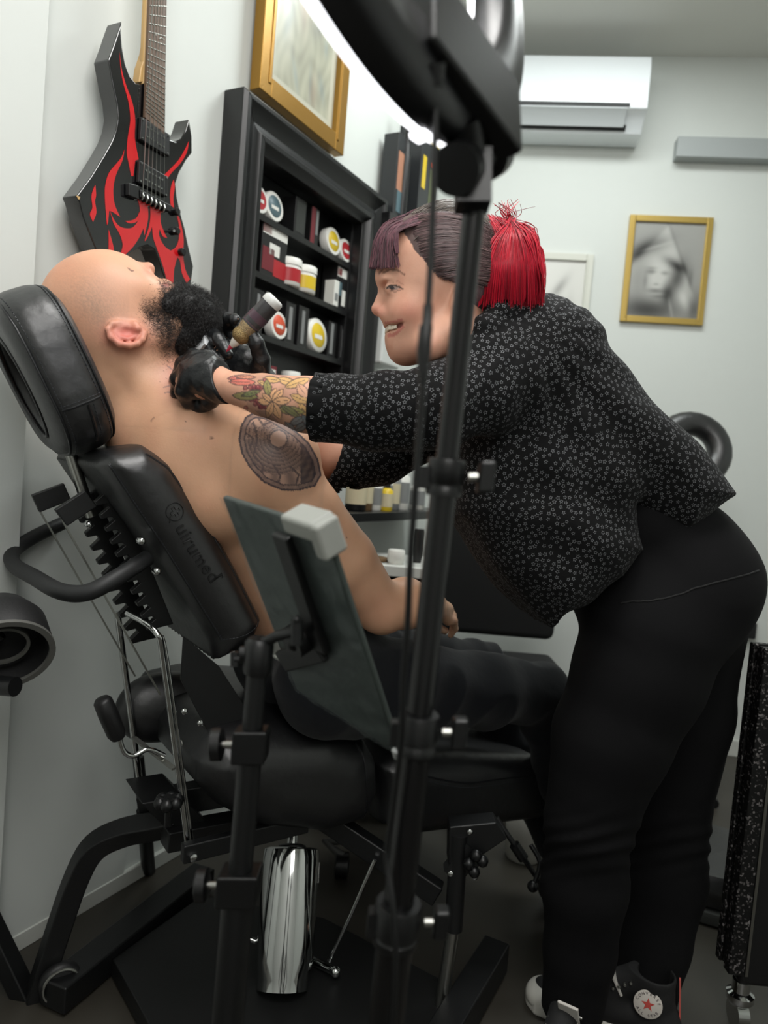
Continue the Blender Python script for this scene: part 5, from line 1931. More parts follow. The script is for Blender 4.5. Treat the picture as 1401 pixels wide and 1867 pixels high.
def curls(pts, nrm, r, lmin, lmax, rad, coil=.0022, segs=9, turns=1.6, droop=None):
    """short curly hairs as three-sided tubes, vectorised"""
    n = len(pts)
    a = np.cross(nrm, r.normal(size=(n, 3)))
    a /= np.linalg.norm(a, axis=1, keepdims=True) + 1e-9
    b = np.cross(nrm, a)
    L = r.uniform(lmin, lmax, n)
    d = nrm + r.normal(size=(n, 3)) * .45
    if droop is not None:
        d = d + np.array(droop)
    d /= np.linalg.norm(d, axis=1, keepdims=True)
    ph = r.uniform(0, 6.28, n)
    tn = r.uniform(.6, 1.4, n) * turns
    t = np.linspace(0, 1, segs)
    ang = ph[:, None] + tn[:, None] * 6.28 * t[None]
    cr = coil * r.uniform(.5, 1.5, n)
    ctr = pts[:, None] + d[:, None] * (L[:, None, None] * t[None, :, None] - .002) + (a[:, None] * np.cos(ang)[..., None] + b[:, None] * np.sin(ang)[..., None]) * (cr[:, None, None] * np.minimum(1, t * 3)[None, :, None])
    rr_ = rad * (1 - .7 * t)
    V = []
    for k in range(3):
        q = 2.094 * k
        off = a * math.cos(q) + b * math.sin(q)
        V.append(ctr + off[:, None] * rr_[None, :, None])
    V = np.stack(V, 2).reshape(-1, 3)      # n, segs, 3
    idx = np.arange(n * segs * 3).reshape(n, segs, 3)
    F = []
    for k in range(3):
        k2 = (k + 1) % 3
        F.append(np.stack([idx[:, :-1, k], idx[:, :-1, k2], idx[:, 1:, k2], idx[:, 1:, k]], -1).reshape(-1, 4))
    return V, np.concatenate(F)


p, n, r = scatter(V, F, 15000, 3)
n = n / np.linalg.norm(n, axis=1, keepdims=True)
V1, F1 = curls(p, n, r, .004, .015, .00036)
obj('curly_hairs', (V1, F1), mat('beard_curl', (34, 32, 32), .35, spec=.6), bo)
# sparse hairs running up the cheek
bvh = BVHTree.FromPolygons([v.co + worldloc(mb) for v in mb.data.vertices], [tuple(q.vertices) for q in mb.data.polygons])
pp_, nn_ = [], []
rg = np.random.default_rng(5)
for k in range(5200):
    t = rg.uniform() ** .45
    x = 258 + t * 58 + rg.normal() * 7
    y = 562 + t * 34 + rg.normal() * (5 + t * 30)
    l, nr_, i, d = bvh.ray_cast(EYE, ray(x, y).normalized())
    if l is None: continue
    pp_.append(l); nn_.append((nr_ * .35 + hF * .9 + Z * rg.normal() * .3).normalized())
V1, F1 = curls(np.array(pp_), np.array(nn_), rg, 0.003, .008, .00026, coil=.0012, segs=6, turns=.7)
obj('cheek_hairs', (V1, F1), mat('beard_curl', (34, 32, 32), .35), bo)
le = [tube([hp_(237 + k * .8, 493 + k * .2, .040 - k * .002), hp_(232 + k * 1.2, 489 - k * .3, .046)], .0003, 4) for k in range(8)]
obj('eyelashes', join(*le), HAIRB, man)

# trousers
NAVY_ = mat('navy_trousers', (10, 13, 18), .85, spec=.25, bump=.3, bscale=22, bdist=.006, sheen=.1)
T = Field()
T.chain([tt(.47, .125, -.08), tt(.47, .125, .08)], [.124, .124], k=.04)
T.chain([tt(.53, .12, -.09), tt(.53, .12, .09)], [.120, .120], k=.04)
T.chain([RH, RH.lerp(RK, .3), RH.lerp(RK, .7), RK, RK.lerp(RA, .4), RA + Z * .05], [.108, .096, .082, .070, .068, .058], k=.05)
T.chain([LH, LH.lerp(LK, .3), LH.lerp(LK, .7), LK, LK.lerp(LA, .4), LA + Z * .05], [.108, .096, .082, .070, .068, .058], k=.05)
# cut the waist open above the belt line
wl_ = tt(.355, .12, 0)
f2 = [cuv(tt(.05, .4, 0)), cuv(tt(.385, .4, 0)), cuv(tt(.505, -.2, 0)), cuv(tt(.05, -.2, 0))]
T.slab(f2, NP, cF, Z, cS, -.6, .2, .002, k=.006, op='s')
V, F = T.mesh(.007)
def foldify(V, F, amp, s, seed, dirn=None):
    N = np.zeros_like(V)
    Q = V[F]
    fn = np.cross(Q[:, 2] - Q[:, 0], Q[:, 3] - Q[:, 1])
    for k in range(4):
        np.add.at(N, F[:, k], fn)
    N /= np.linalg.norm(N, axis=1, keepdims=True) + 1e-12
    w = vnoise(V + .02 * np.stack([vnoise(V, 18, seed + 1), vnoise(V, 15, seed + 2), vnoise(V, 21, seed + 3)], 1), s, seed)
    w = 1 - np.abs(w)
    return V + N * (amp * (w - .6))[:, None]
V = foldify(V, F, .009, 26, 21)
obj('trousers', (V, F), NAVY_, man)
strap = [P(770, 1215, 1.40), P(800, 1192, 1.47), P(815, 1200, 1.50), P(806, 1216, 1.47), P(780, 1224, 1.42)]
for A0 in (RA, LA):
    S = Field()
    S.chain([A0 - Z * .02, A0 - Z * .06 + cF * .02, A0 - Z * .065 + cF * .17], [.045, .040, .030], k=.02)
    S.chain([A0 - Z * .05 - cF * .03, A0 - Z * .05], [.035, .035], k=.02)
    V, F = S.mesh(.006)
    V[:, 2] = np.maximum(V[:, 2], .012)
    obj('shoe', (V, F), mat('shoe_black', (20, 20, 21), .5), man)

# white tissue under the beard
tis = []
pts_ = [(352, 640), (360, 622), (372, 612), (386, 604), (392, 618), (388, 636), (372, 644), (356, 648)]
tq = [P(x, y, 1.40 + .008 * math.sin(k * 2.3)) for k, (x, y) in enumerate(pts_)]
tcn = P(373, 627, 1.385)
Vt = tq + [tcn] + [q + Vector((0, .002, 0)) for q in tq] + [tcn + Vector((0, .002, 0))]
Ft = []
m_ = len(tq)
for k in range(m_):
    k2 = (k + 1) % m_
    Ft += [(k, k2, m_), (k2 + m_ + 1, k + m_ + 1, 2 * m_ + 1), (k, k + m_ + 1, k2 + m_ + 1, k2)]
tag(obj('paper_tissue', (Vt, Ft), mat('tissue_white', (205, 208, 210), .8), smooth=False), 'white paper tissue tucked between the beard and the black glove', 'tissue')
# ------------------------------------------------------------------ the tattooist
WA = math.radians(8)
wF = Vector((-math.cos(WA), -math.sin(WA), 0))          # the way she faces
wS = Vector((math.sin(WA), -math.cos(WA), 0))           # towards us
WO = P(800, 520, 1.27)
WX = (wF, Z, wS)


def wp(px, py, lat=0.0):
    return PP(px, py, WO + wS * lat, wS)


wom = thing('person', 'smiling tattooist with red and brown hair in black starred blouse bending over the client', 'person', Vector((.62, 1.5, 0)))
W = Field()
W.ell(wp(812, 489), (.097, .098, .078), WX, k=.02)
W.ell(wp(762, 480), (.068, .070, .062), WX, k=.03)
W.chain([wp(706, 510, -.030), wp(702, 505, -.010), wp(702, 505, .010), wp(708, 510, .032)], [.010, .012, .012, .010], k=.016)
W.ell(wp(758, 545), (.054, .060, .058), WX, k=.03)
W.chain([wp(702, 531), wp(695, 548), wp(689, 563)], [.0080, .0085, .0108], k=.010)
for s in (-1, 1):
    W.ell(wp(702, 570, s * .0125), (.011, .0088, .0075), WX, k=.006)
    W.ell(wp(748, 572, s * .036), (.030, .026, .024), WX, k=.028)
W.ell(wp(733, 588), (.028, .030, .037), WX, k=.025)
W.chain([wp(728, 584, -.028), wp(711, 588, -.010), wp(710, 587, 0), wp(711, 588, .010), wp(728, 584, .030)], [.0035, .0058, .0055, .0058, .0035], k=.006)
W.chain([wp(729, 600, -.024), wp(716, 611, -.009), wp(715, 612, 0), wp(716, 611, .009), wp(729, 600, .026)], [.004, .0070, .0075, .0070, .004], k=.006)
W.ell(wp(737, 634), (.020, .0185, .020), WX, k=.02)
for s in (-1, 1):
    W.chain([wp(738, 636, s * .012), wp(785, 632, s * .048), wp(835, 585, s * .058)], [.018, .020, .018], k=.03)
W.ell(wp(772, 615), (.048, .036, .046), WX, k=.03)
# open smile
mV, mF = W.mesh(.004, [(np.array(wp(760, 600)) - .09, np.array(wp(760, 600)) + .09, .003)])
mb_ = BVHTree.FromPolygons(mV.tolist(), mF.tolist())
mouth_px = [(708, 597.5), (712, 597.6), (717, 597.2), (722, 596), (727, 594), (732, 591.4), (737, 588)]
mouth3 = []
for x_, y_ in mouth_px:
    l, n_, i_, d_ = mb_.ray_cast(EYE, ray(x_, y_).normalized())
    mouth3.append(l if l is not None else wp(x_, y_))
mid_ = mouth3[0] - wS * (mouth3[0] - WO).dot(wS) + wF * .001
mouth_far = [q - wS * (2 * (q - WO).dot(wS)) for q in mouth3]
mouth_all = mouth_far[::-1] + [mid_] + mouth3
rad_m = [.0012, .0030, .0044, .0050, .0054, .0056, .0058]
W.chain(mouth_all, rad_m + [.0058] + rad_m[::-1], k=.002, op='s')
# smile crease beside the mouth
W.chain([wp(716, 575, .022), wp(730, 580, .034)], [.0020, .0016], k=.010, op='s')
for s in (-1, 1):
    W.ell(wp(705, 524, s * .031), (.010, .0085, .013), WX, k=.010, op='s')
    W.ell(wp(716, 527, s * .031), (.0125, .0115, .0135), WX, k=.003)
    W.chain([wp(707, 521, s * .034), wp(713, 516, s * .038), wp(722, 518, s * .042), wp(732, 524, s * .046)], [.0020, .0026, .0026, .0020], k=.004)
    W.chain([wp(710, 533, s * .034), wp(718, 536, s * .039), wp(730, 531, s * .045)], [.0018, .0024, .0018], k=.005)
    W.ell(wp(700, 573, s * .006), (.004, .003, .003), WX, k=.002, op='s')
    W.ell(wp(840, 552, s * .070), (.016, .030, .010), WX, k=.008)
    W.chain([wp(832, 528, s * .076), wp(845, 522, s * .080), wp(857, 534, s * .084), wp(852, 560, s * .082), wp(838, 578, s * .074)], [.0035, .004, .0042, .004, .005], k=.004)
W.chain([wp(812, 590), wp(850, 640), wp(905, 700)], [.052, .052, .060], k=.03)
W.chain([wp(842, 575, .045), wp(865, 640, .04)], [.014, .014], k=.02)
# body core
WL = P(958, 668, 1.29)
WR = P(930, 660, 1.57)
W.chain([WL, WR], [.055, .055], k=.04)
wc1, wc2, wc3 = P(990, 745, 1.43), P(1080, 890, 1.46), P(1205, 1050, 1.49)
wlat = Vector((.10, -.99, 0)).normalized()
for q, a_, r_ in ((wc1, .07, .085), (wc2, .05, .07), (wc3, .06, .085)):
    W.chain([q - wlat * a_, q + wlat * a_], [r_, r_], k=.06)
W.chain([wc1, wc2, wc3], [.085, .07, .085], k=.05)
# left arm
LE = P(760, 756, 1.195)
LW_ = P(404, 702, 1.262)
W.chain([WL, P(860, 730, 1.22), LE], [.058, .050, .046], k=.02)
W.chain([LE, P(640, 745, 1.205), P(560, 738, 1.215), P(480, 720, 1.235), P(430, 708, 1.25), LW_], [.044, .046, .0455, .0345, .0265, .0235], k=.012)
# right arm
RE = P(655, 838, 1.475)
RW_ = P(478, 706, 1.41)
W.chain([WR, P(770, 780, 1.52), RE], [.058, .050, .044], k=.02)
W.chain([RE, P(600, 832, 1.462), P(540, 770, 1.44), RW_], [.044, .043, .036, .026], k=.012)
# legs
LHp, LKn, LAn = P(1195, 1140, 1.41), P(1072, 1500, 1.40), P(1042, 1850, 1.42)
RHp, RKn, RAn = P(1245, 1130, 1.58), P(1215, 1480, 1.59), P(1178, 1805, 1.51)
for a_, b_, c_ in ((LHp, LKn, LAn), (RHp, RKn, RAn)):
    W.chain([a_, a_.lerp(b_, .5), b_, b_.lerp(c_, .35), c_], [.075, .070, .055, .055, .036], k=.03)
LFt = Vector((LAn.x - .02, LAn.y - .04, .045)); RFt = Vector((RAn.x - .14, RAn.y + .05, .035))
W.chain([LAn, Vector((LAn.x + .0, LAn.y + .02, .07)), LFt], [.034, .030, .022], k=.02)
W.chain([RAn, Vector((RAn.x + .01, RAn.y, .05)), RFt], [.036, .036, .026], k=.02)


def hand(fl, wrist, palm, fingers, thumb, g=0.0):
    """palm chains from the wrist to each knuckle, fingers from knuckle on"""
    for kn_, chain_ in fingers:
        fl.chain([wrist, kn_], [.020 + g, .0155 + g], k=.014)
        fl.chain([kn_] + chain_, [.0135 + g, .0115 + g, .0102 + g, .0088 + g][:len(chain_) + 1], k=.004)
    fl.ell(*palm, k=.015)
    fl.chain(thumb, [.0165 + g, .0145 + g, .0120 + g, .0098 + g][:len(thumb)], k=.006)


lh = dict(wrist=LW_, palm=(P(366, 690, 1.285), (.040, .034, .022), (camR * .8 + camU * .6, camU * .8 - camR * .6, fwd)),
          fingers=[(P(378, 655, 1.315), [P(352, 648, 1.345), P(336, 664, 1.37), P(334, 684, 1.375)]),
                   (P(358, 656, 1.295), [P(332, 664, 1.32), P(322, 690, 1.34), P(330, 706, 1.35)]),
                   (P(345, 672, 1.28), [P(325, 690, 1.30), P(324, 716, 1.32), P(338, 728, 1.33)]),
                   (P(345, 692, 1.268), [P(332, 712, 1.28), P(342, 732, 1.30), P(358, 738, 1.31)])],
          thumb=[P(396, 706, 1.28), P(384, 728, 1.30), P(364, 742, 1.315), P(344, 740, 1.325)])
rh = dict(wrist=RW_, palm=(P(452, 668, 1.405), (.030, .034, .020), (camR * .8 + camU * .6, camU * .8 - camR * .6, fwd)),
          fingers=[(P(440, 642, 1.425), [P(420, 600, 1.425), P(418, 580, 1.40), P(430, 583, 1.378)]),
                   (P(428, 650, 1.42), [P(390, 612, 1.405), P(398, 618, 1.375), P(416, 646, 1.362)]),
                   (P(422, 664, 1.41), [P(386, 636, 1.40), P(388, 648, 1.375), P(404, 662, 1.368)]),
                   (P(420, 680, 1.40), [P(390, 662, 1.395), P(394, 676, 1.375), P(408, 684, 1.37)])],
          thumb=[P(474, 690, 1.39), P(478, 656, 1.362), P(468, 626, 1.348), P(461, 608, 1.345)])
hand(W, **lh)
hand(W, **rh)
wlo = np.array(WO) + np.array([-.14, -.12, -.16]); whi = np.array(WO) + np.array([.14, .13, .15])
flo = np.array([P(395, 700, 1.3).x, 1.15, P(560, 800, 1.2).z]); fhi = np.array([P(585, 700, 1.2).x, 1.30, P(430, 670, 1.25).z])
V, F = W.mesh(.0052, [(wlo, whi, .0021), (flo, fhi, .0018)])
P2 = proj(V)
c = np.tile(lin((216, 162, 136)), (len(V), 1))
nr = V[:, 1] < 1.26
hd_ = (P2[:, 1] < 700) & (P2[:, 0] > 660)
c = mixc(c, .35 * hd_, lin((232, 182, 158)))  # head skin lightened in the colour, for the light falling on her face
c = mixc(c, .5 * blob(P2, 745, 568, 30, 22) * hd_, lin((214, 132, 112)))
c = mixc(c, .5 * blob(P2, 690, 566, 15, 12) * hd_, lin((206, 126, 110)))
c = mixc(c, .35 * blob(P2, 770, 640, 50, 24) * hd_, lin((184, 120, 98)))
c = mixc(c, .22 * np.clip(vnoise(V, 160, 12), 0, 1) * hd_, lin((190, 122, 98)))
lipd = np.minimum(dist_line(P2, [(703, 589), (712, 587), (722, 586), (733, 583)]), 99)
c = mixc(c, (lipd < 2.4) * .75 * hd_, lin((190, 108, 100)))
lipd = dist_line(P2, [(709, 612), (717, 611), (727, 604), (734, 596)])
c = mixc(c, (lipd < 3.0) * .75 * hd_, lin((196, 112, 104)))
depth_in = dist_line(P2, mouth_px) < 4.2
shell = np.array([mb_.find_nearest(Vector(q))[3] for q in V[depth_in & hd_]])
ii_ = np.where(depth_in & hd_)[0]
g_ = np.zeros(len(V)); g_[ii_] = np.clip((shell - .0012) / .0015, 0, 1)
c = mixc(c, g_ * .85, lin((110, 44, 42)))
for L_ in ([(692, 498), (698, 492)], [(700, 497), (712, 491), (726, 493), (738, 501)]):
    c = mixc(c, (dist_line(P2, L_) < 1.9) * .62 * hd_, lin((96, 64, 54)))
c = mixc(c, (dist_line(P2, [(706, 525), (711, 520.8), (719, 519.8), (728, 523), (735, 527.5)]) < 1.6) * .92 * hd_, lin((30, 22, 22)))
c = mixc(c, (dist_line(P2, [(712, 530), (720, 532), (730, 529)]) < 1.1) * .5 * hd_, lin((80, 50, 46)))
eyep = in_poly(P2, [(707, 525), (713, 521.6), (721, 521.4), (731, 525.8), (722, 528.2), (713, 528.2)])
c = mixc(c, eyep * .85 * hd_, lin((150, 132, 126)))
c = mixc(c, (np.hypot(P2[:, 0] - 715, (P2[:, 1] - 525)) < 4.6) * eyep * .95 * hd_, lin((44, 44, 48)))
c = mixc(c, (dist_line(P2, [(716, 515), (726, 513), (736, 519)]) < 1.0) * .35 * hd_, lin((150, 96, 80)))
scalp = in_poly(P2, [(650, 350), (940, 350), (940, 530), (850, 520), (818, 512), (800, 503), (778, 478), (758, 458), (746, 437), (736, 424), (700, 424), (676, 450)])
c = mixc(c, scalp * hd_ * .95, lin((70, 56, 56)))
# the flower sleeve on the left forearm
fa = (V[:, 1] < 1.30) & (P2[:, 0] > 400) & (P2[:, 0] < 620) & (P2[:, 1] > 660) & (P2[:, 1] < 830)
t_ = np.clip((P2[:, 0] - 425) / 30, 0, 1) * fa
base = np.clip(.30 + .4 * vnoise(V, 75, 31) + .15 * vnoise(V, 200, 33), 0, 1) * t_
c = mixc(c, .65 * base * (P2[:, 0] > 455), lin((150, 118, 84)))
c = mixc(c, .55 * np.clip(vnoise(V, 60, 37), 0, 1) * t_ * (P2[:, 0] > 450), lin((118, 96, 96)))
OUT = lin((78, 64, 64))


def petal(x0, y0, x1, y1, w_, col, outline=OUT, op=.85, ow=1.1):
    """a leaf-shaped mark from (x0,y0) to (x1,y1)"""
    global c
    a_ = math.atan2(y1 - y0, x1 - x0)
    L_ = math.hypot(x1 - x0, y1 - y0)
    dx, dy = P2[:, 0] - x0, P2[:, 1] - y0
    u = (dx * math.cos(a_) + dy * math.sin(a_)) / L_
    v = -dx * math.sin(a_) + dy * math.cos(a_)
    ww = w_ * np.sin(np.pi * np.clip(u, 0, 1)) ** .7
    ins_ = (u > 0) & (u < 1) & (np.abs(v) < ww) & fa
    edge = (u > -.03) & (u < 1.03) & (np.abs(np.abs(v) - ww) < ow) & fa
    rib = ins_ & (np.abs(v) < .6) & (u < .8)
    c = mixc(c, ins_ * op, col)
    c = mixc(c, (edge | rib) * .75, outline)


PEACH, GREEN, TAN_, REDP, BLU = lin((222, 170, 126)), lin((142, 140, 84)), lin((204, 164, 104)), lin((214, 112, 98)), lin((112, 124, 128))
for a_ in ((505, 690, 540, 700, 7), (520, 706, 565, 690, 8), (530, 720, 566, 735, 8), (480, 690, 512, 694, 6), (545, 735, 566, 765, 8), (470, 694, 496, 706, 5)):
    petal(*a_, TAN_)
petal(415, 690, 450, 688, 4.5, REDP); petal(418, 696, 466, 697, 6.5, REDP); petal(428, 686, 466, 688, 3.5, lin((214, 140, 110)))
rb = np.random.default_rng(3)
for cx0, cy0, n_ in ((466, 709, 15), (474, 738, 9)):
    for k in range(n_):
        x, y = cx0 + rb.normal() * 9, cy0 + rb.normal() * 6
        d_ = np.hypot(P2[:, 0] - x, P2[:, 1] - y)
        c = mixc(c, (d_ < 4.2) * fa * .85, lin((134, 62, 66)))
        c = mixc(c, (np.abs(d_ - 4.2) < .7) * fa * .6, lin((84, 44, 54)))
        c = mixc(c, (np.hypot(P2[:, 0] - x + 1, P2[:, 1] - y + 1.4) < 1.3) * fa * .6, lin((196, 120, 116)))
petal(424, 721, 470, 724, 7.5, GREEN); petal(440, 722, 476, 712, 5, lin((120, 130, 84)))
petal(490, 722, 486, 692, 7, GREEN); petal(505, 745, 556, 752, 8, GREEN); petal(512, 738, 548, 762, 6, lin((120, 120, 80)))
petal(486, 760, 500, 788, 6, lin((128, 122, 84)))
for a_ in ((497, 733, 470, 731, 7), (497, 733, 503, 708, 7.5), (497, 733, 516, 710, 7), (497, 733, 531, 729, 7.5), (497, 733, 512, 764, 8), (497, 733, 487, 762, 7), (497, 733, 478, 718, 5)):
    petal(*a_, PEACH, op=.95)
for a_ in ((528, 775, 556, 760, 7), (536, 786, 562, 772, 7), (520, 770, 540, 790, 6), (552, 756, 568, 782, 6)):
    petal(*a_, BLU)
c = mixc(c, ((dist_line(P2, [(470, 744), (500, 770), (520, 800)]) < 7) & fa & (P2[:, 1] > 748)) * .45, lin((90, 74, 72)))
petal(543, 700, 560, 725, 9, lin((210, 160, 130)))
wb_ = obj('body', (V, F), SKIN, wom)
color_attr(wb_, c)
# teeth
TEETH = mat('teeth_white', (236, 226, 206), .25, spec=.5)
tt_ = []
for sgn_ in (1, -1):
    src_ = (mouth3 if sgn_ == 1 else mouth_far)[:6]
    pth = catmull([mid_ - wF * .002 + Z * .0008] + [q - wF * .0022 - wS * (sgn_ * .0012) + Z * .0008 for q in src_], 5)
    L_ = 0
    prev = pth[0]
    wid = [.0080, .0066, .0072, .0066, .0066, .0066]
    ki, acc_l, start = 0, 0.0, 0.0
    cum = [0.0]
    for q in range(1, len(pth)):
        cum.append(cum[-1] + (pth[q] - pth[q - 1]).length)
    def atl(s_):
        for q in range(1, len(pth)):
            if cum[q] >= s_:
                return pth[q - 1].lerp(pth[q], (s_ - cum[q - 1]) / (cum[q] - cum[q - 1]))
        return pth[-1]
    pos_ = 0.0
    for w_ in wid:
        if pos_ + w_ > cum[-1]: break
        a_, b_ = atl(pos_), atl(pos_ + w_)
        tg = (b_ - a_).normalized()
        tt_.append(box((a_ + b_) / 2, (tg, Z, tg.cross(Z)), (w_ * .48, .0050 - .06 * pos_ , .0020)))
        pos_ += w_
obj('teeth', join(*tt_), TEETH, wom, bevel=.0012)
for s in (-1, 1):
    vf = [tube([wp(706 + k * 2.6, 522 - (1.2 if 1 < k < 6 else .4), s * .041), wp(701 + k * 2.5, 526.5 + .2 * k, s * .047)], .00018, 4) for k in range(9)]
    obj('eyelashes', join(*vf), HAIRB, wom)

# ---- hair
HR = mat('brown_purple_hair', (92, 70, 74), .33, spec=.5, var=.35, vscale=160)
RD = mat('red_hair', (190, 14, 40), .34, spec=.5, var=.30, vscale=160)
GRH = mat('dark_root_hair', (74, 66, 60), .38, spec=.5, var=.35, vscale=160)
Hf = Field()
Hf.ell(wp(816, 485), (.1015, .103, .0835), WX, k=.01)
Hf.slab([tuple(((wp(x, y, .07) - WO).dot(wF), (wp(x, y, .07) - WO).z)) for x, y in [(620, 424), (734, 424), (745, 436), (756, 458), (778, 479), (800, 504), (816, 511), (836, 520), (850, 560), (870, 720), (620, 720)]], WO, wF, Z, wS, -.13, .13, .002, k=.006, op='s')
V, F = Hf.mesh(.004)
ho_ = obj('hair', (V, F), HR, wom, label='hair, brown purple over the brow and bright red at the back')


def strands(paths, r0, seg=12, taper=.35):
    """paths: list of lists of Vectors; returns verts, faces"""
    out_V, out_F = [], []
    n = 0
    strands.cnt = []
    for pth in paths:
        pts = catmull(pth, max(2, seg // max(len(pth) - 1, 1)))
        m_ = len(pts)
        rs = [r0 * (1 - taper * abs(2 * i / (m_ - 1) - .7)) for i in range(m_)]
        v, f = tube(pts, rs, 4, caps=False)
        out_V += v
        out_F += [tuple(i + n for i in q) for q in f]
        n += len(v)
        strands.cnt.append(len(v))
    return out_V, out_F


def hairobj(name, paths, r0, parent, cols, seg=12, seed=1):
    """cols: list of (weight, srgb); each strand takes its own tone; tone may shift along the strand"""
    vf = strands(paths, r0, seg)
    m = mat('strand_' + name, (128, 128, 128), .38, spec=.45, attr='Col')
    o = obj(name, vf, m, parent)
    r = np.random.default_rng(seed)
    cc = []
    ws = np.array([q[0] for q in cols]); ws = ws / ws.sum()
    for k in strands.cnt:
        a_, b_ = [np.array(lin(cols[r.choice(len(cols), p=ws)][1])) for _ in (0, 1)]
        t = np.linspace(0, 1, k)[:, None]
        cc.append((a_ * (1 - t) + b_ * t) * r.uniform(.7, 1.25))
    color_attr(o, np.concatenate(cc))
    return o


rs_ = np.random.default_rng(11)
fr_ = []
for k in range(900):
    l_ = rs_.uniform(-.058, .060)
    e = (abs(l_) / .06)
    top = wp(768 + rs_.normal() * 8, 385 + rs_.normal() * 2 + 16 * e, l_ * .55)
    m1 = wp(704 + 26 * e * e + rs_.normal() * 1.5, 412 + 6 * e + rs_.normal() * 2, l_ * .9)
    m2 = wp(685 + 38 * e * e + rs_.normal() * 1.5, 444 + rs_.normal() * 3, l_ * 1.04)
    en_ = wp(678 + 50 * e * e + rs_.normal() * 2.0, 487 + rs_.normal() * 2.0, l_ * 1.08)
    fr_.append([top, m1, m2, en_])
for k in range(260):
    s = 1 if rs_.uniform() < .8 else -1
    t = rs_.uniform()
    x0_ = 742 + 20 * t + rs_.normal() * 2
    fr_.append([wp(800, 384 + 16 * t, s * (.040 + .02 * t)), wp(764, 392 + 16 * t + rs_.normal(), s * (.046 + .016 * t)), wp(736 - 6 * t, 406 + 14 * t + rs_.normal(), s * (.0535 + .012 * t)), wp(722 + rs_.normal() * 2, 430 + rs_.normal() * 3, s * .0655), wp(722 + 6 * t, 462, s * .0665)])
hairobj('fringe', fr_, .0008, ho_, [(3, (96, 54, 66)), (2, (74, 44, 52)), (1, (130, 84, 92)), (1, (60, 44, 48))])
sd_ = []
sp_c = wp(816, 485)
for k in range(1500):
    s = 1 if rs_.uniform() < .8 else -1
    t = rs_.uniform()
    # start along the hairline, run back over the skull to the tie
    hx, hy = 700 + 130 * t ** 1.2, 425 + 0 * t
    tline = [(738, 395), (735, 424), (746, 438), (757, 460), (778, 480), (800, 504), (818, 511)]
    ii = t * (len(tline) - 1.001)
    i0 = int(ii)
    sx0 = tline[i0][0] + (tline[i0 + 1][0] - tline[i0][0]) * (ii - i0)
    sy0 = tline[i0][1] + (tline[i0 + 1][1] - tline[i0][1]) * (ii - i0)

    def onsk(px, py, extra=.0022):
        # point on the hair cap above pixel (side s)
        q = wp(px, py, .066)
        q = q - sp_c
        q = q - wS * q.dot(wS)
        a_, b_ = q.dot(wF) / .1015, q.z / .103
        w2 = 1 - a_ * a_ - b_ * b_
        if w2 < .01:
            sc1 = math.sqrt((a_ * a_ + b_ * b_) / .99)
            a_, b_ = a_ / sc1, b_ / sc1
            w2 = .01
        return sp_c + wF * (a_ * (.1015 + extra)) + Z * (b_ * (.103 + extra)) + wS * (s * math.sqrt(w2) * (.0835 + extra))
    ex_, ey_ = 890 + rs_.normal() * 6, 420 + 90 * t + rs_.normal() * 6
    jx, jy = rs_.normal() * 2.0, rs_.normal() * 2.0
    bow = -14 * (1 - t)
    n7 = 7
    lift = rs_.uniform(0, .0034)
    sd_.append([onsk(sx0 + (ex_ - sx0) * q / n7 + jx, sy0 + (ey_ - sy0) * (q / n7) ** 1.25 + bow * math.sin(math.pi * q / n7) + jy, (.0004 if q == 0 else .0012) + lift * min(q, 1)) for q in range(n7 + 1)])
hairobj('side_hair', sd_, .00075, ho_, [(3, (100, 78, 80)), (2, (74, 60, 60)), (1.5, (136, 112, 110)), (1, (58, 50, 48))], seed=2)
tp_ = []
for k in range(420):
    l_ = rs_.normal() * .03
    s = 1 if l_ > 0 else -1
    x0_ = 742 + rs_.uniform(0, 40)
    pts = []
    for i in range(5):
        px_ = x0_ + (905 - x0_) * i / 4
        q = wp(px_, 430) - sp_c
        a_ = q.dot(wF) / .1015
        ll = l_ / .0835
        w2 = max(1 - a_ * a_ - ll * ll, .02)
        pts.append(sp_c + wF * (a_ * .103) + wS * (l_) + Z * (math.sqrt(w2) * .1048) + Vector((0, 0, rs_.normal() * .0006)))
    tp_.append(pts)
hairobj('crown_hair', tp_, .0009, ho_, [(3, (84, 74, 68)), (2, (62, 54, 50)), (1, (130, 120, 110))], seed=3)
# red tail
Rf = Field()
Rf.ell(wp(900, 472), (.044, .054, .058), WX, k=.03)
Rf.ell(wp(930, 482), (.044, .058, .050), WX, k=.03)
Rf.ell(wp(930, 530), (.036, .048, .044), WX, k=.03)
V, F = Rf.mesh(.004)
ro_ = obj('red_tail', (V, F), mat('red_hair_deep', (110, 8, 24), .45, var=.3, vscale=120), ho_)
rd_ = []
for k in range(2600):
    ph = rs_.uniform(-1.35, 1.15)
    l_ = math.sin(ph)
    cz = math.cos(ph)
    t = (np.floor(rs_.uniform() * 34) + rs_.uniform(.1, .75) ** 1.0) / 34
    cl_s = math.sin(math.floor(t * 34) * 2.7)
    # from the tie near (932,402) or the crown, bulging out and falling
    top = wp(850 + 85 * t + rs_.normal() * 4, 392 + 14 * t + rs_.normal() * 3, l_ * .030)
    wx = 868 + 122 * t
    m1 = wp(862 + 112 * t + rs_.normal() * 3, 418 + 8 * t + rs_.normal() * 4, l_ * .064)
    m2 = wp(872 + 116 * t + rs_.normal() * 2, 485 + rs_.normal() * 4, l_ * (.070 + .005 * cl_s))
    m3 = wp(886 + 106 * t + rs_.normal() * 2, 525 + rs_.normal() * 4, l_ * (.056 + .004 * cl_s))
    en_ = wp(896 + 92 * t + rs_.normal() * 3, 562 + rs_.normal() * 9, l_ * .040)
    rd_.append([top, m1, m2, m3, en_])
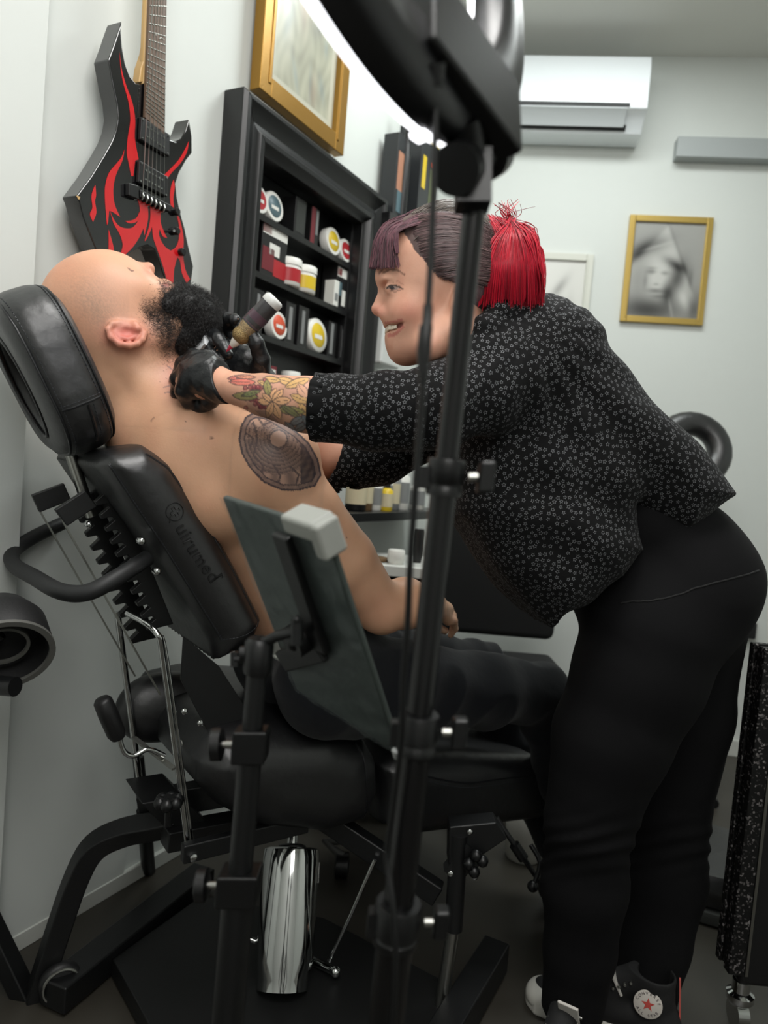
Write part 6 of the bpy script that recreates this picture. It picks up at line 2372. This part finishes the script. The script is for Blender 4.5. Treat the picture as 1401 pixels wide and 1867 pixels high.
for k in range(900):
    t = rs_.uniform(-1, 1)
    l_ = rs_.uniform(.2, 1)
    top = wp(934 + rs_.normal() * 3, 404 + rs_.normal() * 3, .040 + rs_.normal() * .003)
    m1 = wp(930 + 30 * t, 432, .066 + rs_.normal() * .002)
    m2 = wp(925 + 52 * t, 478, .078 - .012 * t * t)
    en_ = wp(920 + 62 * t, 540 + rs_.normal() * 10, .060 - .02 * t * t)
    rd_.append([top, m1, m2, en_])
for k in range(26):
    rd_.append([wp(930 + rs_.normal() * 4, 405, rs_.normal() * .02), wp(928 + rs_.normal() * 10, 390, rs_.normal() * .02), wp(930 + rs_.normal() * 16, 372 + rs_.normal() * 6, rs_.normal() * .03)])
for k in range(30):
    rd_.append([wp(955, 425, .02), wp(985 + rs_.normal() * 3, 455, .01), wp(993 + rs_.normal() * 2, 500, .01), wp(990 + rs_.normal() * 4, 552, .01)])
hairobj('red_strands', rd_, .00078, ho_, [(4, (190, 14, 42)), (2, (140, 8, 32)), (1.5, (214, 40, 66)), (1, (92, 6, 22))], seed=4)

# ---- blouse
BLO = mat('black_blouse', (8, 8, 9), .85, spec=.2, bump=.25, bscale=500, bdist=.0006, sheen=.03)
STAR = mat('star_print', (150, 152, 156), .6)
S = Field()
bo_ = P(1040, 800, 1.44)
bF = Vector((-.985, -.17, 0)).normalized()
bS = Vector((.17, -.985, 0)).normalized()


def bp(px, py, lat=0.0): return PP(px, py, bo_ + bS * lat, bS)
def b2(px, py):
    q = bp(px, py) - bo_
    return (q.dot(bF), q.z)


bl = [b2(*q) for q in [(868, 600), (893, 562), (925, 548), (985, 556), (1036, 604), (1080, 655), (1130, 712), (1172, 762), (1218, 806), (1255, 850), (1290, 890), (1286, 908), (1240, 938), (1188, 968), (1152, 944), (1114, 914), (1126, 955), (1139, 994), (1090, 1040), (1030, 1088), (976, 1130), (930, 1085), (880, 1020), (838, 955), (820, 930), (818, 860), (826, 780), (838, 690)]]
S.slab(bl, bo_, bF, Z, bS, -.18, .175, .11, k=.03)
S.ell(P(990, 640, 1.42), (.085, .06, .15), (bF * .8 - Z * .6, Z * .8 + bF * .6, bS), k=.05)
S.chain([P(975, 665, 1.31), P(880, 712, 1.25), P(800, 742, 1.21), P(700, 752, 1.205), P(560, 742, 1.222), P(540, 741, 1.222)], [.080, .074, .068, .0625, .0535, .053], k=.03)
S.chain([P(940, 660, 1.56), P(770, 778, 1.52), P(690, 830, 1.49), P(590, 850, 1.455)], [.070, .066, .062, .0565], k=.03)
S.chain([wp(902, 652), wp(940, 640, -.03)], [.070, .085], k=.05)
S.chain([wp(868, 640, .045), wp(884, 600, .052), wp(912, 568, .040), wp(955, 556, 0)], [.020, .018, .020, .026], k=.025)
S.chain([P(850, 640, 1.50), P(875, 596, 1.50), P(915, 562, 1.48)], [.034, .030, .030], k=.02)
# cut the cuffs
cd_ = (P(480, 735, 1.23) - P(600, 743, 1.215)).normalized()
def cutbox(fld, c_, ax, h_, k=.002):
    a0, a1, a2 = [Vector(a) for a in ax]
    pl_ = [(-h_[0], -h_[1]), (h_[0], -h_[1]), (h_[0], h_[1]), (-h_[0], h_[1])]
    fld.slab(pl_, c_, a0, a1, a2, -h_[2], h_[2], .001, k=k, op='s')
cx1 = P(571, 742, 1.218)
u1 = (camU * 1 + camR * -.05); u1 = (u1 - cd_ * u1.dot(cd_)).normalized()
cutbox(S, cx1 + cd_ * .06, (cd_, u1, cd_.cross(u1)), (.06, .075, .075))
cd2 = (P(540, 800, 1.44) - P(660, 855, 1.48)).normalized()
cx2 = P(603, 845, 1.458)
u2 = (camU - cd2 * camU.dot(cd2)).normalized()
cutbox(S, cx2 + cd2 * .06, (cd2, u2, cd2.cross(u2)), (.06, .075, .075))
# hollow sleeve mouths and neck opening
S.chain([cx1 + cd_ * .01, cx1 - cd_ * .035], [.0505, .047], k=.003, op='s')
S.chain([cx2 + cd2 * .01, cx2 - cd2 * .03], [.0480, .045], k=.003, op='s')
S.chain([wp(828, 590), wp(862, 632)], [.050, .046], k=.006, op='s')
V, F = S.mesh(.0048)
Pq = proj(V)
wgt = np.clip((Pq[:, 0] - 760) / 120, .35, 1) 
V0 = V.copy()
# cloth folds: long soft ridges that run from the shoulder to the hem and round the sleeve
dF = np.array(bF); 
N = np.zeros_like(V)
Q = V[F]; fn = np.cross(Q[:, 2] - Q[:, 0], Q[:, 3] - Q[:, 1])
for k in range(4): np.add.at(N, F[:, k], fn)
N /= np.linalg.norm(N, axis=1, keepdims=True) + 1e-12
sh_px = np.array([985., 600.])
rel = Pq - sh_px
ang_ = np.arctan2(rel[:, 1], rel[:, 0])
rad_ = np.hypot(rel[:, 0], rel[:, 1])
f1 = np.sin(ang_ * 15 + rad_ / 70 + 1.2 * vnoise(V, 9, 51)) * np.clip(rad_ / 260, 0, 1) * np.clip((Pq[:, 0] - 800) / 80, 0, 1)
f2_ = np.sin(Pq[:, 1] / 17 - Pq[:, 0] / 60 + 1.6 * vnoise(V, 11, 52)) * np.clip((Pq[:, 1] - 740) / 120, 0, 1) * np.clip((1230 - Pq[:, 0]) / 150, 0, 1) * np.clip((Pq[:, 0] - 860) / 120, 0, 1)
f3 = np.sin(Pq[:, 0] / 15 + Pq[:, 1] / 40 + 1.5 * vnoise(V, 12, 53)) * np.clip((860 - Pq[:, 0]) / 90, 0, 1) * np.clip((Pq[:, 0] - 590) / 60, 0, 1)
f4 = 1 - np.abs(vnoise(V, 24, 54))
V = V + N * (.0042 * f1 + .0034 * f2_ + .0022 * f3 + .0035 * (f4 - .6) * wgt)[:, None]
# printed stars as thin outlines lying on the cloth
nstar = 11000
p, n, r = scatter(V, F, nstar * 5, 17)
keep = []
cellsz = .0082
grid = {}
for i in range(len(p)):
    key = tuple(np.floor(p[i] / cellsz).astype(int))
    ok = True
    for a0 in (-1, 0, 1):
        for a1 in (-1, 0, 1):
            for a2 in (-1, 0, 1):
                for j in grid.get((key[0] + a0, key[1] + a1, key[2] + a2), ()):
                    if ((p[i] - p[j]) ** 2).sum() < .0080 ** 2:
                        ok = False
                        break
                if not ok: break
            if not ok: break
        if not ok: break
    if ok:
        grid.setdefault(key, []).append(i)
        keep.append(i)
keep = np.array(keep)
p, n = p[keep], n[keep]
vis = ((np.array(EYE) - p) * n).sum(1) > -.02
p, n = p[vis], n[vis]
print('stars', len(p))
m_ = len(p)
n /= np.linalg.norm(n, axis=1, keepdims=True)
a = np.cross(n, r.normal(size=(m_, 3))); a /= np.linalg.norm(a, axis=1, keepdims=True)
b = np.cross(n, a)
k_ = np.arange(10)
rad = np.where(k_ % 2 == 0, 1.0, .45)
th_ = k_ * math.pi / 5
sz = r.uniform(.0030, .0040, m_)
lw_ = .00024
Vs = []
for dlt in (1, -1):
    rr_ = rad[None] * sz[:, None] + dlt * lw_ * np.where(k_ % 2 == 0, 1.35, .9)[None]
    q = p[:, None] + a[:, None] * (rr_ * np.cos(th_))[..., None] + b[:, None] * (rr_ * np.sin(th_))[..., None] + n[:, None] * .00045
    Vs.append(q)
Vs = np.stack(Vs, 1).reshape(-1, 3)          # m,2,10
idx = np.arange(m_ * 20).reshape(m_, 2, 10)
nx_ = np.roll(idx, -1, axis=2)
Fs_ = np.stack([idx[:, 0], nx_[:, 0], nx_[:, 1], idx[:, 1]], -1).reshape(-1, 4)
bvh = BVHTree.FromPolygons(V.tolist(), F.tolist())
for i in range(len(Vs)):
    l, nn2, ii, dd_ = bvh.find_nearest(Vector(Vs[i]))
    Vs[i] = l + nn2 * .0004
Vall = np.concatenate([V, Vs])
Fall = np.concatenate([F, Fs_ + len(V)])
midx = np.concatenate([np.zeros(len(F), dtype=np.int32), np.ones(len(Fs_), dtype=np.int32)])
bls = obj('blouse', (Vall, Fall), None, wom, mats=[BLO, STAR], midx=midx)

# ---- trousers
TR_ = mat('black_trousers', (7, 7, 9), .85, spec=.2, bump=.2, bscale=400, bdist=.0006, sheen=.0)
T = Field()
T.chain([P(1170, 950, 1.46), P(1215, 1010, 1.48)], [.12, .13], k=.05)
T.ell(P(1236, 1050, 1.49), (.145, .125, .175), (bF, Z, bS), k=.05)
T.ell(P(1272, 1085, 1.40), (.105, .125, .09), (bF, Z, bS), k=.05)
T.ell(P(1280, 1090, 1.60), (.105, .125, .09), (bF, Z, bS), k=.05)
T.ell(P(1120, 1080, 1.47), (.07, .10, .14), (bF, Z, bS), k=.06)
T.chain([P(1190, 1150, 1.41), P(1165, 1230, 1.405), P(1115, 1345, 1.40), P(1072, 1500, 1.40), P(1066, 1610, 1.41), P(1058, 1730, 1.42), P(1040, 1862, 1.42)], [.130, .122, .108, .084, .080, .070, .060], k=.04)
T.chain([P(1250, 1140, 1.58), P(1240, 1300, 1.60), P(1215, 1480, 1.60), P(1212, 1600, 1.58), P(1193, 1720, 1.55), P(1172, 1822, 1.51)], [.120, .108, .090, .086, .074, .066], k=.04)
an = P(1172, 1822, 1.51)
T.chain([an - Z * .01 , an - Z * .08], [.058, .058], k=.002, op='s')
cutbox(T, an - Z * .10, XYZ, (.12, .12, .10))
an = P(1042, 1885, 1.42)
cutbox(T, Vector((an.x, an.y, .0)), XYZ, (.12, .10, .075))
V, F = T.mesh(.0065)
Pq = proj(V)
N = np.zeros_like(V)
Q = V[F]; fn = np.cross(Q[:, 2] - Q[:, 0], Q[:, 3] - Q[:, 1])
for k in range(4): np.add.at(N, F[:, k], fn)
N /= np.linalg.norm(N, axis=1, keepdims=True) + 1e-12
kn_ = np.exp(-((Pq[:, 1] - 1545) / 45) ** 2)
fo = np.sin(Pq[:, 1] / 5.2 + Pq[:, 0] / 26 + 1.2 * vnoise(V, 20, 61)) * kn_ * .0032
fo += (1 - np.abs(vnoise(V, 16, 62)) - .6) * .0040
V = V + N * fo[:, None]
tr = obj('trousers', (V, F), TR_, wom)
obj('waistband_seam', tube(snap(tr, catmull([P(1110, 1085, 1.3), P(1200, 1078, 1.26), P(1290, 1066, 1.28), P(1360, 1046, 1.36)], 10), .0002), .0016, 6), mat('seam_black', (9, 9, 10), .7), tr)

# ---- black gloves
GLV = mat('black_nitrile', (24, 26, 28), .36, spec=.55, bump=.55, bscale=95, bdist=.003, bdetail=5)
for dct, w0, nm in ((lh, LW_, 'left'), (rh, RW_, 'right')):
    G = Field()
    hand(G, **dct, g=.0016)
    if nm == 'left':
        G.chain([P(378, 680, 1.272), P(404, 700, 1.262), P(420, 702, 1.256)], [.032, .0295, .0315], k=.015)
        dcut = (P(430, 708, 1.25) - P(404, 702, 1.262)).normalized()
        dcut = (dcut + camU * .45).normalized()
        cc2 = P(410, 700, 1.26)
    else:
        G.chain([P(455, 668, 1.405), P(478, 704, 1.41), P(492, 720, 1.415)], [.030, .031, .033], k=.015)
        dcut = (P(540, 770, 1.44) - P(478, 706, 1.41)).normalized()
        cc2 = P(494, 722, 1.415)
    uu = (camU - dcut * camU.dot(dcut)).normalized()
    cutbox(G, cc2 + dcut * .04, (dcut, uu, dcut.cross(uu)), (.04, .06, .06))
    V, F = G.mesh(.0021)
    V = foldify(V, F, .0022, 90, 71)
    go_ = obj('glove', (V, F), GLV, wom)

# ---- canvas shoes
CANV = mat('black_canvas', (19, 19, 20), .8, bump=.3, bscale=900, bdist=.0004)
RUB = mat('white_rubber', (206, 204, 196), .5)
for side, heel, toe in (('r', PZ(1206, 1903, 0), PZ(962, 1824, 0)), ('l', Vector((LAn.x + .015, 1.45, 0)), Vector((LAn.x - .11, 1.235, 0)))):
    d_ = (toe - heel).normalized()
    s_ = Z.cross(d_)
    L_ = (toe - heel).length

    def sp2(a_, b_, z_): return heel + d_ * a_ + s_ * b_ + Z * z_
    sh_ = Field()
    outl = [(-.02, -.02), (-.028, 0), (-.02, .02), (.0, .032), (.06, .030), (.14, .036), (.20, .046), (L_ - .02, .040), (L_, .018), (L_ + .006, 0), (L_, -.018), (L_ - .02, -.036), (.20, -.042), (.14, -.034), (.06, -.028), (.0, -.032)]
    sh_.slab(outl, heel, d_, s_, Z, .0, .030, .004)
    V, F = sh_.mesh(.0035)
    so_ = obj('shoe', (V, F), RUB, wom, label='black canvas high top shoe with white rubber sole')
    up2 = Field()
    up2.chain([sp2(.0, 0, .05), sp2(.10, 0, .05), sp2(.19, 0, .040), sp2(L_ - .035, 0, .032)], [.033, .034, .036, .030], k=.02)
    up2.chain([sp2(.015, 0, .05), sp2(.022, 0, .10), sp2(.024, 0, .135)], [.036, .037, .040], k=.02)
    up2.chain([sp2(.03, 0, .14), sp2(.15, 0, .06)], [.030, .028], k=.02)
    cutbox(up2, sp2(.02, 0, .19), (d_, s_, Z), (.10, .08, .045))
    up2.chain([sp2(.024, 0, .17), sp2(.024, 0, .13)], [.036, .034], k=.003, op='s')
    cutbox(up2, sp2(.1, 0, -.03), (d_, s_, Z), (.3, .1, .055))
    V, F = up2.mesh(.003)
    obj('shoe_upper', (V, F), CANV, so_)
    tc2 = Field()
    tc2.ell(sp2(L_ - .030, 0, .026), (.036, .041, .030), (d_, s_, Z))
    cutbox(tc2, sp2(L_ - .09, 0, .03), (d_, s_, Z), (.045, .1, .1))
    V, F = tc2.mesh(.003)
    obj('toe_cap', (V, F), RUB, so_)
    obj('heel_stripe', bar(sp2(-.0325, 0, .03), sp2(-.022, 0, .145), .010, .003, upv=d_), mat('stripe_red', (196, 92, 84), .6), so_)
    sgn = 1 if s_.y < 0 else -1
    obj('sole_stripe', tube([sp2(-.005, sgn * .0325, .020), sp2(.06, sgn * .0305, .020), sp2(.14, sgn * .0365, .020)], .0016, 6), mat('stripe_dark', (60, 30, 34), .6), so_)
    if side == 'r':
        pc = P(1182, 1831, 1.55)
        nn_ = (EYE - pc).normalized()
        # medial ankle patch
        zc_ = pc.z
        nrm_ = (s_ * sgn + Z * .10).normalized()
        pcc = PP(1182, 1831, sp2(.02, sgn * .0400, .10), nrm_)
        e1_ = (d_ - nrm_ * d_.dot(nrm_)).normalized()
        e2_ = nrm_.cross(e1_)
        if e2_.z < 0: e2_ = -e2_
        rt_ = e2_.cross(nrm_)
        R_ = .0275
        po = obj('ankle_patch', lathe(pcc - nrm_ * .001, nrm_, [(R_, 0), (R_, .0022), (R_ - .0006, .0026)], 40), mat('patch_white', (202, 196, 188), .6), so_)
        st5 = []
        for k in range(10):
            a_ = math.pi / 2 + k * math.pi / 5
            r_ = (.0135 if k % 2 == 0 else .0055)
            st5.append(pcc + nrm_ * .0021 + rt_ * (math.cos(a_) * r_) + e2_ * (math.sin(a_) * r_))
        cen = pcc + nrm_ * .0023
        obj('patch_star', (st5 + [cen], [(k, (k + 1) % 10, 10) if True else None for k in range(10)]), mat('star_red', (190, 74, 66), .6), po, smooth=False)
        tx = []
        for word, a0, a1, flip in (('CONVERSE', 160, 20, 1), ('ALL STAR', 212, 328, -1)):
            for i, ch in enumerate(word):
                if ch == ' ': continue
                a_ = math.radians(a0 + (a1 - a0) * i / (len(word) - 1))
                rad_d = rt_ * math.cos(a_) + e2_ * math.sin(a_)
                tan_d = (rt_ * math.sin(a_) - e2_ * math.cos(a_)) * flip
                tx.append(text_vf(ch, pcc + nrm_ * .0020 + rad_d * .0215, tan_d, rad_d * flip, .0078, .0002))
        obj('patch_lettering', join(*tx), mat('letter_dark', (70, 60, 64), .6), po, smooth=False)
    # tongue lining and laces
    obj('tongue', box(sp2(.100, sgn * .012, .118), ((d_ * .5 + Z * .86), s_, (d_ * .86 - Z * .5)), (.030, .020, .003)), mat('lining_white', (198, 194, 188), .7), so_, bevel=.002)
    lc = []
    for k in range(6):
        t = k / 6
        q = sp2(.075 + .075 * t, 0, .135 - .050 * t)
        lc.append(tube([q + s_ * .022 - Z * .006, q + Z * .004 + d_ * .004, q - s_ * .022 - Z * .006], .0022, 6))
    obj('laces', join(*lc), mat('lace_white', (210, 206, 200), .7), so_)
    obj('eyelets', join(*[lathe(sp2(.070 + .055 * k / 5, sgn * .030, .128 - .036 * k / 5), s_ * sgn, [(.003, 0), (.003, .006), (.0015, .0065)], 10) for k in range(5)]), STEEL, so_)

# ------------------------------------------------------------------ tattoo machine
tip = P(413, 641, 1.350)
end = P(502, 545, 1.335)
ma = (tip - end).normalized()
Lm = (tip - end).length
def mp(px):
    """distance from the back end of the machine for a pixel column"""
    return (502 - px) / (502 - 413) * Lm
mach = thing('tattoo_machine', 'gold and black tattoo machine wrapped in film, held in the right glove', 'tattoo machine', end)
obj('machine_body', lathe(end, ma, [(.014, 0), (.0165, .004), (.0175, .010), (.0178, mp(470)), (.0185, mp(464)), (.0175, mp(458)), (.0165, mp(455))], 32), mat('machine_black', (24, 23, 25), .25, bump=.2, bscale=120), mach)
obj('end_cap', lathe(end - ma * .0005, ma, [(.0145, -.001), (.0180, .003), (.0186, .012), (.0182, .0135)], 32), mat('cap_white', (206, 208, 204), .35), mach)
obj('purple_band', lathe(end, ma, [(.0183, mp(476)), (.0186, mp(470)), (.0180, mp(462)), (.0178, mp(459))], 32), mat('band_purple', (62, 30, 48), .3), mach)
gm = mat('grip_gold', (148, 126, 84), .42, .5, bump=.9, bscale=420, bdist=.002, var=.45, vscale=420)
obj('grip', lathe(end, ma, [(.0165, mp(462)), (.0172, mp(458)), (.0172, mp(452)), (.0152, mp(447)), (.0170, mp(443)), (.0170, mp(438)), (.013, mp(434)), (.010, mp(432))], 32), gm, mach)
obj('nozzle', lathe(end, ma, [(.0090, mp(436)), (.0098, mp(433)), (.0090, mp(430)), (.0082, mp(428)), (.0050, mp(423)), (.0035, mp(421))], 24), mat('nozzle_white', (214, 208, 198), .35), mach)
obj('needle_tip', lathe(end, ma, [(.0050, mp(424)), (.0034, mp(419)), (.0012, mp(413.6)), (.0005, mp(412.5))], 14), mat('needle_pink', (178, 52, 74), .35), mach)
filmv = []
nseg, nr2 = 40, 28
for k in range(nr2):
    s = -.001 + (mp(447)) * k / (nr2 - 1)
    for j in range(nseg):
        a_ = 6.2832 * j / nseg
        e_ = ma.orthogonal().normalized(); g_ = ma.cross(e_)
        rr = .0192 + .0010 * math.sin(a_ * 5 + s * 300) * math.sin(s * 420 + a_ * 2)
        filmv.append(end + ma * s + (e_ * math.cos(a_) + g_ * math.sin(a_)) * rr)
ff = [(k * nseg + j, k * nseg + (j + 1) % nseg, (k + 1) * nseg + (j + 1) % nseg, (k + 1) * nseg + j) for k in range(nr2 - 1) for j in range(nseg)]
obj('film_wrap', (filmv, ff), mat('film_clear', (255, 255, 255), .06, spec=.9, alpha=.04, bump=.6, bscale=160, bdist=.002), mach)
